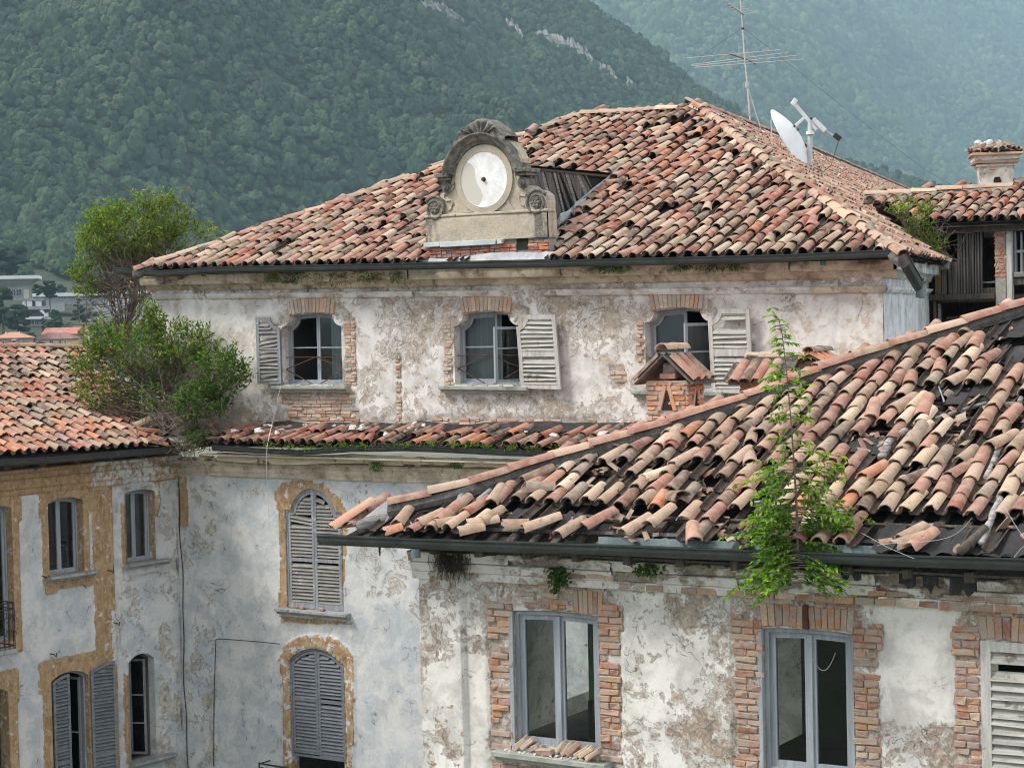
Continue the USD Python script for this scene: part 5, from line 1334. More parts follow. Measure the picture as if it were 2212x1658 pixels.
for s_ in (-1, 1):
    a = uc + s_ * (ro - .02); b = uc + s_ * (ro + .22)
    z0 = czz + ro * math.cos(AM) - .02
    clk.part('impost', fbev(GW, min(a, b), max(a, b), z0 - .03, z0 + .035, .05, GD + .17, .01), M['carved_stone'])
    clk.part('impost', fbev(GW, min(a, b) + .03 * (s_ < 0), max(a, b) - .03 * (s_ > 0), z0 - .08, z0 - .032, .05, GD + .12, .01), M['carved_stone'])
    # small scroll under the impost
    for (r_, d_) in ((.085, .10), (.055, .13), (.026, .155)):
        c = (uc + s_ * (ro + .07), z0 - .19)
        an = np.linspace(0, 2 * np.pi, 21)[:-1]; clk.part('scroll', extrude(GW, Polygon([(c[0] + r_ * math.cos(t), c[1] + r_ * 1.1 * math.sin(t)) for t in an]), .06, GD + d_ - .05), M['carved_stone'])
    # the big volute with its rosette
    cu, cz_ = c2(562, 955) if s_ < 0 else c2(1428, 915)
    if s_ > 0: cu = 2 * um - c2(562, 955)[0]; cz_ = c2(562, 955)[1] + .0
    sp = [(cu + s_ * (.04 + .125 * (1 - t)) * math.cos(2.2 * math.pi * 2 * t + .6) * 1.25, cz_ + (.04 + .125 * (1 - t)) * 1.25 * math.sin(2.2 * math.pi * 2 * t + .6)) for t in np.linspace(0, .62, 40)]
    an = np.linspace(0, 2 * np.pi, 33)[:-1]
    vol = clk.part('volute', extrude(GW, Polygon([(cu + .178 * math.cos(t), cz_ + .20 * math.sin(t)) for t in an]), .06, GD + .03), M['gable_stone'], attr='mask', tint=(0, 0, .55))
    clk.part('volute_rib', tube(GW.P(np.array([p[0] for p in sp]), np.array([p[1] for p in sp]), GD + .035), np.linspace(.030, .02, 40), 7), M['carved_stone'], vol, smooth=True)
    clk.part('rosette', tube([GW.P(cu, cz_, GD + .02), GW.P(cu, cz_, GD + .06)], .095, 20), M['carved_stone'], vol)
    mb = MB()
    for k in range(6):
        t = k * math.pi / 3; m_ = trimesh.creation.icosphere(1, 1.0); vv = np.array(m_.vertices) * [.036, .028, .02]
        c, s2 = math.cos(t), math.sin(t); mb.add(GW.P(cu + .055 * c + vv[:, 0] * c - vv[:, 1] * s2, cz_ + .055 * s2 + vv[:, 0] * s2 + vv[:, 1] * c, GD + .068 + vv[:, 2]), np.array(m_.faces))
    m_ = trimesh.creation.icosphere(1, .026); vv = np.array(m_.vertices); mb.add(GW.P(cu + vv[:, 0], cz_ + vv[:, 1], GD + .07 + vv[:, 2]), np.array(m_.faces))
    clk.part('petal', mb, M['carved_stone'], vol, smooth=True)
    # raised S band from the impost down to the volute
    q = [c2(*p) for p in ((735, 660), (738, 710), (720, 760), (690, 800), (640, 835), (632, 870), (660, 890), (700, 880), (715, 910), (700, 950), (672, 975))]
    q = [(um - s_ * (um - u) * -1 if s_ > 0 else u, z) for u, z in q]; q = [(2 * um - u if s_ > 0 and u < um else u, z) for u, z in q]
    clk.part('scroll_band', tube(GW.P(np.array([p[0] for p in q]), np.array([p[1] for p in q]), GD + .008), .018, 6), M['gable_stone'], attr='mask', tint=(0, 0, .35), smooth=True)
    # inner edge strip and the little spandrel leaf
    q = [c2(*p) for p in ((742, 600), (740, 720))]; q = [(2 * um - u if s_ > 0 else u, z) for u, z in q]
    clk.part('edge_strip', fbev(GW, min(q[0][0], q[0][0]) - .012, q[0][0] + .012, q[1][1], q[0][1], GD - .01, GD + .018, .005), M['gable_stone'], attr='mask', tint=(0, 0, .1))
    q = [c2(*p) for p in ((795, 885), (790, 935), (752, 1000), (900, 985), (830, 940))]; q = [(2 * um - u if s_ > 0 else u, z) for u, z in q]
    clk.part('spandrel', extrude(GW, Polygon(q).buffer(.001), GD - .01, GD + .022), M['gable_stone'], attr='mask', tint=(0, 0, .08))
# base mouldings
ub0, ub1 = prof[0][0], 2 * um - prof[0][0]
clk.part('ledge', fbev(GW, ub0 - .01, ub1 + .01, zb_ + .40, zb_ + .445, .08, GD + .055, .012), M['gable_stone'], attr='mask', tint=(0, 0, .35))
# shell crest
def crest():
    W_, H_ = c2(1215, 390)[0] - c2(765, 390)[0], c2(990, 185)[1] - c2(990, 330)[1]
    zb0 = czz + ro + .02; out = []
    un = np.linspace(-1, 1, 61); vn = np.linspace(0, 1, 17); Un, Vn = np.meshgrid(un, vn, indexing='ij')
    top = np.interp(np.abs(un), [0, .12, .25, .40, .52, .62, .75, .9, 1.0], [1.0, .99, .93, .80, .66, .54, .34, .08, -.14])
    bot = (np.sqrt(np.maximum(ro ** 2 - (un * W_ / 2 * .98) ** 2, 0)) - ro) + .0
    Z = zb0 + bot[:, None] + (H_ * top - bot).clip(.01)[:, None] * Vn
    U_ = uc + Un * W_ / 2
    ang = np.arctan2(Un * W_ / 2, (Z - zb0 + .05)); rad = np.hypot(Un * W_ / 2, Z - zb0 + .05)
    rel = .05 + .055 * np.abs(np.sin(ang * 6.5)) * (np.abs(ang) < 1.15) * np.clip(rad / .1, 0, 1) * (rad < .36) + .10 * meshkit.fbm(np.stack([U_ * 9, Z * 9, 0 * Z], -1), 3, 3) * (np.abs(ang) > 1.0)
    D = GD + .05 + rel * np.clip((1.02 - Vn) * 6, .25, 1)
    n = 17; v = GW.P(U_, Z, D).reshape(-1, 3); vb = GW.P(U_, Z, .07 + 0 * Z).reshape(-1, 3)
    i, j = np.meshgrid(np.arange(60), np.arange(16), indexing='ij'); q = np.stack([i * n + j, (i + 1) * n + j, (i + 1) * n + j + 1, i * n + j + 1], -1).reshape(-1, 4)
    m = len(v); k = np.arange(60); s1 = np.stack([k * n + 16, (k + 1) * n + 16, m + (k + 1) * n + 16, m + k * n + 16], -1)
    q = np.vstack([q, q[:, ::-1] + m, s1])
    return np.vstack([v, vb]), np.vstack([q[:, [0, 1, 2]], q[:, [0, 2, 3]]])
cr = clk.part('shell_crest', crest(), M['carved_stone'], smooth=50)
for s_ in (-1, 1):
    c = (uc + s_ * .27, czz + ro + .09)
    for r_, d_ in ((.06, .11), (.034, .14)): clk.part('curl', tube([GW.P(c[0], c[1], GD), GW.P(c[0], c[1], GD + d_ + .03)], r_, 12), M['carved_stone'], cr)
# brick plinth, flashing strips, hole, lead apron
zp = c2(482, 1380)[1]; zf = zb_
clk.part('plinth', fbox(GW, ub0 + .02, ub1 - .02, zp - .15, zb_ + .01, .05, GD - .03), M['mortar'])
bricks_in(clk, GW, sbox(ub0, zp - .02, ub1 - .62, zb_ - .07), .058, .19, GD - .05, GD + .0, 5, BR_RED, edge=.03, skip=.03, mat='brick_red')
bricks_in(clk, GW, sbox(ub1 - .40, zp - .02, ub1, zb_ - .01), .058, .19, GD - .05, GD + .0, 6, BR_RED + BR[:2], edge=.03, mat='brick_red')
clk.part('plinth_hole', fbox(GW, ub1 - .62, ub1 - .41, zp + .06, zb_ - .01, GD - .04, GD - .012), M['deck'])
for a, b, s_ in ((ub0 - .02, ub0 + .30, .005), (ub0 + .31, ub0 + 1.38, -.005), (ub0 + 1.42, ub1 - .85, .004)): clk.part('flashing', fbev(GW, a, b, zb_ - .075 + s_, zb_ + .003, GD - .02, GD + .07, .006, np.random.default_rng(3), .006), M['zinc'])
n = 30; us = np.linspace(ub0 - .5, ub1 + .15, n); g = np.random.default_rng(2)
r0 = GW.P(us, zp + .0 + .03 * np.sin(us * 3), GD + .01); eo = np.array([MR.P(*MR.ab(p - np.array([0, .36, 0])), .05) for p in r0])
eo = np.array([[p[0], EL[1] + .04, np.interp(p[0], [EL[0], ER[0]], [EL[2], ER[2]]) + .05] for p in r0])
mid = (r0 + eo) / 2 + UPV * (meshkit.fbm(r0 * 3, 3, 4)[:, None] - .5) * .10
r0[:, 2] += .05 * np.clip((us - um - .6), 0, 1)
v = np.vstack([r0, mid, eo]); i, j = np.meshgrid(np.arange(n - 1), np.arange(2), indexing='ij'); q = np.stack([j * n + i, (j + 1) * n + i, (j + 1) * n + i + 1, j * n + i + 1], -1).reshape(-1, 4)
clk.part('lead_apron', (v, np.vstack([q[:, [0, 1, 2]], q[:, [0, 2, 3]]])), M['lead'])
# the dormer behind: open cheek of sagging boards, top plate, zinc valley
def rz(u, y): p = MR.ab((u, y, 12)); k = MR.P(*MR.ab((u, y, 12.0)));  n_ = MR.n; return float(EL[2] - ((u - EL[0]) * n_[0] + (y - EL[1]) * n_[1]) / n_[2])
xr_ = um + .56; zt_ = c2(1330, 590)[1]; yb = GW.O[1]
ytop = yb
while rz(xr_, ytop) < zt_: ytop += .02
fr_ = Frame((xr_, yb), (0, 1))
for k in range(15):
    y0 = .12 + k * .125; y1 = y0 + .115
    if yb + y1 > ytop - .02: break
    lo = max(rz(xr_, yb + y1) - .05, zp)
    y0 += g_.uniform(-.02, .02); y1 = y0 + g_.uniform(.07, .12)
    q = [(y0 + .35 + g_.uniform(0, .25), lo), (y1 + .35 + g_.uniform(0, .25), lo), (y1 - .02, zt_ - .02), (y0 - .02, zt_ - .02)]
    clk.part('cheek_board', extrude(fr_, Polygon(q).buffer(0), -.02 - .004 * (k % 3), .004 - .004 * (k % 2)), M['wood_plank'] if k % 3 else M['wood_beam'])
clk.part('cheek_backing', extrude(fr_, Polygon([(0, zp), (0, zt_), (ytop - yb, zt_), (.05, rz(xr_, yb) - .1)]).buffer(0), -.06, -.035), M['deck'])
clk.part('dormer_plate', fbev(fr_, -.1, ytop - yb, zt_ - .02, zt_ + .025, -.10, .02, .008), M['wood_dark'])
fl = Frame((um - .56, ytop), (0, -1)); clk.part('cheek_board', extrude(fl, Polygon([(0, zt_), (ytop - yb, zt_), (ytop - yb, zp)]).buffer(0), -.03, 0), M['wood_grey'])
v = np.array([[um - .6, yb, zt_ + .05], [xr_ + .05, yb, zt_ + .05], [xr_ + .05, ytop + .1, zt_ + .06], [um - .6, ytop + .1, zt_ + .06]]); clk.part('dormer_roof', (v, np.array([[0, 1, 2], [0, 2, 3]])), M['deck'])
g = np.random.default_rng(8); yy = np.linspace(yb - .15, ytop + .12, 14)
a = np.array([[xr_ + .03, y, rz(xr_, y) + .13 + g.normal(0, .012)] for y in yy]); b = np.array([[xr_ + .05, y, rz(xr_, y) + .015] for y in yy]); c = np.array([[xr_ + .26 + g.normal(0, .02), y, rz(xr_ + .2, y) + .055] for y in yy])
v = np.vstack([a, b, c]); n = 14; i, j = np.meshgrid(np.arange(n - 1), np.arange(2), indexing='ij'); q = np.stack([j * n + i, (j + 1) * n + i, (j + 1) * n + i + 1, j * n + i + 1], -1).reshape(-1, 4)
clk.part('valley_flashing', (v, np.vstack([q[:, [0, 1, 2]], q[:, [0, 2, 3]]])), M['zinc'])
for k in range(3):
    y = yb + .35 + .5 * k; z = rz(xr_, y)
    clk.part('flashing', bevel_box(np.array([xr_ + .07, y, z + .05]), (.02, 0, 0), (.03, .30, .10), (.05, 0, .16), .004, g, .012), M['zinc'])

# ---- television aerial
ab_ = SR.P(*SR.px(1622, 278)); top = at(1597, -14, float((ab_ - EYE) @ FWD))
ant = Thing('tv_aerial', 'tall thin television aerial with two sets of rods on the roof hip', 'antenna', ab_)
dst = float((ab_ - EYE) @ FWD)
A2 = lambda x, y, dd=0.0: at(x, y, dst + dd)
ant.part('mast', tube([A2(1622, 280), A2(1614, 180), A2(1608, 120), A2(1604, 60), A2(1598, -12)], [.022, .020, .017, .014, .011], 8), M['antenna_metal'], smooth=True)
for k, (xa, ya, xb, yb2, dd) in enumerate(((1476, 126, 1686, 108, .5), (1493, 140, 1704, 113, .15), (1493, 143, 1722, 120, -.2), (1500, 146, 1735, 128, -.5))):
    ant.part('rod', tube([A2(xa, ya, dd), A2(xb, yb2, dd)], .0065, 5), M['antenna_metal'])
ant.part('boom', tube([A2(1576, 117, .55), A2(1612, 128, 0), A2(1632, 139, -.55)], .014, 6), M['rust'])
ant.part('boom', tube([A2(1571, 10, .5), A2(1598, 26, 0), A2(1606, 33, -.1)], .011, 6), M['rust'])
for k in range(6):
    x, y, dd = 1568 + 8 * k, 14 + 4 * k, .4 - .14 * k
    ant.part('rod', tube([A2(x - 4, y + 1 - 4, dd), A2(x + 26, y - 8, dd)], .004, 5), M['antenna_metal'])
ant.part('clamp', tube([A2(1613, 176), A2(1614, 190)], .035, 8), M['antenna_metal']); ant.part('clamp', tube([A2(1604.5, 60), A2(1605, 64)], .03, 8), M['iron'])
ant.part('stay', tube([A2(1614, 185), A2(1640, 268), A2(1648, 302)], .011, 6), M['antenna_metal'])
solo('guy_wire', MB().add(*tube([A2(1606, 61), at(1700, 135, dst + 1.5), at(1800, 215, dst + 3.5), at(1910, 300, dst + 5.6), at(2000, 368, dst + 7), at(2112, 432, dst + 8)], .0035, 4)), M['cable'], 'dark guy wire running from the aerial mast down to the far right chimney', 'wire')
solo('guy_wire', MB().add(*tube([A2(1604, 61), at(1560, 90, dst + 2), at(1520, 118, dst + 4), at(1488, 150, dst + 6), at(1440, 236, dst + 8.5)], .0035, 4)), M['cable'], 'dark guy wire running left from the aerial mast behind the roof', 'wire')
# ---- satellite dish
db = SR.P(*SR.px(1752, 374)); dd_ = float((db - EYE) @ FWD)
D3 = lambda x, y, d=0.0: at(x, y, dd_ + d)
dish = Thing('satellite_dish', 'white satellite dish seen from its side on a steel post', 'satellite dish', db)
dish.part('post', tube([D3(1755, 372), D3(1748, 350), D3(1750, 300), D3(1750, 262)], [.05, .055, .052, .052], 12), M['dish_steel'], smooth=True)
dish.part('collar', tube([D3(1750, 291), D3(1750, 284)], .085, 12), M['white_metal']); dish.part('foot_clamp', tube([D3(1748, 362), D3(1749, 352)], .075, 10), M['dish_steel'])
p0, p1 = D3(1668, 238), D3(1744, 371); ctr = (p0 + p1) / 2; ax = unit(p1 - p0); Rr = np.linalg.norm(p1 - p0) / 2
vw = unit(EYE - ctr); nrm = unit(np.cross(ax, vw)); nrm = nrm if nrm @ RGT < 0 else -nrm             # opens to the left, away from the post
side = unit(np.cross(ax, nrm)); face = unit(nrm * .99 - vw * .16); face = unit(face - ax * (face @ ax)); side = np.cross(ax, face)
rr = np.linspace(0, 1, 12); aa = np.linspace(0, 2 * np.pi, 41)[:-1]; RR, AA = np.meshgrid(rr, aa, indexing='ij'); n = 40
def cup(off): return (ctr + (RR * np.cos(AA) * Rr)[..., None] * ax + (RR * np.sin(AA) * Rr * .96)[..., None] * side - ((1 - RR ** 2) * Rr * .30 + off)[..., None] * face).reshape(-1, 3)
i, j = np.meshgrid(np.arange(11), np.arange(40), indexing='ij'); q = np.stack([i * n + j, (i + 1) * n + j, (i + 1) * n + (j + 1) % n, i * n + (j + 1) % n], -1).reshape(-1, 4)
mb = MB().add(cup(0 * RR), q).add(cup(0 * RR + .015), q[:, ::-1]); dish.part('reflector', mb, M['dish_white'], smooth=True)
dish.part('rim', tube([ctr + math.cos(t) * Rr * ax + math.sin(t) * Rr * .96 * side for t in np.linspace(0, 2 * np.pi, 41)], .014, 6), M['dish_white'], smooth=True)
def beam(t, name, a, b, w, mat, parent=None):
    a, b = np.asarray(a), np.asarray(b); d = b - a; s1 = unit(np.cross(d, UPV)) * w; s2 = unit(np.cross(d, s1)) * w
    return t.part(name, bevel_box(a - s1 / 2 - s2 / 2, d, s1, s2, .006), M[mat], parent)
beam(dish, 'mount_arm', D3(1716, 274), D3(1742, 250), .055, 'white_metal'); beam(dish, 'arm', D3(1716, 224), D3(1764, 281), .07, 'white_metal')
dish.part('feed_box', bevel_box(D3(1707, 224, .08), D3(1716, 230) - D3(1708, 224), D3(1717, 211) - D3(1708, 224), -vw * .15 * -1, .01), M['white_metal'])
beam(dish, 'bracket', D3(1756, 258), D3(1782, 283), .10, 'white_metal'); beam(dish, 'counter_arm', D3(1768, 270), D3(1800, 294), .035, 'dish_steel')
dish.part('counterweight', bevel_box(D3(1798, 295, .06), D3(1812, 306) - D3(1798, 295), D3(1805, 286) - D3(1798, 295), vw * .12, .006), M['iron'])
for k, (x, y) in enumerate(((1716, 272), (1724, 280), (1752, 256))): dish.part('bolt', tube([D3(x, y, -.02), D3(x, y, -.09)], .022, 8), M['iron'])
dish.part('cable', tube([D3(1811, 307), D3(1802, 335), D3(1795, 358), D3(1780, 370), D3(1762, 372)], .008, 5), M['cable'])
dish.part('stay', tube([D3(1668, 240), D3(1666, 262), D3(1668, 325), D3(1675, 332), D3(1712, 352), D3(1738, 352)], .010, 5), M['white_metal'])
dish.part('foot_plate', bevel_box(SR.P(*SR.px(1750, 372), .06), SR.e * .5, -SR.s * .55, SR.n * .02, .005), M['dish_steel'])
# ------------------------------------------------------------------ the ochre side wing on the left
cW = WL.P(*WL.px(386, 1200), 0)
eW = heading(38.0)
WG = Frame(cW, eW)                                    # u is negative going left, 0 at the inner corner
wing = Thing('side_wing', 'ochre and white side wing with tall narrow windows along the left edge', 'building', WG.P(-2, 0))
def gq(*pts): return Polygon([WG.px(x, y) for x, y in pts])
def gspan(xl, xr, zb_, zs_, zt_, y=1200): return arched(WG.px(xl, y)[0], WG.px(xr, y)[0], zb_, zs_, zt_)
gw = {'a': gspan(103, 179, 6.86, 8.08, 8.15), 'b': gspan(272, 334, 6.88, 8.09, 8.14), 'c': gspan(-60, 25, 5.9, 8.07, 8.14),
      'd': arched(WG.px(110, 1550)[0], WG.px(190, 1550)[0], 2.3, 5.10, 5.22), 'e': gspan(277, 332, 3.40, 5.16, 5.28, 1500), 'f': arched(WG.px(-70, 1600)[0], WG.px(18, 1600)[0], 2.3, 5.08, 5.20)}
GO = unary_union(list(gw.values()))
def frame_of(o, side, top, bot, ear=0.0):
    b = o.bounds
    p = sbox(b[0] - side, b[1] - bot, b[2] + side, b[3] + top)
    return unary_union([p, sbox(b[0] - side - ear, b[3] - .30, b[2] + side + ear, b[3] + top - .05)])
GF = unary_union([frame_of(gw['a'], .14, .13, .16, .05), frame_of(gw['c'], .16, .13, .2, .05), frame_of(gw['d'], .20, .26, 0, .05), frame_of(gw['f'], .2, .26, 0, .05), sbox(gw['b'].bounds[0] - .12, 6.75, gw['b'].bounds[0], 8.22), sbox(gw['b'].bounds[2], 7.6, gw['b'].bounds[2] + .14, 8.24),
                  sbox(gw['e'].bounds[0] - .13, 3.4, gw['e'].bounds[0], 5.0)])
upr = sbox(WG.px(199, 1200)[0], 2, WG.px(244, 1200)[0], 8.27)
band = sbox(-9, 8.24, 0, 8.9)
OG = unary_union([GF, upr, band])
peelg = unary_union([gq((268, 1280), (300, 1270), (310, 1420), (250, 1430), (240, 1340)), gq((345, 1060), (385, 1060), (385, 1658), (350, 1658)), gq((255, 1040), (300, 1040), (340, 1060), (300, 1065), (262, 1080)), gq((250, 1400), (330, 1400), (330, 1440), (260, 1450))])
def wing_mask(u, z):
    m = np.zeros((len(u), 3)); g = meshkit.fbm(np.stack([u * .7, z * .7, 2 + 0 * u], -1), 3, 29)
    m[:, 0] = .20 + (g - .5) * .3 + .24 * near(peelg, u, z, .2)
    k = near(OG, u, z, .015)
    m[:, 1] = .03 + .64 * k; m[:, 0] -= .10 * k
    m[:, 1] -= .30 * near(peelg, u, z, .1)
    m[:, 2] = .06 + .06 * g + .22 * np.clip((z - 8.3) / .2, 0, 1) + .45 * np.exp(-(u / .18) ** 2)
    m[:, 2] += drips(u, z, [(q, 8.25, .5, .10, .26) for q in (-3.3, -2.4, -1.5, -.9, -.3)] + [(q, 6.72, .5, .05, .36) for q in (-2.9, -2.05, -1.25, -.35)])
    return m
def wing_depth(u, z): return np.where(shapely.contains_xy(unary_union([GF, upr]), u, z), .035, 0.0)
wm, wk = wall_grid(WG, sbox(-6.5, 2.2, .12, 8.9).difference(GO), .04, wing_mask, wing_depth)
wing.part('wall', wm, M['plaster_lower'], smooth=True, tint=wk, attr='mask')
for k, o in gw.items():
    rv, rm = reveal(WG, o, .035, -.20, (.30, .62 if k not in 'e' else .25, .12)); wing.part('window_reveal', rv, M['plaster_lower'], tint=rm, attr='mask')
    room(wing, WG, o.bounds, -.205, 1.6)
GC = [(.0, 8.27), (.04, 8.275), (.045, 8.36), (.09, 8.38), (.095, 8.52), (.06, 8.53), (.065, 8.62), (.16, 8.64), (.17, 8.70), (.02, 8.72)]
for a, b, sd in ((-6.5, -1.98, 41), (-1.98, 0, 42)):
    (v, f), bt = molding(WG, a, b, GC, .05, .25, sd, .004)
    wing.part('cornice', (v, f), M['plaster_lower'], smooth=True, attr='mask', tint=np.stack([.26 + .25 * bt, (.72 if sd == 41 else .5) + 0 * bt, .22 + 0 * bt], -1))
for k in range(8):
    u = -.35 - k * .72; wing.part('rafter_end', fbev(WG, u, u + .12, 8.72, 8.83, -.1, .30, .01, g_, .006), M['wood_dark'])
v, f = sweep(WG.P(np.array([-6.5, .1]), np.array([8.84, 8.84]), 0), [(-.2, 0), (.42, -.04), (.42, -.02), (-.2, .02)], WG.n); wing.part('soffit_board', (v, f), M['wood_dark'])
def casement(o, label=None, pane_='pane'):
    q = o.buffer(-.004); fr = q.difference(q.buffer(-.03, join_style=2)); b = o.bounds; m = b[0] + (b[2] - b[0]) * .48
    w = wing.part('window', extrude(WG, fr, -.19, -.12), M['wood_blue'], label=label); inn = q.buffer(-.031, join_style=2); i = inn.bounds
    for a, c in ((i[0], m - .002), (m + .002, i[2])): sash(wing, w, WG, inn.intersection(sbox(a, 0, c, 30)), -.185, 'wood_blue', pane_, .04)
    return w, i, m
for k in 'abc':
    w, i, m = casement(gw[k])
    us = np.linspace(i[0], i[2], 24); zs = np.array([i[1], i[3]]); U, Z = np.meshgrid(us, zs, indexing='ij'); v = WG.P(U, Z, -.75 + .012 * np.sin(U * 60)).reshape(-1, 3); i_ = np.arange(23)
    if k == 'b': wing.part('curtain', (v, np.vstack([np.stack([2 * i_, 2 * i_ + 2, 2 * i_ + 3], -1), np.stack([2 * i_, 2 * i_ + 3, 2 * i_ + 1], -1)])), M['wood_dark'], w, smooth=True)
sill(wing, WG, WG.px(96, 1258)[0], WG.px(200, 1240)[0], 6.86, .09, .16, 'stone_sill', 'window_sill', 7, -.18)
sill(wing, WG, WG.px(266, 1230)[0], WG.px(360, 1215)[0], 6.88, .09, .16, 'stone_sill', 'window_sill', 8, -.18)
sill(wing, WG, WG.px(278, 1657)[0], WG.px(370, 1636)[0], 3.42, .10, .18, 'stone_sill', 'window_sill', 9, -.18)
for a, b, z in ((96, 200, 6.73), (266, 360, 6.76)):                 # aprons under the sills
    u0, u1 = WG.px(a, 1240)[0], WG.px(b, 1240)[0]
    wing.part('apron', extrude(WG, Polygon([(u0, z + .05), (u0, z - .16), (u0 + .22, z - .16), (u0 + .26, z - .10), (u1 - .22, z - .09), (u1 - .20, z - .12), (u1 - .02, z - .12), (u1, z + .05)]), 0, .03), M['plaster_lower'], attr='mask', tint=(.25, .72 if a < 200 else .35, .1))
# lower left window: leaf half shut and leaf folded back on the wall
b = gw['d'].bounds
q = gw['d'].buffer(-.004); w = wing.part('window', extrude(WG, q.difference(q.buffer(-.035, join_style=2)), -.15, -.05), M['wood_grey'])
lf = q.buffer(-.036, join_style=2).intersection(sbox(b[0], 0, b[0] + (b[2] - b[0]) * .50, 30)); shutter(wing, 'shutter', WG.shift(.0), lf, .035, 'wood_slate', 'wood_slate', .060, .05, .06, 3.7, rs, tilt=38)
sash(wing, None, rot(WG, b[0] + (b[2] - b[0]) * .98, -.14, 78), Polygon([(-.40, 2.4), (0, 2.4), (0, 5.05), (-.40, 5.05)]), 0, 'wood_blue', 'pane', .045, (3.3, 4.1))
an = math.radians(14); F3 = Frame(WG.P(b[2] + .03, 0, .05), WG.e * math.cos(an) + WG.n * math.sin(an))
shutter(wing, 'shutter', F3, Polygon([(0, 2.3), (.46, 2.3), (.46, 5.28), (.30, 5.27), (0, 5.16)]), .035, 'wood_slate', 'wood_slate', .060, .05, .06, 3.7, rs, tilt=38)
# lower right window: one glazed leaf standing open inside a dark hole
b = gw['e'].bounds; q = gw['e'].buffer(-.004); w = wing.part('window', extrude(WG, q.difference(q.buffer(-.035, join_style=2)), -.19, -.12), M['wood_dark'])
sash(wing, w, rot(WG, b[2] - .03, -.16, 58), sbox(-(b[2] - b[0]) * .52, b[1] + .05, 0, b[3] - .14), 0, 'wood_grey', 'pane', .04, (4.0, 4.5))
# far left balcony with its wrought iron
u0, u1 = WG.px(-160, 1370, .6)[0], WG.px(34, 1370, .6)[0]
bal = wing.part('balcony', fbev(WG, u0, u1 + .02, 5.80, 5.88, 0, .62, .015), M['stone_sill'])
mb = MB()
for z in (6.62, 6.52, 5.93): mb.add(*tube([WG.P(u0, z, .58), WG.P(u1, z, .58), WG.P(u1, z, .02)], .011, 5))
for k in range(14):
    u = u1 - .10 * k; mb.add(*tube([WG.P(u, 5.88, .58), WG.P(u, 6.62, .58)], .008, 5))
    for zc_, s_ in ((6.12, 1), (6.34, -1)):
        an_ = np.linspace(0, 1.6 * np.pi, 11); rr_ = .04 * np.linspace(1.1, .45, 11)
        mb.add(*tube(WG.P(u - .05 + rr_ * np.cos(an_) * s_, zc_ + rr_ * np.sin(an_) * 1.6, .58), .007, 4))
for k in range(5):
    d = .06 + k * .12; mb.add(*tube([WG.P(u1, 5.88, d), WG.P(u1, 6.62, d)], .008, 5))
    an_ = np.linspace(0, 1.6 * np.pi, 11); rr_ = .045 * np.linspace(1.1, .45, 11)
    for zc_ in (6.1, 6.36): mb.add(*tube(WG.P(u1 + 0 * rr_, zc_ + rr_ * np.sin(an_) * 1.6, d + .04 + rr_ * np.cos(an_)), .007, 4))
wing.part('railing', mb, M['iron'], bal)
for x, y in ((112, 1232 + 180), (248, 1345), (95, 1245), (235, 1232)):
    u, z = WG.px(x, y); wing.part('wall_hook', tube(WG.P(np.array([u - .06, u, u + .02, u + .05]), np.array([z + .02, z, z - .04, z + .02]), np.array([.03, .07, .09, .07])), .010, 5), M['rust'])
# cables in the inner corner
for k, (x0, x1) in enumerate(((377, 379), (390, 392))):
    zz = np.linspace(8.2, 2.3, 24); u = WL.px(x0, 1100)[0] + .02 * np.sin(zz * 2.1 + k) + .015 * np.sin(zz * 5)
    wing.part('wall_cable', tube(WL.P(u + .03, zz, .05), .009, 5), M['cable'])
for pl in ([(366, 1218), (372, 1240), (374, 1400), (380, 1420), (377, 1658)], [(470, 1380), (480, 1378), (560, 1384), (608, 1389)], [(465, 1652), (466, 1500), (470, 1380)]):
    q = [WL.px(*p) for p in pl]; wing.part('wall_cable', tube(WL.P(np.array([a for a, _ in q]), np.array([b_ for _, b_ in q]), .045), .008, 5), M['cable'])
# roof
EG0, EG1 = WG.P(*WG.px(0, 988, .40), .40), WG.P(*WG.px(372, 964, .40), .40)
SW = Slope(EG0, EG1 - EG0, .36, -WG.n)
reg = Polygon([SW.px(*p) for p in ((-260, 1007), (372, 964), (318, 905), (262, 830), (205, 763), (-260, 764))])
WRED = dict(red=2.2, orange=1.6, rose=2.2, pink=1.8, tan=1.6, sand=.9, brown=1.3, grey=.6, dark=.5)
def wing_tint(rng, x, y):
    w = dict(WRED)
    if y < 830: w['sand'] = 1.6; w['grey'] = 1.4; w['tan'] = 2.4; w['orange'] = .5
    if x > 230: w['orange'] = 2.2; w['red'] = 3; w['dark'] = 1.6
    return pick(rng, w)
wing.part('roof_deck', flat(SW, reg), M['deck'])
tiled(wing, SW, reg, .215, .335, .080, .43, WRED, 91, jitter=1.3, limit=300, tintf=wing_tint, odd=.05)
rl = [SW.P(*SW.px(x, y), .06) for x, y in ((-260, 758), (60, 757), (140, 759), (205, 761), (260, 765))]
ridge(wing, rl[::-1], .44, .10, dict(rose=3, pink=2, tan=1), 92)
g0 = rl[0]; mb = MB(); dn = WG.n * -1
mb.add([rl[0], rl[-1], rl[-1] + dn * 4 - UPV * 1.6, rl[0] + dn * 4 - UPV * 1.6], [[0, 1, 2, 3]]); wing.part('rear_roof', mb, M['roof_red'])
gp = [(-260, 1014), (0, 993), (120, 986), (235, 976), (370, 965), (400, 962)]
gutter(wing, [WG.P(*WG.px(x, y, .46), .46) for x, y in gp], WG.n, 'gutter_dark', 1.0)
wing.part('rear_wall', fbox(WG, -6.5, -.5, 0, 8.6, -4.2, -4.0), M['mortar_pale'])
g = np.random.default_rng(12)
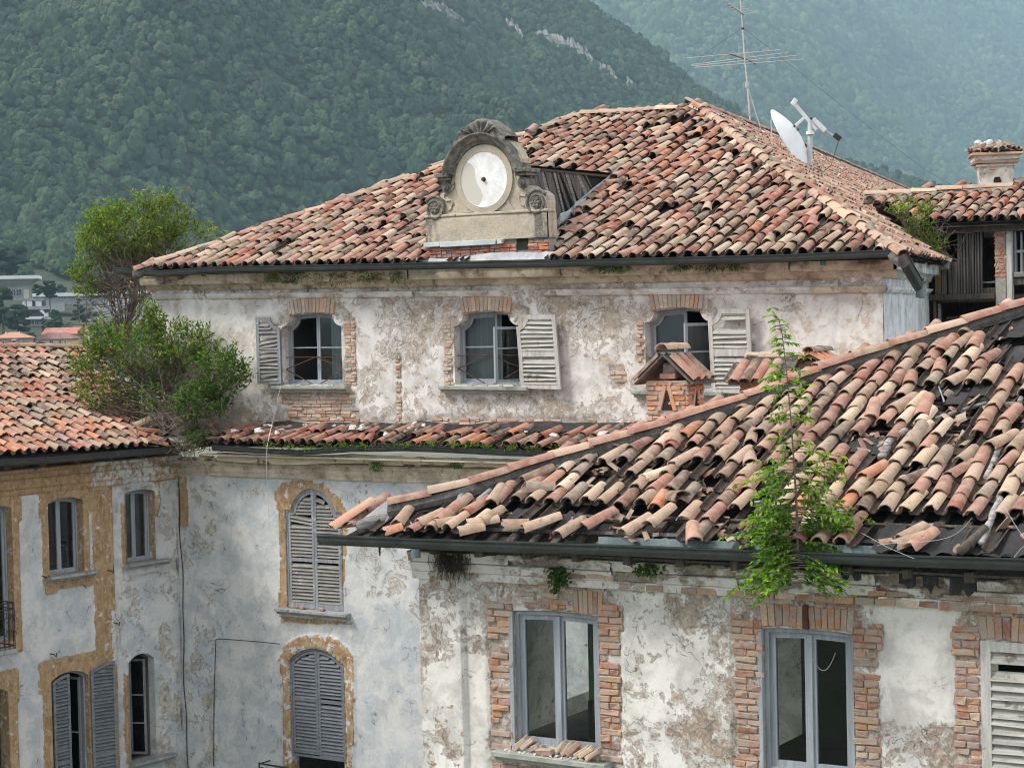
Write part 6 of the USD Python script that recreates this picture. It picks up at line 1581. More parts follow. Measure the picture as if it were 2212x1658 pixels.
for k in range(16):                                   # slipped tiles and rubbish in the valley
    x, y = g.uniform(265, 470), g.uniform(900, 955)
    p = SW.P(*SW.px(x, y, .1), .1) if x < 360 else SK.P(*SK.px(x, y, .1), .1)
    v, f = coppo(.40, .085, .07, .013, g); a = g.uniform(-.9, .9); ex = unit(np.array([math.cos(a), math.sin(a), g.normal(0, .2)])); ez = unit(UPV + g.normal(0, .2, 3)); ey = unit(np.cross(ez, ex)); ex = np.cross(ey, ez)
    wing.part('slipped_tile', (place(v, p, ex, ey, ez), f), M['clay_tile'], smooth=True, tint=pick(g, WRED))
# ------------------------------------------------------------------ the front building with its ruined roof
DF = 21.6
P0f = at(1206, 1470, DF); eF = -heading(-59.0); WF = Frame(P0f, eF)
front_b = Thing('front_building', 'nearer building with brick framed windows under a half collapsed tile roof', 'building', WF.P(0, 0))
fb = front_b
def fq(*pts): return Polygon([WF.px(x, y) for x, y in pts])
fu = lambda x, y=1500: WF.px(x, y)[0]
fz = lambda x, y: WF.px(x, y)[1]
u_l = fu(911, 1300); u_r = fu(2500, 1450)
zc0 = fz(1010, 1253); zF1 = fz(1206, 1322); 
FW = {1: (fu(1108, 1450), fu(1293, 1450), fz(1112, 1612), fz(1200, 1321)), 2: (fu(1648, 1500), fu(1843, 1500), fz(1655, 1665), fz(1745, 1359)), 3: (fu(2120, 1500), fu(2330, 1500), fz(2130, 1720), fz(2150, 1384))}
FO = {k: arched(a, b, c, d - .02, d) for k, (a, b, c, d) in FW.items()}
FOU = unary_union(list(FO.values()))
BQ = []
jamb = {1: [(fu(1058), FW[1][0]), (FW[1][1], fu(1340))], 2: [(fu(1587), FW[2][0]), (FW[2][1], fu(1899))], 3: [(fu(2062), FW[3][0]), (FW[3][1], FW[3][1] + .3)]}
for k, (a, b, c, d) in FW.items():
    (l0, l1), (r0, r1) = jamb[k]
    BQ += [sbox(l0, c - .10, l1, d + .02), sbox(r0, c - .10, r1, d + .02)]
    BQ += [sbox(l0 - .03, d - .16, l1, d + .09), sbox(r0, d - .16, r1 + .05, d + .09)]                 # ears
    BQ += [sbox(l0 + .10, d, r1 - .06, d + .30)]
BQ += [fq((1060, 1640), (1330, 1655), (1330, 1700), (1060, 1700))]
BF = unary_union(BQ)
corn = sbox(u_l - 1, zc0, u_r, zc0 + .45)
low = unary_union([fq((1345, 1560), (1590, 1560), (1590, 1690), (1345, 1690)), fq((1900, 1560), (2062, 1590), (2062, 1690), (1900, 1690)), fq((912, 1262), (1010, 1262), (1010, 1420), (912, 1420)), fq((1450, 1290), (1590, 1290), (1560, 1360), (1440, 1340)), fq((1010, 1265), (1100, 1262), (1060, 1420), (1010, 1400))])
whit = unary_union([fq((1010, 1420), (1058, 1420), (1060, 1658), (1010, 1658)), fq((1905, 1330), (2050, 1345), (2055, 1560), (1905, 1540)), fq((920, 1440), (1005, 1440), (1005, 1560), (920, 1560))])
mott = fq((1345, 1400), (1590, 1380), (1590, 1560), (1345, 1560))
pilF = sbox(u_l - 1, 0, fu(1008, 1450), 20)
warmF = fq((912, 1260), (1005, 1260), (1005, 1300), (912, 1380)); warmL = fq((925, 1520), (1005, 1520), (1005, 1690), (920, 1690))
def front_mask(u, z):
    m = np.zeros((len(u), 3)); g = meshkit.fbm(np.stack([u * .9, z * .9, 3 + 0 * u], -1), 3, 39)
    m[:, 0] = .36 + (g - .5) * .45 + .17 * near(low, u, z, .12) - .20 * near(whit, u, z, .08) + .07 * near(mott, u, z, .05)
    m[:, 0] = np.maximum(m[:, 0], .58 * near(BF, u, z, .03))
    m[:, 1] = .0 + .42 * near(warmL, u, z, .06) + .34 * near(warmF, u, z, .06)
    m[:, 2] = .02 + .22 * np.clip((z - zc0) / .05, 0, 1) + drips(u, z, [(q_, zc0 + .02, .35, .10, .26) for q_ in np.linspace(u_l + .2, u_r, 17) + .2 * np.sin(np.arange(17) * 2.3)]) + .30 * np.exp(-((u - fu(1010, 1450)) / .02) ** 2)
    return m
def front_depth(u, z):
    g = meshkit.fbm(np.stack([u * 7, z * 7, 0 * u], -1), 3, 12)
    return np.where(shapely.contains_xy(pilF, u, z), .05, 0.0) - .028 * np.clip(near(BF, u, z, .035) * 1.7 - (g - .3) * .9, 0, 1)
wm, wk = wall_grid(WF, sbox(u_l, 4.6, u_r, zc0 + .42).difference(FOU), .03, front_mask, front_depth)
fb.part('wall', wm, M['plaster_front'], smooth=True, tint=wk, attr='mask')
mb = MB(); cA, cB = WF.P(u_l, 0, 0), WF.P(u_l, 0, -5.5); cC = WF.P(u_r, 0, -5.5); z1 = zc0 + .42
for (p, q, za, zb2) in ((0, 1, 3, 6.0), (0, 1, 7.7, z1), (0, .12, 6, 7.7), (.42, .58, 6, 7.7), (.88, 1, 6, 7.7)): a_, b_ = cA + (cB - cA) * p, cA + (cB - cA) * q; mb.add([b_ + UPV * za, a_ + UPV * za, a_ + UPV * zb2, b_ + UPV * zb2], [[0, 1, 2, 3]])  # unseen left flank; its two openings are added to light the front rooms
mb.add([cC + UPV * 3, cB + UPV * 3, cB + UPV * z1, cC + UPV * z1], [[0, 1, 2, 3]])
fb.part('rear_wall', mb, M['plaster_front'], attr='mask', tint=(.3, 0, .05))
for k, o in FO.items():
    rv, rm = reveal(WF, o, -.02, -.15, (.62, 0, .1)); fb.part('window_reveal', rv, M['plaster_front'], tint=rm, attr='mask')
    room(fb, WF, o.bounds, -.155, 2.2 if k > 1 else 2.6, 'room', lower=.12, side=.55, omit=True, dado=.75 if k == 1 else .62)
# brickwork round the windows, brick by brick
cs = .0735
for k, (a, b, c, d) in FW.items():
    (l0, l1), (r0, r1) = jamb[k]
    sk = .06 if k != 1 else .16
    t_ = [BR, BR, BR + [(.36, .19, .15)] * 4][k - 1]
    bricks_in(fb, WF, sbox(l0, c - .05, l1 + .002, d - .165), cs, .27, -.05, -.006, 200 + k, t_, .012, edge=.05, skip=sk, jit=.005, dj=.006)
    bricks_in(fb, WF, sbox(r0 - .002, c - .05, r1, d - .165), cs, .27, -.05, -.006, 210 + k, t_, .012, edge=.05, skip=sk * .6, jit=.005, dj=.006)
    bricks_in(fb, WF, sbox(l0 - .03, d - .16, l1, d + .10), cs, .26, -.05, -.002, 220 + k, t_, .012, edge=.02, jit=.005)
    bricks_in(fb, WF, sbox(r0, d - .16, r1 + .05, d + .10), cs, .26, -.05, -.002, 230 + k, t_, .012, edge=.02, jit=.005)
    if k == 1:
        bricks_in(fb, WF, sbox(a, d + .03, b - .30, d + .24), .062, .20, -.06, -.022, 240, BR + BR_PALE, .014, edge=.06, skip=.22, jit=.008, dj=.012)
        voussoirs(fb, WF, b - .30, b + .06, d + .0, d + .26, 6, -.05, -.004, 241, BR, fan=.05)
    else:
        voussoirs(fb, WF, a + (.0), a + (b - a) * .46, d + .0, d + .24, 6, -.05, -.002, 242 + k, BR + [(.56, .36, .22)], fan=.12, sagl=.02)
        voussoirs(fb, WF, a + (b - a) * .53, b, d + .0, d + .23, 7, -.05, -.008, 250 + k, t_, fan=.10, sagl=.02)
        fb.part('wedge', fbev(WF, a + (b - a) * .465, a + (b - a) * .525, d + .0, d + .24, -.05, .012, .004, g_, .006), M['rust'] if k == 2 else M['wood_dark'])
    bricks_in(fb, WF, sbox(a - .02, d + .25, b + .10, d + .33), .07, .24, -.05, -.012, 260 + k, BR_PALE + BR, .012, edge=.06, skip=.25, jit=.006)
bricks_in(fb, WF, fq((1062, 1648), (1330, 1664), (1330, 1700), (1062, 1700)), cs, .25, -.05, -.008, 270, BR, .012, skip=.2)
# cornice: courses stepping out, with what is left of their coat
ub = [u_l - .06, fu(1010, 1240), fu(1110, 1240), fu(1330, 1250), fu(1600, 1260), fu(1900, 1270), u_r]
for k, (a, b) in enumerate(zip(ub[:-1], ub[1:])):
    er = (.5, .7, .9, .6, 1, .95)[k]
    for pr, sd in (([(.0, zc0 + .0), (.045, zc0 + .005), (.05, zc0 + .085), (.06, zc0 + .095), (.01, zc0 + .10)], 0), ([(.01, zc0 + .10), (.07, zc0 + .10), (.075, zc0 + .16), (.095, zc0 + .175), (.095, zc0 + .20), (.02, zc0 + .21)], 20), ([(.02, zc0 + .21), (.12, zc0 + .215), (.125, zc0 + .27), (.15, zc0 + .30), (.15, zc0 + .33), (.02, zc0 + .34)], 40)):
        (v, f), bt = molding(WF, a + .002, b - .002, [(d + (.05 if k == 0 else 0), z) for d, z in pr], .03, er, 300 + k + sd, .006)
        fb.part('cornice', (v, f), M['plaster_front'], smooth=True, attr='mask', tint=np.stack([.40 + .40 * bt, .10 + 0 * bt, .24 + 0 * bt], -1))
cor_b = [sbox(fu(1340, 1260), zc0 + .005, u_r, zc0 + .085), sbox(fu(1790, 1270), zc0 + .105, u_r, zc0 + .17), sbox(fu(1180, 1250), zc0 + .105, fu(1340, 1250), zc0 + .17)]
for k, q in enumerate(cor_b): bricks_in(fb, WF, q, .078 if k == 0 else .064, .22, .0, .052 if k == 0 else .079, 280 + k, BR_PALE + BR, .012, edge=.02, skip=.22, jit=.005, dj=.006)
# casements
def front_window(k, label, leafs=True, mat='wood_blue'):
    q = FO[k].buffer(-.003); fr = q.difference(q.buffer(-.045, join_style=2)); w = fb.part('window', extrude(WF, fr, -.15, -.06), M[mat], label=label)
    inn = q.buffer(-.046, join_style=2); i = inn.bounds; m = (i[0] + i[2]) / 2
    for a, c in ((i[0], m - .002), (m + .002, i[2])): sash(fb, w, WF, inn.intersection(sbox(a, 0, c, 30)), -.145, mat, 'pane', .062, th=.05)
    fb.part('sash', fbev(WF, m - .03, m + .03, i[1] + .01, i[3] - .01, -.094, -.07, .006), M[mat], w)
    return w, i, m
w1f, i1f, m1f = front_window(1, 'blue grey casement above the sill with loose bricks')
w2f, i2f, m2f = front_window(2, 'blue grey casement with a dark green room behind')
fb.part('cord', tube(WF.P(np.linspace(m2f - .02, i2f[2] - .17, 20), i2f[3] - .02 - .36 * np.sin(np.linspace(.2, 2.75, 20)) ** .8, -.085), .003, 4), M['wire_grey'], w2f)
for a, b in ((FW[1][0] - .0, FW[1][0] + .03), (FW[2][0], FW[2][0] + .03)): fb.part('outer_frame', fbev(WF, a - .055, a + .004, FW[1][2] + .02, FW[1][3] - .03, -.05, .0, .006, g_, .004), M['wood_blue'])
# the room behind the first window: a pale inner casement standing open, a radiator
IW = rot(WF.shift(-.75), fu(1262, 1400), 0, 35)
for z0_, z1_ in ((FW[1][2] + .50, FW[1][3] - .06),):
    t_ = fb.part('inner_casement', fbev(IW, -.20, .06, z0_, z1_, 0, .04, .006), M['room_pale'], label='pale inner casement standing open inside the room')
    fb.part('handle', tube(IW.P(np.array([-.20, -.15, -.15, -.15]), np.array([1, 1, 1.05, .93]) * 0 + np.array([0, .0, .06, -.07]) + (z0_ + z1_) / 2 - .03, np.array([.05, .07, .07, .07])), .010, 6), M['rust'], t_)
IW2 = WF.shift(-.80)
rad = fb.part('radiator', fbev(IW2, fu(1200), fu(1310), FW[1][2] + .02, FW[1][2] + .42, -.02, .0, .004), M['iron'])
for k in range(12): fb.part('radiator_fin', fbev(IW2, fu(1200) + .058 * k, fu(1200) + .058 * k + .032, FW[1][2] + .0, FW[1][2] + .44, .002, .07, .008), M['iron'], rad)
# third window: white louvred shutter with gaps
a, b, c, d = FW[3]
shutter(fb, 'shutter', WF.shift(-.03), Polygon([(a, c), (b, c), (b, d - .01), (a, d)]), .045, 'wood_white', 'wood_slat_white', .088, .10, .12, None, rs, missing=(13, 15), droop=(16,), tilt=30, sw=.115, worn=.004, label='white louvred shutter with missing slats at the right edge')
# sill, bricks lying on it
s0, s1 = fu(1077, 1630), fu(1321, 1640); zs_ = FW[1][2] - .035
sill(fb, WF, s0, s1, zs_, .115, .17, 'stone_sill_green', 'window_sill', 10, -.12, -.015)
g = np.random.default_rng(77)
spots = [(1118, 1592, 38), (1133, 1598, 40), (1152, 1605, 25), (1176, 1616, 4), (1189, 1594, 8), (1205, 1590, 42), (1218, 1598, 38), (1230, 1604, 40), (1250, 1608, 30), (1262, 1618, 34), (1282, 1622, 32), (1160, 1604, 15), (1240, 1596, 20)]
LB = ['leftmost loose brick leaning on the rubble strewn sill', 'second loose brick from the left, leaning on the first', 'small tilted brick left of the flat pale brick on the sill', 'flat pale brick lying near the sill edge, left of the middle', 'broken grey lump at the back of the sill under the left pane', 'steeply leaning brick under the mullion of the casement', 'leaning brick just right of the mullion, first of a row of three', 'leaning brick right of the mullion, last of a row of three', 'pale brick leaning under the right pane, left of the two outermost', 'brick near the front right of the sill, next to last', 'rightmost loose brick overhanging the sill edge', 'half brick behind the small tilted brick', 'half brick lying behind the leaning row']
for k, (x, y, an) in enumerate(spots):
    u = fu(x, 1610); L_b = .20 if k not in (2, 4, 11, 12) else .12
    d0 = {3: .03, 4: -.08, 10: .05, 9: .0, 11: -.09, 12: -.09}.get(k, -.05)
    ca, sa = math.cos(math.radians(an)), math.sin(math.radians(an)); o = WF.P(u - .05, zs_ + .004 - .015 * (u - s0) / (s1 - s0), d0)
    ex = (WF.e * ca + UPV * sa) * L_b; ez = (-WF.e * sa + UPV * ca) * .062; ey = WF.n * .095
    o = o + WF.e * .062 * sa
    solo('loose_brick', bevel_box(o, ex, ey, ez, .008, g, .006), M['brick'], LB[k], 'brick', 'loose bricks on the front window sill', tint=np.array(BR_PALE[k % 4]) * .95)
mb = MB()
for k in range(70):
    s_ = g.uniform(.008, .035); mb.add(*bevel_box(WF.P(g.uniform(s0 + .1, s1 - .1), zs_ - .005, g.uniform(-.10, .12)), WF.e * s_, WF.n * s_, UPV * s_ * .6, .003, g, .005))
fb.part('rubble', mb, M['rubble'], kind='stuff')
# rusty pins
for x, y in ((1235, 1497), (1650, 1517), (1295, 1503), (2380, 1556)): pass

# ---- the roof
EF0, EF1 = WF.P(*WF.px(716, 1150, .42), .42), WF.P(*WF.px(2212, 1203, .42), .42)
SF = Slope(EF0, EF1 - EF0, .415, -WF.n)
HIP = [(718, 1143), (835, 1080), (1000, 1040), (1200, 975), (1400, 915), (1600, 850), (1800, 775), (2000, 712), (2212, 645), (2520, 540)]
regF = Polygon([SF.px(716, 1152)] + [SF.px(x, y + (10 if x < 1000 else 18)) for x, y in HIP[1:]] + [SF.px(2520, 1216)])
GAPS = [Polygon(q) for q in ([(735, 1150), (850, 1085), (1085, 1008), (1150, 1028), (1115, 1058), (960, 1100), (850, 1128), (760, 1150)], [(1048, 1098), (1200, 1092), (1330, 1085), (1330, 1150), (1230, 1150), (1200, 1165), (1050, 1150)],
    [(1290, 1010), (1350, 1000), (1370, 1040), (1300, 1062), (1240, 1060)], [(1480, 1020), (1545, 1010), (1560, 1065), (1500, 1085)], [(1560, 1120), (1660, 1090), (1660, 1150), (1570, 1190)], [(1825, 940), (1925, 935), (1915, 985), (1835, 990)], [(2010, 838), (2125, 828), (2130, 885), (2080, 905), (1990, 880)], [(2040, 905), (2075, 900), (2100, 960), (2050, 965)],
    [(1875, 1120), (2040, 1115), (2030, 1150), (1990, 1200), (1880, 1200)], [(2040, 1135), (2330, 1100), (2330, 1220), (2030, 1210)], [(2120, 690), (2330, 640), (2330, 800), (2150, 780)], [(1640, 1010), (1690, 1000), (1700, 1060), (1640, 1070)], [(1330, 1110), (1480, 1115), (1480, 1165), (1340, 1175)], [(2190, 880), (2230, 870), (2230, 930), (2200, 930)])]
GAPU = unary_union(GAPS[:3] + [p.buffer(8) for p in GAPS[3:]]); gpr = shapely.prepared.prep(GAPU)
FWARM = dict(pink=2.6, tan=2.6, sand=2.0, rose=1.6, grey=1.0, cream=.9, brown=.5, red=.7, orange=.15)
def front_gap(x, y): return gpr.contains(Point(x, y))
tiled(fb, SF, regF, .232, .345, .090, .47, FWARM, 101, gap=front_gap, jitter=1.4, limit=300, seg=9, rings=4, odd=.13, skip=.0, th=.016)
# boarding and felt seen through the gaps
fb.part('roof_deck', flat(SF, regF.buffer(-.02), -.10), M['deck'])
g = np.random.default_rng(31); a0, b0, a1, b1 = regF.bounds
pr_ = shapely.prepared.prep(regF)
for k in range(34):                                   # battens running along the slope, a few boards proud of the felt
    a = a0 + .1 + k * (a1 - a0) / 34; n = 0
    hi = max((b for b in np.arange(0, b1, .05) if pr_.contains(Point(a, b))), default=0)
    if hi > .3: fb.part('rafter', bevel_box(SF.P(a, .0, -.10), SF.e * .09, SF.s * (hi - .12), SF.n * .05, .006, g, .006), M['wood_dark'])
for k, bb in enumerate(np.arange(.22, 4.6, .36)):
    aa_ = [a for a in np.arange(a0, a1, .05) if pr_.contains(Point(a, bb))]
    if len(aa_) > 12: fb.part('batten', bevel_box(SF.P(aa_[0] + .1, bb, -.05), SF.e * (aa_[-1] - aa_[0] - .15), SF.s * .045, SF.n * .035, .004, g, .006), M['wood_dark'] if k % 3 else M['wood_plank'])
mb = MB()
for k in range(170):                                  # shards and litter caught in the holes
    q_ = GAPS[g.integers(len(GAPS))]; x0_, y0_, x1_, y1_ = q_.bounds; x_, y_ = g.uniform(x0_, x1_), g.uniform(y0_, y1_)
    if not q_.contains(Point(x_, y_)): continue
    aa_, bb_ = SF.px(x_, y_)
    if not pr_.contains(Point(aa_, bb_)): continue
    v, f = coppo(g.uniform(.06, .20), .085, .075, .016, g, 4, 2, arc=g.uniform(.35, .9)); t1 = g.uniform(0, 6.28); ex = unit(SF.e * math.cos(t1) + SF.s * math.sin(t1) + SF.n * g.normal(0, .25)); ez = unit(SF.n + g.normal(0, .3, 3)); ey = unit(np.cross(ez, ex)); ex = np.cross(ey, ez)
    mb.add(place(v, SF.P(aa_, bb_, g.uniform(-.01, .03)), ex, ey, ez), f, pick(g, FWARM) * .7)
fb.part('tile_shards', mb, M['clay_tile'], kind='stuff')
for k, (x, y, w, h, an) in enumerate(((1095, 1140, .16, .40, .0), (1125, 1142, .14, .42, .05), (1165, 1146, .17, .38, -.04), (1210, 1150, .16, .4, .02), (1870, 985, .75, .42, 0), (1905, 1195, .22, .55, .0), (1935, 1196, .2, .5, .02), (1975, 1198, .24, .62, -.02), (2015, 1200, .22, .5, .03), (2062, 1202, .3, .55, .0), (2110, 1204, .26, .6, .02), (2155, 1206, .3, .5, -.05), (2195, 1208, .3, .62, .04), (2085, 880, .5, .34, .05), (2050, 860, .2, .34, .0), (2110, 862, .2, .3, .0), (2165, 735, .5, .7, .1), (2200, 790, .35, .5, .0), (1650, 1180, .2, .3, .05), (1600, 1190, .18, .3, 0))):
    aa_, bb_ = SF.px(x, y)
    n = 7; us = np.linspace(-w / 2, w / 2, n); vs = np.linspace(0, h, n); Uf, Vf = np.meshgrid(us, vs, indexing='ij')
    Hf = .015 + .035 * (meshkit.fbm(np.stack([Uf * 6 + k, Vf * 6, 0 * Uf], -1), 3, k)) + .03 * (np.abs(np.sin(Uf * 16)))
    v = SF.P(aa_ + Uf + an * Vf, bb_ + Vf + .05 * (meshkit.noise(np.stack([Uf * 20, Vf * 0, 0 * Uf + k], -1), 2) - .5), Hf - .02).reshape(-1, 3)
    i, j = np.meshgrid(np.arange(n - 1), np.arange(n - 1), indexing='ij'); q = np.stack([i * n + j, (i + 1) * n + j, (i + 1) * n + j + 1, i * n + j + 1], -1).reshape(-1, 4)
    fb.part('roofing_felt', (v, np.vstack([q[:, [0, 1, 2]], q[:, [0, 2, 3]]])), M['tarp'], smooth=True)
# the long grey hip rafter laid bare on the left, broken laths, a split pole
def pole(name, pts, r, mat, sides=8, bumpy=.3, h=.06):
    p = np.array([SF.P(*SF.px(x, y, hh), hh) for x, y, hh in pts]); n = 14; s = np.linspace(0, len(p) - 1, n); q = np.stack([np.interp(s, np.arange(len(p)), p[:, k]) for k in range(3)], -1)
    v, f = tube(q, np.linspace(r, r * .8, n), sides); c = np.repeat(q, sides, 0); c = np.vstack([c, q[:1], q[-1:]])
    v = c + (v - c) * (1 + bumpy * (meshkit.fbm(v * [14, 14, 14], 3, 3)[:, None] - .5) * 2)
    fb.part(name, (v, f), M[mat], smooth=True)
pole('hip_rafter', [(770, 1140, .02), (900, 1098, .03), (1100, 1045, .04), (1290, 985, .05)], .085, 'wood_beam')
pole('lath', [(855, 1092, .10), (822, 1145, .02)], .016, 'wood_grey', 5); pole('lath', [(852, 1092, .10), (898, 1140, .04)], .016, 'wood_grey', 5)
pole('split_pole', [(955, 1140, .04), (975, 1110, .08), (1002, 1062, .10)], .045, 'wood_grey'); pole('split_pole', [(1030, 1085, .04), (1060, 1058, .07)], .04, 'wood_grey')
mono('bark_white', (.40, .38, .37), (.13, .115, .105), 6, .9, .008, (1, 1, 7), spots=((.12, .10, .09), 10, .55))
pole('split_pole', [(2118, 1175, .06), (2142, 1120, .10), (2160, 1075, .10)], .04, 'bark_white', 9, .6); pole('split_pole', [(2130, 1035, .03), (2165, 950, .04), (2205, 860, .04)], .036, 'bark_white', 9, .6); pole('split_pole', [(1905, 990, .06), (1920, 955, .09), (1955, 930, .06)], .05, 'bark_white', 9, .5)
pole('split_pole', [(2075, 1190, .10), (2130, 1140, .11)], .05, 'wood_dark', 9, .2)
pole('lath', [(2020, 905, .02), (2130, 870, .02)], .03, 'wood_beam', 6); pole('lath', [(2040, 868, .05), (2028, 835, .09)], .012, 'wood_grey', 5); pole('lath', [(1630, 1085, .03), (1690, 1078, .03)], .02, 'wood_grey', 6)
# single tiles that have slid down or stand askew
def stray(x, y, yaw, tint, L=.45, r=.095, tilt=0.0, h=.10, roll=0.0, name='slipped_tile'):
    gg = np.random.default_rng(int(x * 7 + y)); v, f = coppo(L, r, r * .82, .016, gg, 9, 4); a_, b_ = SF.px(x, y, h); cy, sy = math.cos(yaw), math.sin(yaw)
    ey = unit(SF.s * cy - SF.e * sy - SF.n * tilt); ex = unit(SF.e * cy + SF.s * sy + SF.n * roll); ez = unit(np.cross(ex, ey)); ex = np.cross(ey, ez)
    fb.part(name, (place(v, SF.P(a_, b_, h), ex, ey, ez), f), M['clay_tile'], smooth=True, tint=np.array(PAL[tint]) * gg.uniform(.9, 1.1))
for a in ((945, 1128, -.05, 'pink'), (1130, 1144, -.75, 'sand'), (1205, 1158, -.35, 'tan', .40), (1260, 1139, -.45, 'pink'), (1500, 1171, .45, 'pink', .42), (1400, 1136, -.2, 'sand'), (1345, 1154, -.35, 'sand', .42), (1060, 1090, .2, 'tan', .44), (990, 1150, -.9, 'tan', .3, .1, .1), (830, 1150, -.9, 'orange', .22), (905, 1131, -.5, 'tan', .34), (940, 1134, -.6, 'tan', .3, .1, .2), (1010, 1134, -.9, 'sand', .36, .1, .1),
          (1040, 1128, -.3, 'tan', .34), (1085, 1136, -1.1, 'tan', .3, .1, .15), (1930, 1181, -.8, 'tan', .36), (1965, 1186, -.35, 'pink', .4), (1945, 1166, -.5, 'tan', .34), (1135, 1055, -1.0, 'grey', .34, .11, .2, .14), (1475, 1075, .9, 'brown', .36, .11, .3, .16), (1690, 1030, .4, 'brown', .38, .10, .2, .14), (1450, 960, .25, 'sand', .5), (1130, 1040, -.5, 'brown', .42), (2030, 760, -.1, 'red'), (1880, 905, .2, 'pink', .5), (1990, 900, .15, 'pink', .55), (1965, 965, .05, 'grey', .55)): stray(*a)
# hip tiles; the lowest one has slipped
hipF = [SF.P(*SF.px(x, y, .23), .15) for x, y in HIP[1:]]
ridge(fb, hipF, .54, .108, dict(rose=1.4, pink=3, sand=1.6, tan=1.2), 111, over=.05, jit=.8, bed='mortar_dark', bedr=.088)
p0, p1 = SF.P(*SF.px(717, 1142, .1), .1), SF.P(*SF.px(806, 1082, .2), .2)
v, f = coppo(.60, .10, .085, .016, g, 9, 4); ey = unit(p1 - p0); ex = unit(np.cross(ey, UPV)); fb.part('ridge_tile', (place(v, p0, ex, ey, np.cross(ex, ey)), f), M['clay_tile'], smooth=True, tint=(.50, .25, .16), label='slipped hip tile at the very tip of the eaves')
# far slopes behind the hip
hp = [SF.P(*SF.px(x, y)) for x, y in (HIP[0], HIP[-1])]; bl = WF.P(u_l - .4, zc0 + .4, -5.8); mb = MB()
mb.add([hp[0], hp[1], bl], [[0, 1, 2]]); fb.part('rear_roof', mb, M['roof_red'])
def smooth_line(pl):
    from scipy.interpolate import make_interp_spline
    p = np.array(pl, float); t = np.arange(len(p)); return make_interp_spline(t, p, min(3, len(p) - 1))(np.linspace(0, len(p) - 1, 24))
# gutter, its pale inner lining, brackets and felt hanging below
gpts = [(693, 1155), (890, 1163), (1100, 1170), (1330, 1177), (1600, 1187), (1800, 1194), (2000, 1200), (2212, 1206), (2520, 1220)]
gg_ = [WF.P(*WF.px(x, y, .47), .47) for x, y in gpts]; gutter(fb, gg_, WF.n, 'gutter_green', 1.05)
q = np.array([WF.P(*WF.px(x, y, .47), .47) for x, y in ((1285, 1175.5), (1600, 1187), (1890, 1197))])
v = np.vstack([q - WF.n * .062 + UPV * -.075, q - WF.n * .085 + UPV * .075]); n = len(q); i = np.arange(n - 1); fb.part('gutter_lining', (v, np.vstack([np.stack([i, i + 1, n + i + 1], -1), np.stack([i, n + i + 1, n + i], -1)])), M['gutter_inside'])
for x in (898,): u, z = WF.px(x, 1190, .47); fb.part('gutter_outlet', tube([WF.P(u, z + .03, .47), WF.P(u, z - .07, .47)], .055, 12), M['gutter_inside'])
v, f = sweep(WF.P(np.array([u_l - .1, u_r]), np.array([zc0 + .40, zc0 + .40]), 0), [(-.1, 0), (.36, -.02), (.36, .005), (-.1, .03)], WF.n); fb.part('soffit_board', (v, f), M['wood_dark'])
for k in range(11):
    u = u_l + .35 + k * .62; fb.part('rafter_end', fbev(WF, u, u + .10, zc0 + .33, zc0 + .43, .0, .38, .008, g, .006), M['wood_dark'])
for k, (x, y, w, h) in enumerate(((820, 1180, .05, .16), (1240, 1192, .26, .06), (1525, 1205, .12, .13), (1838, 1215, .20, .16), (1960, 1222, .17, .20), (2010, 1224, .16, .26), (2080, 1228, .26, .26), (1050, 1188, .24, .07))):
    u, z = WF.px(x, y, .30); n = 12; us = np.linspace(-w / 2, w / 2, n); lo = z - h * (.55 + .6 * meshkit.noise(np.stack([us * 18, us * 0 + k, us * 0], -1), 3))
    v = np.vstack([WF.P(u + us, z + .06 + 0 * us, .30), WF.P(u + us, lo, .30 + .03 * np.sin(us * 40))]); i = np.arange(n - 1)
    fb.part('hanging_felt', (v, np.vstack([np.stack([i, n + i, n + i + 1], -1), np.stack([i, n + i + 1, i + 1], -1)])), M['tarp'])
for k, pl in enumerate(([(1895, 1178), (1950, 1172), (2030, 1165), (2075, 1145), (2100, 1118)], [(1860, 1150), (1905, 1175), (1925, 1185), (1975, 1206)], [(2160, 1075), (2185, 1120), (2212, 1160), (2240, 1185)], [(2190, 1204), (2225, 1170), (2270, 1160)])):
    solo('loose_wire', MB().add(*tube(np.array([SF.P(*SF.px(x, y, .16), .16) for x, y in smooth_line(pl)]), .0022, 4)), M['wire_grey'], ['loose grey wire lying across the lowest tiles right of the sapling', 'short loose wire running down to the gutter right of the sapling', 'thin wire hanging from the white split pole at the right edge', 'curled wire above the gutter at the right edge'][k], 'wire')
# ------------------------------------------------------------------ chimneys behind the front hip
def chim(label, x0, x1, y0, y1, dist, depth):
    c = at((x0 + x1) / 2, y1, dist); W = Frame(c, eF)
    (u0, z1), (u1, z0) = W.px(x0, y0), W.px(x1, y1)
    t = Thing('chimney', label, 'chimney', W.P((u0 + u1) / 2, z0, -depth / 2))
    return t, W, u0, u1, z0, z1
def dst_of(p): return float((np.asarray(p) - EYE) @ FWD)
def lay(t, o, ey, up, L, r, tint, seed, name='cap_tile'):
    g = np.random.default_rng(seed); v, f = coppo(L, r, r * .85, .015, g, 8, 3); ey = unit(ey); ex = unit(np.cross(ey, up)); ez = np.cross(ex, ey)
    t.part(name, (place(v, np.asarray(o), ex, ey, ez), f), M['clay_tile'], smooth=True, tint=tint)
dh = dst_of(SF.P(*SF.px(1440, 900))) + .9
t, W, u0, u1, z0, z1 = chim('brick chimney with a triangular vent under a little gabled tile roof', 1396, 1487, 822, 960, dh, .50)
dp = .50; um_ = (u0 + u1) / 2
t.part('shaft', fbox(W, u0 + .012, u1 - .012, z0, z1, -dp + .012, -.012), M['mortar_pale'])
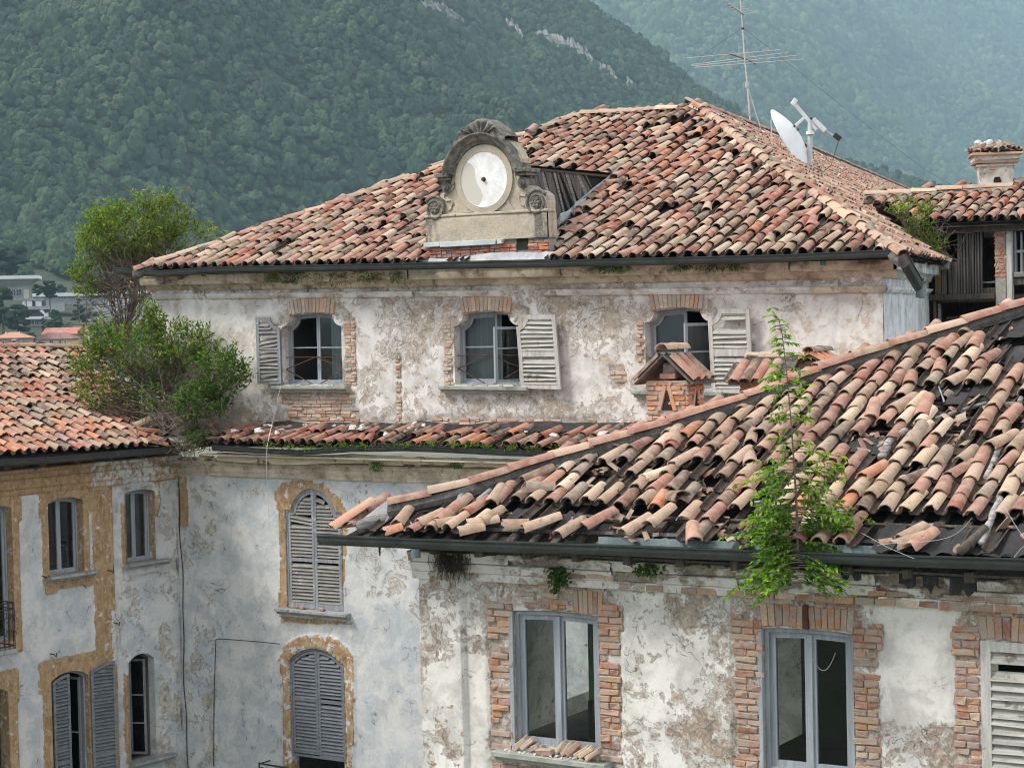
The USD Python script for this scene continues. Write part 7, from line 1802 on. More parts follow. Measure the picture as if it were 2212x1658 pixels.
for side, (a, b, F_) in enumerate(((u0, u1, W), (0, dp, Frame(W.P(u1, 0, 0), -W.n)))):
    vent = Polygon([((a + b) / 2 - .075, z1 - .37), ((a + b) / 2 + .075, z1 - .37), ((a + b) / 2, z1 - .09)]) if side == 0 else Polygon([(dp * .5 - .09, z1 - .37), (dp * .5 + .09, z1 - .37), (dp * .5, z1 - .09)])
    shp_ = sbox(a, z0, b, z1).difference(vent.buffer(.05))
    bricks_in(t, F_, shp_, .062, .19, -.03, .008, 400 + side, [(.52, .26, .12), (.55, .33, .16), (.48, .22, .11), (.58, .42, .24)], .016, edge=.0, jit=.005)
    t.part('vent', extrude(F_, vent, -.012, -.004), M['deck'])
    for s_ in (-1, 1):
        c0 = (vent.bounds[0] + vent.bounds[2]) / 2; q = [(c0 + s_ * .085, z1 - .37), (c0 + s_ * .135, z1 - .37), (c0 + s_ * .05, z1 - .055), (c0 + s_ * .002, z1 - .07)]
        t.part('vent_brick', extrude(F_, Polygon(q).buffer(0), -.02, .015), M['brick'], tint=(.52, .28, .15))
for a, b, F_ in ((u0 - .02, u1 + .02, W), (-.02, dp, Frame(W.P(u1, 0, 0), -W.n))): bricks_in(t, F_, sbox(a, z1 - .50, b, z1 - .445), .055, .2, -.03, .03, 410, BR_PALE, .01, edge=0)
t.part('cap_stub', fbev(W, um_ - .10, um_ + .10, z1, z1 + .22, -dp + .1, -.06, .02, g, .01), M['mortar_pale']); t.part('cap_brick', fbev(W, um_ - .11, um_ + .11, z1 + .02, z1 + .09, -.1, -.02, .01), M['brick'], tint=(.55, .22, .10))
zr = z1 + .36; dn = unit(W.e * .36 - UPV * .33)
for s_ in (-1, 1):
    d_ = unit(W.e * .40 * s_ - UPV * .36)
    b0_ = W.P(um_, zr - .02, .10); t.part('cap_board', bevel_box(b0_, d_ * .56, -W.n * (dp + .2), np.cross(d_, W.n) * .025 * (1 if np.cross(d_, W.n)[2] < 0 else -1), .004), M['mortar_dark'])
    for k in range(3):
        o = W.P(um_, zr + .02, .0 - .21 * k) + d_ * .56
        lay(t, o, -d_, UPV, .46, .085, PAL[('pink', 'rose', 'brown')[k]] if s_ > 0 else PAL['brown'], k)
for k in range(2): lay(t, W.P(um_, zr + .035, .13 - .30 * k), -W.n, UPV, .38, .10, PAL['sand'], 9 + k)
dh = dst_of(SF.P(*SF.px(1640, 835))) + 1.1
t, W, u0, u1, z0, z1 = chim('low brick chimney under three rows of tiles behind the sapling', 1597, 1690, 828, 900, dh, .6)
t.part('shaft', fbox(W, u0 + .012, u1 - .012, z0, z1 + .05, -.588, -.012), M['mortar_pale']); bricks_in(t, W, sbox(u0, z0, u0 + .14, z1), .062, .2, -.03, .006, 420, BR, .014, edge=0); bricks_in(t, W, sbox(u0 + .20, z0, u0 + .30, z1), .062, .1, -.03, .006, 421, BR, .014, edge=0); bricks_in(t, W, sbox(u0 + .36, z0, u1, z1), .062, .2, -.03, .006, 422, BR, .014, edge=0)
up_ = unit(-W.n * .40 + UPV * .26)
t.part('cap_board', bevel_box(W.P(u0 - .1, z1 - .01, .12), W.e * (u1 - u0 + .2), up_ * .52, np.cross(W.e, up_) * .02, .004), M['mortar_dark'])
for k in range(4):
    lay(t, W.P(u0 - .02 + .155 * k, z1 + .02, .14), up_, UPV, .46, .085, PAL[('pink', 'brown', 'rose', 'tan')[k]], 20 + k)
    lay(t, W.P(u0 - .10 + .155 * k, z1 + .05, .13) , up_, -UPV, .40, .075, PAL['dark'], 30 + k, 'pan_tile')
t.part('ridge_mortar', fbev(W, u0 - .05, u1 + .02, z1 + .22, z1 + .34, -.46, -.30, .02, g, .012), M['mortar_dark'])
for k in range(3): lay(t, W.P(u0 - .06 + .20 * k + .0, z1 + .33, -.38), W.e, UPV, .24, .085, PAL['sand'], 40 + k)
dh = dst_of(SF.P(*SF.px(1760, 790))) + 1.2
t, W, u0, u1, z0, z1 = chim('chimney top with orange gabled tiles, right of the sapling', 1722, 1790, 792, 860, dh, .5)
t.part('shaft', fbox(W, u0 + .01, u1 - .01, z0, z1 + .05, -.49, -.01), M['mortar_pale']); bricks_in(t, W, sbox(u0 + .1, z0, u1 - .1, z1 + .06), .062, .18, -.03, .006, 430, [(.56, .24, .10), (.5, .2, .1)], .012, edge=0)
um_ = (u0 + u1) / 2
for s_ in (-1, 1):
    d_ = unit(W.e * .40 * s_ - UPV * .20)
    for k in range(3): lay(t, W.P(um_, z1 + .17, .05 - .20 * k) + d_ * .44, -d_, UPV, .44, .085, PAL['orange'] if k < 2 else PAL['pink'], 50 + k + 5 * s_)
    t.part('cap_board', bevel_box(W.P(um_, z1 + .15, .10), d_ * .42, -W.n * .55, UPV * -.02, .004), M['mortar_dark'])
lay(t, W.P(um_, z1 + .20, .14), -W.n, UPV, .36, .09, PAL['grey'], 61); lay(t, W.P(um_, z1 + .20, -.20), -W.n, UPV, .36, .09, PAL['dark'], 62)

# ------------------------------------------------------------------ the loggia on the right
pe = WR.P(LR, 0, .05); WO = Frame(pe, (math.cos(math.radians(1.5)), math.sin(math.radians(1.5))))
log_ = Thing('loggia', 'ruined timber loggia with dark planks and a brick pillar at the right edge', 'building', WO.P(.5, 8))
oq = lambda *pts: Polygon([WO.px(*p) for p in pts])
def obox(name, x0, x1, y0, y1, d0, d1, mat, b=.008, seed=0, dd=0.0, **k):
    (a, z1), (c, z0) = WO.px(x0, y0, dd), WO.px(x1, y1, dd)
    return log_.part(name, fbev(WO, min(a, c), max(a, c), min(z0, z1), max(z0, z1), d0, d1, b, np.random.default_rng(seed), .004), M[mat], **k)
EO0, EO1 = WO.P(*WO.px(1985, 486, .30), .30), WO.P(*WO.px(2240, 476, .30), .30)
SO = Slope(EO0, EO1 - EO0, .40, (0, 1, 0))
rg = Polygon([SO.px(*p) for p in ((1985, 488), (2300, 474), (2300, 399), (2185, 405), (1880, 424), (1870, 428), (1905, 448))])
LW = dict(rose=2, pink=1.6, grey=1.6, tan=1.4, red=1.2, brown=1.2, sand=.7, orange=.3)
tiled(log_, SO, rg, .215, .33, .088, .42, LW, 121, jitter=1.2, limit=150)
log_.part('roof_deck', flat(SO, rg, -.05), M['deck'])
ridge(log_, [SO.P(*SO.px(x, y, .1), .1) for x, y in ((1868, 424), (1990, 417), (2100, 410), (2186, 404))], .50, .10, dict(sand=3, cream=1.5), 122, skip=(), bed='mortar', bedr=.10)
mb = MB(); rr0, rr1 = SO.P(*SO.px(1868, 424)), SO.P(*SO.px(2300, 399)); mb.add([rr0, rr1, rr1 + np.array([0, 3, -1.2]), rr0 + np.array([0, 3, -1.2])], [[0, 1, 2, 3]]); log_.part('rear_roof', mb, M['roof_red'])
obox('eave_beam', 1990, 2300, 484, 494, .0, .16, 'wood_dark')
for k in range(9): obox('plank', 2070 + 6.1 * k, 2076 + 6.1 * k, 484, 637 + (k * 37 % 5) - 2 - (30 if False else 0), .02 + .006 * (k % 3), .055 + .006 * (k % 3), 'wood_plank', .004, k)
for k, (a, b, y0) in enumerate(((2021, 2034, 572), (2035, 2047, 574), (2049, 2057, 573), (2058, 2070, 566))): obox('plank', a, b, y0, 636 + k % 2, .01, .04, 'wood_plank', .004, 20 + k)
obox('floor_beam', 2012, 2150, 637, 645, -.05, .10, 'wood_dark'); obox('floor_beam', 2122, 2150, 622, 634, -.10, .02, 'wood_dark'); obox('shelf', 2122, 2150, 608, 611, -.2, .0, 'wood_beam')
obox('lintel_stone', 2001, 2054, 566, 582, -.3, .12, 'stone_sill', .02, 3)
pil = obox('pillar', 2149, 2176, 492, 700, -.18, .03, 'mortar_pale', .01, 4, label='brick pillar with its lower half still plastered')
(a, zt2), (c, zb2) = WO.px(2148.5, 495), WO.px(2176, 598)
bricks_in(log_, WO, sbox(a, zb2, c, zt2), .062, .115, -.03, .042, 440, BR_RED + [(.50, .26, .13), (.55, .38, .2)], .012, parent=pil, edge=.01, mat='brick_red', jit=.004)
obox('post', 2176, 2190, 497, 700, -.05, .07, 'wood_white', .006, 5)
obox('window_frame', 2191, 2195, 500, 590, -.1, .0, 'wood_grey'); obox('window_frame', 2204, 2208, 500, 590, -.1, .0, 'wood_grey'); obox('window_frame', 2191, 2240, 540, 544, -.1, .0, 'wood_grey'); obox('window_frame', 2191, 2260, 588, 596, -.12, .04, 'wood_beam'); obox('window_frame', 2222, 2228, 500, 590, -.1, .0, 'wood_white')
obox('beam', 2191, 2300, 600, 612, -.2, .0, 'wood_dark')
# dark inside
mb = MB()
(a, z1_), (c, z0_) = WO.px(2008, 480), WO.px(2330, 760)
w, f = fbox(WO, a - .3, c, z0_, z1_, -2.2, -.06)
for q in f:
    cc = w[q].mean(0); 
    if (cc - WO.O) @ WO.n < -.1: mb.add(w[q], np.array([[3, 2, 1, 0]]))
log_.part('inner_wall', mb, M['wood_dark'])
obox('inner_floor', 2005, 2330, 640, 646, -2.1, -.12, 'wood_dark'); obox('inner_post', 2016, 2022, 650, 760, -.1, .0, 'wood_plank'); obox('inner_post', 2024, 2030, 655, 760, -.14, -.04, 'wood_beam')
obox('door', 2032, 2052, 694, 760, -.5, -.45, 'deck'); obox('door_frame', 2028, 2056, 684, 690, -.5, -.42, 'wood_plank')
obox('inner_wall_pale', 2126, 2150, 486, 512, -1.5, -1.45, 'concrete_white', dd=-1.45); 
lr = Slope(WO.P(*WO.px(2120, 545, -1.3), -1.3), WO.e, .5, -WO.n); tiled(log_, lr, Polygon([(-.5, 0), (.7, 0), (.7, .55), (-.5, .55)]), .21, .30, .08, .4, LW, 125, name='inner_tile', rest='inner_tiles', limit=20, channel=False)
obox('inner_board', 2030, 2070, 490, 520, -1.0, -.96, 'wood_beam')
# white chimney on its ridge
dch = dst_of(SO.P(*SO.px(2150, 408))) + .1
c = at(2150, 408, dch); WCh = Frame(c, unit(WO.e + .55 * WO.n * -1 * 0)); 
wc = Thing('chimney', 'flared white chimney with broken vents and a cap of loose tiles', 'chimney', c)
zz0, zz1 = c[2] - .25, WCh.px(2150, 360)[1]; hb = 34 / FOC * dch * 1.0
rotc = rot(WCh, 0, 0, -22)
def ringsq(h, z): return [rotc.P(x * h, z, y * h) for x, y in ((-1, 1), (1, 1), (1, -1), (-1, -1))]
zs_c = np.linspace(zz0, zz1, 10); vs = []
for z in zs_c:
    tt = (z - zz0) / (zz1 - zz0); vs += ringsq(hb * (1.02 - .06 * math.sin(min(tt * 1.6, 1) * math.pi) + .30 * max(0, tt - .55) ** 1.3), z)
vs = np.array(vs); i, j = np.meshgrid(np.arange(9), np.arange(4), indexing='ij'); q = np.stack([i * 4 + j, i * 4 + (j + 1) % 4, (i + 1) * 4 + (j + 1) % 4, (i + 1) * 4 + j], -1).reshape(-1, 4)
wc.part('shaft', (vs, np.vstack([q[:, [0, 1, 2]], q[:, [0, 2, 3]]])), M['plaster_front'], attr='mask', tint=(.40, 0, .05))
for k, (u, z, w_, h_) in enumerate(((.02, zz0 + .37, .13, .20), (-.02, zz0 + .60, .10, .07))):
    g2 = np.random.default_rng(k); p = [(u + w_ * .5 * math.cos(a) * g2.uniform(.8, 1.15), z + h_ * .62 * math.sin(a) * g2.uniform(.85, 1.1)) for a in np.linspace(0, 2 * np.pi, 13)[:-1]]
    wc.part('vent', extrude(rotc, Polygon(p).buffer(0), hb * .9, hb * 1.0 + .012), M['deck'])
rs_ = Frame(rotc.P(hb, 0, 0), -rotc.n); wc.part('vent', extrude(rs_, Polygon([(-.05, zz0 + .26), (.09, zz0 + .26), (.09, zz0 + .46), (0, zz0 + .52), (-.05, zz0 + .44)]), -.05, .012), M['deck'])
bricks_in(wc, rotc, sbox(-hb * .95, zz0 + .52, hb * .3, zz1 - .02), .055, .15, hb * .9, hb * 1.02 + .03, 450, BR_PALE, .012, skip=.45)
for k, (h_, z, th_, m_) in enumerate(((hb * 1.22, zz1 - .01, .05, 'plaster_front'), (hb * 1.38, zz1 + .04, .05, 'brick'), (hb * 1.42, zz1 + .09, .10, 'plaster_front'), (hb * 1.58, zz1 + .19, .035, 'brick'))):
    a = ringsq(h_, z); wc.part('cap_course', bevel_box(a[0] * 1.0, a[1] - a[0], a[3] - a[0], UPV * th_, .01, g, .008), M[m_], tint=(.35, 0, .1) if m_ != 'brick' else (.48, .28, .18), attr='mask' if m_ != 'brick' else 'tint')
g2 = np.random.default_rng(6)
for k in range(26):
    a = k / 26 * 2 * np.pi; r_ = hb * 1.25 * g2.uniform(.6, 1.1); o = c * [1, 1, 0] + UPV * (zz1 + .235 + g2.uniform(0, .05)) + np.array([math.cos(a), math.sin(a), 0]) * (hb * 1.7)
    ey = unit(-np.array([math.cos(a + g2.normal(0, .3)), math.sin(a + g2.normal(0, .3)), 0]) + UPV * .35); lay(wc, o, ey, UPV, g2.uniform(.26, .4), .075, np.array(PAL[g2.choice(['dark', 'brown', 'grey', 'tan', 'sand'])]) * .8, 70 + k)
for k in range(9):
    o = c * [1, 1, 0] + UPV * (zz1 + .33 + .10 * g2.random()) + rotc.e * g2.uniform(-1.2, 1.2) * hb + rotc.n * g2.uniform(-.6, 1.0) * hb
    m_ = trimesh.creation.icosphere(1, 1.0); v = np.array(m_.vertices) * g2.uniform(.04, .075, 3) * (1 + .4 * (meshkit.noise(np.array(m_.vertices) * 2 + k, 3)[:, None] - .5)); wc.part('cap_stone', (v + o, np.array(m_.faces)), M['rubble'])
# broken gutter hanging off the right corner
dg = dst_of(WU.P(uR, 11.8, .46))
gpt = [at(1944, 541, dg), at(1962, 575, dg + .35), at(1984, 612, dg + .75)]
main.part('gutter', sweep(np.array([gpt[0] + (gpt[1] - gpt[0]) * t for t in np.linspace(0, 1, 5)] + [gpt[1] + (gpt[2] - gpt[1]) * t for t in np.linspace(.25, 1, 4)]), np.array(GPROF) * [1.1, 1.25], unit(WR.n)), M['gutter_green'], label='broken gutter end hanging down at the right corner')
main.part('gutter_outlet', tube([at(1984, 606, dg + .7), at(1990, 625, dg + .75), at(1988, 643, dg + .75)], [.085, .075, .065], 12, cap=False), M['gutter_inside'])
for x, y in ((440, 592), (1778, 568), (1350, 578)):
    main.part('gutter_outlet', tube([at(x, y - 8, dst_of(WU.P(WU.px(x, y)[0], 11.8, .44))), at(x, y + 5, dst_of(WU.P(WU.px(x, y)[0], 11.8, .44)))], .045, 10), M['gutter_inside'])
# ------------------------------------------------------------------ plants that have taken root
def leaves(mb, P_, D_, N_, size, aspect, tints, g, fold=.25):
    """Leaves at points P_, pointing along D_, facing N_: two folded halves each."""
    n = len(P_); D_ = D_ / np.linalg.norm(D_, axis=1, keepdims=True); S_ = np.cross(D_, N_); S_ /= np.linalg.norm(S_, axis=1, keepdims=True) + 1e-9; U_ = np.cross(S_, D_)
    L = (size * g.uniform(.7, 1.25, n))[:, None]; w = L * aspect / 2; dr = g.uniform(.0, .35, n)[:, None] * L
    a = P_; b = P_ + D_ * L * .45 + S_ * w + U_ * w * fold; c = P_ + D_ * L - U_ * dr; d = P_ + D_ * L * .45 - S_ * w + U_ * w * fold
    v = np.stack([a, b, c, d], 1).reshape(-1, 3); k = np.arange(n)[:, None] * 4
    f = np.vstack([k + [0, 1, 2], k + [0, 2, 3]])
    mb.add(v, f, np.repeat(tints, 4, 0))
GRN = dict(light=(.23, .295, .05), mid=(.115, .185, .037), dark=(.05, .105, .03), olive=(.24, .24, .075), brown=(.20, .14, .07))
def tint_mix(g, n, w):
    k = list(w); p = np.array([w[x] for x in k], float); C = np.array([GRN[x] for x in k]); return C[g.choice(len(k), n, p=p / p.sum())] * g.lognormal(0, .22, (n, 1))
def shrub(name, label, cat, base, lobes, shoots, per, size, aspect, weights, seed, twigs=120, bare=(), tw_r=.007, group=None, up=.5, trunk_r=.05):
    g = np.random.default_rng(seed); base = np.asarray(base, float)
    t = Thing(name, label, cat, base, group)
    W_ = np.array([l[6] for l in lobes], float); W_ /= W_.sum(); mb = MB(); ends = []
    for s in range(shoots):
        l = lobes[g.choice(len(lobes), p=W_)]; c = at(l[0], l[1], l[4]); k = l[4] / FOC
        d = g.normal(0, 1, 3); d /= np.linalg.norm(d); r = g.uniform(.35, 1.0) ** .6
        p = c + (RGT * d[0] * l[2] * k + UPV * d[2] * l[3] * k + fh * d[1] * l[5]) * r
        out = unit(d * [1, 1, 1] @ np.array([RGT, fh, UPV]) * .6 + UPV * up + g.normal(0, .35, 3) + unit(p - base) * .4)
        n = int(per * g.uniform(.7, 1.3)); s_ = g.uniform(0, 1, n); ln = g.uniform(.16, .34)
        P_ = p + out * ln * (s_[:, None] - .5); D_ = out * .55 + g.normal(0, .62, (n, 3)); N_ = UPV + g.normal(0, .6, (n, 3))
        w = dict(weights) if len(l) < 8 else l[7]
        leaves(mb, P_, D_, N_, size, aspect, tint_mix(g, n, w), g)
        ends.append(p - out * ln * .5)
    t.part('foliage', mb, M['leaf'], kind='stuff')
    ends = np.array(ends); br = MB(); k = 5
    hubs = [base + (ends[g.integers(len(ends))] - base) * g.uniform(.35, .6) + g.normal(0, .06, 3) for _ in range(14)]
    for h_ in hubs: br.add(*tube([base + g.normal(0, .04, 3), (base + h_) / 2 + g.normal(0, .07, 3), h_], [trunk_r * .7, trunk_r * .5, trunk_r * .25], 6))
    for e in [ends[q] for q in g.choice(len(ends), min(twigs, len(ends)), replace=False)]:
        h_ = min((hubs[q] for q in g.integers(0, 14, 4)), key=lambda x: np.linalg.norm(x - e)); m_ = (h_ + e) / 2 + g.normal(0, .06, 3)
        br.add(*tube([h_, m_, e], [tw_r * 1.3, tw_r, tw_r * .6], 4))
    for (x, y, dx, dy, ds, n, ln) in bare:
        for _ in range(4):
            q = at(x + g.normal(0, dx * .5), y + g.normal(0, dy * .5), ds); br.add(*tube([base, (base + q) / 2 + g.normal(0, .08, 3), q], [tw_r * 2, tw_r * 1.5, tw_r], 5))
        for _ in range(n):
            p = at(x + g.normal(0, dx), y + g.normal(0, dy), ds + g.normal(0, .15)); d = unit(RGT * g.normal(-.1, .8) + UPV * g.normal(.25, .6) + fh * g.normal(0, .3)) * ln * g.uniform(.5, 1.3)
            br.add(*tube([p, p + d * .5 + g.normal(0, .03, 3), p + d + g.normal(0, .05, 3)], [tw_r, tw_r * .8, tw_r * .45], 4))
    t.part('branches', br, M['twig'], kind='stuff')
    return t
dA = dst_of(WU.P(-8.0, 11, -1.2)); dB = dst_of(WL.P(-6.6, 9, .1)); dC = dst_of(WL.P(-5.6, 9, .5))
DARKW = dict(dark=3, mid=2, light=.4, olive=.3)
shrub('bush', 'large bright bush rising behind the left end of the villa eaves', 'bush', at(270, 730, dA), [
    (275, 505, 105, 62, dA, .7, 3.2), (360, 478, 62, 46, dA + .2, .5, 1.6), (205, 525, 45, 55, dA, .5, 1.2), (240, 465, 55, 32, dA, .5, 1.0), (180, 600, 30, 42, dA - .2, .4, .6), (330, 540, 85, 45, dA + .3, .5, 1.2, dict(mid=2, olive=1.5, light=1, dark=1)), (440, 500, 36, 18, dA + .3, .3, .25), (330, 430, 50, 18, dA, .4, .5), (205, 620, 18, 22, dA - .2, .3, .2)],
    1150, 10, .085, .30, dict(light=2.4, mid=3, olive=1.4, dark=1.6, brown=.4), 1, 260, bare=[(290, 590, 55, 28, dA, 130, .45), (240, 640, 30, 40, dA, 70, .5), (300, 630, 22, 16, dA - .3, 90, .28), (330, 425, 60, 12, dA, 40, .22), (265, 660, 22, 30, dA, 60, .5)], trunk_r=.028)
shrub('bush', 'wide dark bush spilling over the valley between wing roof and villa', 'bush', at(355, 935, dB), [
    (300, 760, 100, 62, dB, .6, 2.6), (225, 730, 55, 40, dB + .2, .5, .9), (400, 745, 70, 50, dB - .2, .5, 1.7), (475, 805, 68, 55, dC, .4, 2.0, DARKW), (430, 870, 70, 36, dC, .4, 1.3, DARKW), (220, 850, 60, 45, dB, .5, 1.0, dict(olive=2, mid=2, light=1, brown=1)), (330, 690, 26, 36, dB - .1, .3, .5), (350, 850, 80, 50, dB - .2, .5, 1.0, dict(mid=2, dark=2, olive=1)), (180, 780, 40, 36, dB, .4, .5), (425, 945, 26, 26, dC, .2, .35, DARKW)],
    1300, 10, .088, .34, dict(mid=3, light=1.8, dark=1.8, olive=1.4, brown=.5), 2, 300, bare=[(290, 880, 60, 32, dB, 190, .42), (385, 920, 45, 26, dC, 150, .36), (300, 800, 80, 50, dB, 70, .4), (405, 975, 18, 18, dC, 60, .25)], trunk_r=.05)
dL = dst_of(SO.P(*SO.px(1985, 488)))
shrub('bush', 'thin leggy bush in the roof valley by the loggia', 'bush', at(1985, 590, dL - .4), [
    (1975, 470, 40, 38, dL - .5, .25, 1.2), (1995, 530, 50, 40, dL - .4, .25, 1.6), (1950, 445, 26, 16, dL - .5, .2, .6), (1990, 560, 42, 22, dL - .4, .2, 1.0), (2020, 545, 26, 22, dL - .4, .2, .5, dict(light=3, mid=1)), (1960, 575, 28, 14, dL - .5, .2, .5, DARKW), (2010, 450, 20, 12, dL - .5, .2, .3)],
    200, 8, .085, .30, dict(light=2.4, mid=3, dark=1, olive=.5), 3, 90, bare=[(2040, 540, 18, 24, dL - .3, 46, .30), (2030, 510, 20, 18, dL - .3, 24, .28), (1985, 585, 30, 8, dL - .3, 40, .18)], tw_r=.005, trunk_r=.022)

# the sapling in the front gutter
dS = dst_of(SF.P(*SF.px(1722, 1188)))
sap = Thing('sapling', 'slender bright green sapling growing out of the front gutter', 'tree', at(1722, 1195, dS))
g = np.random.default_rng(21)
tr = [at(x, y, dS + o) for x, y, o in ((1724, 1196, 0), (1721, 1100, .0), (1716, 1010, -.02), (1708, 900, -.03), (1699, 800, -.03), (1690, 725, -.02), (1682, 688, 0), (1668, 672, 0))]
sap.part('trunk', tube(tr, [.017, .013, .0095, .0072, .0055, .0045, .0035, .0025], 7), M['stem'], smooth=True)
mb, br, fr_ = MB(), MB(), MB()
SPR = [(672, 14, 18, 1), (690, 24, 10, 1), (705, 20, 16, 2), (725, 26, 14, 2), (745, 22, 42, 2), (765, 18, 52, 2), (785, 30, 30, 1), (800, 34, 44, 2), (820, 60, 40, 3), (840, 66, 48, 3), (862, 44, 42, 3), (885, 50, 36, 2), (905, 56, 40, 3), (930, 52, 40, 2), (955, 56, 40, 3), (975, 50, 120, 3), (1000, 90, 100, 5), (1020, 150, 110, 7), (1040, 130, 90, 7), (1060, 110, 80, 7), (1080, 100, 110, 8), (1100, 110, 175, 9), (1120, 120, 120, 10), (1140, 180, 90, 10), (1160, 130, 80, 10), (1180, 110, 90, 10), (1205, 130, 100, 10), (1228, 160, 100, 10), (1245, 140, 110, 8)]
kk = dS / FOC
for (y, wl, wr, n) in SPR:
    ty = np.interp(min(y, 1196), [672, 688, 725, 800, 900, 1010, 1100, 1196], [1668, 1682, 1690, 1699, 1708, 1716, 1721, 1724])
    for q in range(n + (3 if y < 860 else (7 if y > 1085 else 1))):
        s_ = -1 if (q % 2 == 0) else 1; w = (wl if s_ < 0 else wr) * g.uniform(.45, 1.05) * kk
        o = at(ty, y + g.normal(0, 6), dS + (0 if y < 1196 else -.12)); az = g.uniform(-.75, .75)
        d = unit(RGT * s_ * math.cos(az) - fh * math.sin(abs(az)) * g.choice([1, 1, -.6]) + UPV * g.uniform(-.02, .22)); nseg = 7; tt = np.linspace(0, 1, nseg)
        ln = w / max(.45, abs(d @ RGT)) if w < .5 else w
        droop = g.uniform(.10, .32) + (.25 if y > 1190 else 0)
        pts = o + d * (tt * ln)[:, None] - UPV * (droop * ln * tt ** 2)[:, None]
        br.add(*tube(pts, np.linspace(.0042, .0016, nseg), 4))
        nl = max(4, int(ln / .022)); ss = g.uniform(.12, 1, nl); P_ = np.stack([np.interp(ss, tt, pts[:, k]) for k in range(3)], -1)
        sd = unit(np.cross(d, UPV)); D_ = d * .7 + sd * g.choice([-1, 1], nl)[:, None] * .75 - UPV * .25 + g.normal(0, .22, (nl, 3)); N_ = UPV + g.normal(0, .32, (nl, 3))
        top = np.clip((1100 - y) / 300, 0, 1)
        T_ = tint_mix(g, nl, dict(light=2.2 + 3 * top, mid=2.6, dark=1.0 * (1 - top) + .1)) * [1.15, 1.35, .7]
        leaves(mb, P_, D_, N_, .072, .48, T_, g)
        if 790 < y < 1110 and g.random() < .75:
            for _ in range(g.integers(1, 4)):
                e = pts[g.integers(2, nseg)] - UPV * .035; m_ = trimesh.creation.icosphere(1, 1.0); fr_.add(np.array(m_.vertices) * [.013, .013, .028] + e, np.array(m_.faces), (.50, .52, .28))
sap.part('foliage', mb, M['leaf'], kind='stuff'); sap.part('branches', br, M['stem'], kind='stuff'); sap.part('fruit', fr_, M['leaf'], kind='stuff')

def tuft(name, label, cat, W, x, y, d, w, h, n, size, aspect, weights, seed, hang=.6, group=None, mat='leaf'):
    g = np.random.default_rng(seed); u, z = W.px(x, y, d); k = abs(W.px(x + 10, y, d)[0] - u) / 10; w, h = w * k, h * k
    P_ = W.P(u + g.normal(0, .32, n) * w, z + g.uniform(-1, .35, n) * h * .5, d + g.uniform(0, .09, n))
    D_ = W.e * g.normal(0, .7, n)[:, None] + W.n * g.uniform(.1, .9, n)[:, None] + UPV * (g.uniform(-.4, .9, n) - hang)[:, None]; N_ = UPV + W.n * .5 + g.normal(0, .4, (n, 3))
    mb = MB(); leaves(mb, P_, D_, N_, size, aspect, tint_mix(g, n, weights), g)
    v = mb.arrays()[0]; solo(name, mb, M[mat], label, cat, group, loc=(v.min(0) + v.max(0)) / 2)
tuft('ivy', 'dark green ivy clump hanging on the front cornice', 'ivy', WF, 1212, 1232, .13, 36, 46, 260, .045, .8, dict(dark=4, mid=1.2), 1, .7)
tuft('ivy', 'small leafy sprig hanging from the front cornice left of the sapling', 'ivy', WF, 1402, 1222, .14, 48, 34, 110, .06, .5, dict(mid=3, dark=2), 2, .7)
tuft('weeds', 'trailing end of the dark ivy clump on the front cornice', 'ivy', WF, 1206, 1262, .12, 14, 26, 60, .04, .7, dict(dark=4, mid=1), 3, .8)
FERN = [(592, 592, 36, 22, 'bright fern under the villa gutter left of the first window'), (650, 592, 60, 26, 'dark weeds under the gutter above the first window'), (735, 596, 70, 30, 'brown dried weeds under the gutter right of the first window'), (800, 592, 50, 24, 'weeds under the gutter between first window and clock'), (862, 594, 30, 26, 'ivy at the left end of the pale cornice board'), (1322, 578, 44, 18, 'green fern under the gutter right of the clock'), (1348, 576, 34, 16, 'bright small fern under the gutter right of the clock'), (1480, 574, 40, 16, 'green weeds under the gutter above the third window'), (1540, 574, 50, 20, 'dry grey weeds under the gutter past the third window'), (1590, 572, 40, 18, 'weeds under the gutter above the open right shutter')]
for k, (x, y, w, h, lb) in enumerate(FERN): tuft('cornice_weeds', lb, 'weeds', WU, x, y, .26, w, h, 90 + w, .055, .28, dict(mid=2, dark=2.5, light=.6) if 'br' not in lb[:6] and 'dry' not in lb else (dict(light=4, mid=1) if 'bright' in lb else dict(brown=4, olive=1, dark=1)), 30 + k, .45, 'weeds rooted in the villa cornice')
GW_ = [(585, 962), (632, 966), (668, 970), (705, 966), (745, 963), (790, 964), (845, 963), (885, 962), (935, 960), (985, 962), (1022, 962), (1060, 966), (1110, 968), (1160, 968), (1215, 966), (1250, 968)]
LBG = ['leftmost green weeds in the skirt gutter below the string', 'weeds in the skirt gutter below the sill of the first window', 'moss cushion in the skirt gutter right of the white string', 'pale weeds in the skirt gutter left of the arched window axis', 'leafy weeds in the skirt gutter above the arched window', 'small weeds in the skirt gutter right of the arched window', 'low weeds midway between first and second window in the skirt gutter', 'bright yellow green weeds midway along the skirt gutter', 'sparse weeds in the skirt gutter just past its middle', 'weeds in the skirt gutter left of the second window axis', 'weeds in the skirt gutter below the second window', 'weeds in the skirt gutter below the second shutter', 'weeds in the skirt gutter where the front hip tiles begin to hide it', 'weeds right of the second shutter in the skirt gutter', 'next to last weeds before the front hip hides the skirt gutter', 'last weeds before the front hip hides the skirt gutter']
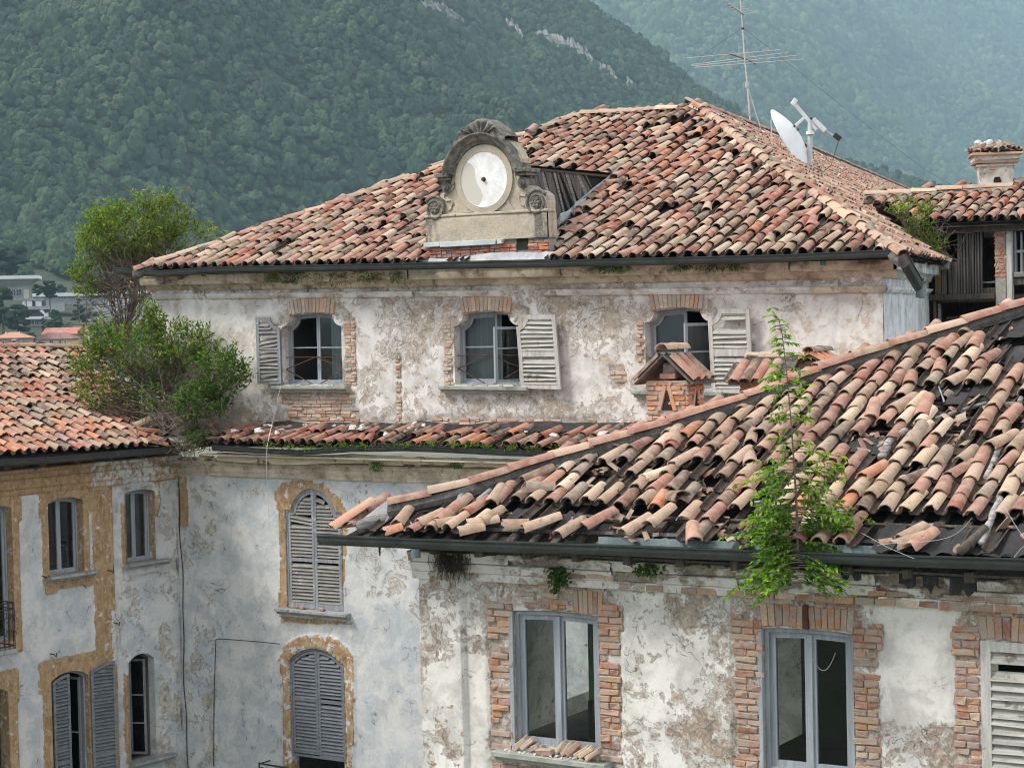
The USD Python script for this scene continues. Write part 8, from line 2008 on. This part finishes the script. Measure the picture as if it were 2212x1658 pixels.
for k, (x, y) in enumerate(GW_): tuft('gutter_weeds', LBG[k], 'weeds', WL, x, y - 4, .42, 30, 14, 70, .055, .3, dict(light=2, mid=3, dark=1.5), 60 + k, .0, 'weeds in the skirt gutter')
tuft('hanging_fern', 'round fern tuft hanging from the board over the arched window', 'fern', WL, 817, 1000, .26, 22, 22, 150, .06, .25, dict(dark=3, mid=2), 90, .6); tuft('hanging_fern', 'small fern hanging under the board left of the front hip', 'fern', WL, 988, 1000, .24, 24, 14, 130, .05, .25, dict(dark=3, mid=2), 91, .6)
g = np.random.default_rng(44); mb = MB()
for k in range(330):
    u, z = WF.px(975 + g.normal(0, 18), 1188 + g.uniform(-4, 20), .16); ln = g.uniform(.08, .36) * math.exp(-abs(g.normal(0, .4))); p = WF.P(u, z, .10 + g.uniform(0, .14))
    mb.add(*tube([p, p - UPV * ln * .5 + g.normal(0, .02, 3), p - UPV * ln + g.normal(0, .035, 3)], [.004, .003, .0015], 3))
solo('root_tuft', mb, M['root'], 'dark tuft of dry roots hanging below the front gutter', 'roots')
q = [WU.px(607, 836, .18), WU.px(597, 880, .1)]
st = [WU.P(*WU.px(607, 834, .19), .19), WU.P(*WU.px(600, 860, .10), .10), WU.P(*WU.px(590, 905, .04), .04), SK.P(*SK.px(583, 935, .2), .2), WL.P(*WL.px(577, 964, .52), .52), WL.P(*WL.px(576, 985, .50), .50), WL.P(*WL.px(576, 1030, .30), .30), WL.P(*WL.px(580, 1080, .16), .16), WL.P(*WL.px(581, 1145, .06), .06)]
solo('string', MB().add(*tube(np.array(st), .006, 5)), M['string'], 'white string hanging from the first window sill over the skirt roof', 'string')
# ------------------------------------------------------------------ the air of the valley
haze_mat = usdkit.material(stage, '/World/Looks/haze_air', {'v': ('principled_volume', {'color': (.46, .675, .81), 'density': 0.00012, 'anisotropy': 0.0})}, [], volume='v.volume')
hv, hf_ = boxm((-9600, -9600, -5), (19200, 0, 0), (0, 19200, 0), (0, 0, 1360))
solo('haze', (hv, np.vstack([hf_[:, [0, 1, 2]], hf_[:, [0, 2, 3]]])), haze_mat, kind='stuff', loc=(0, 0, 0))
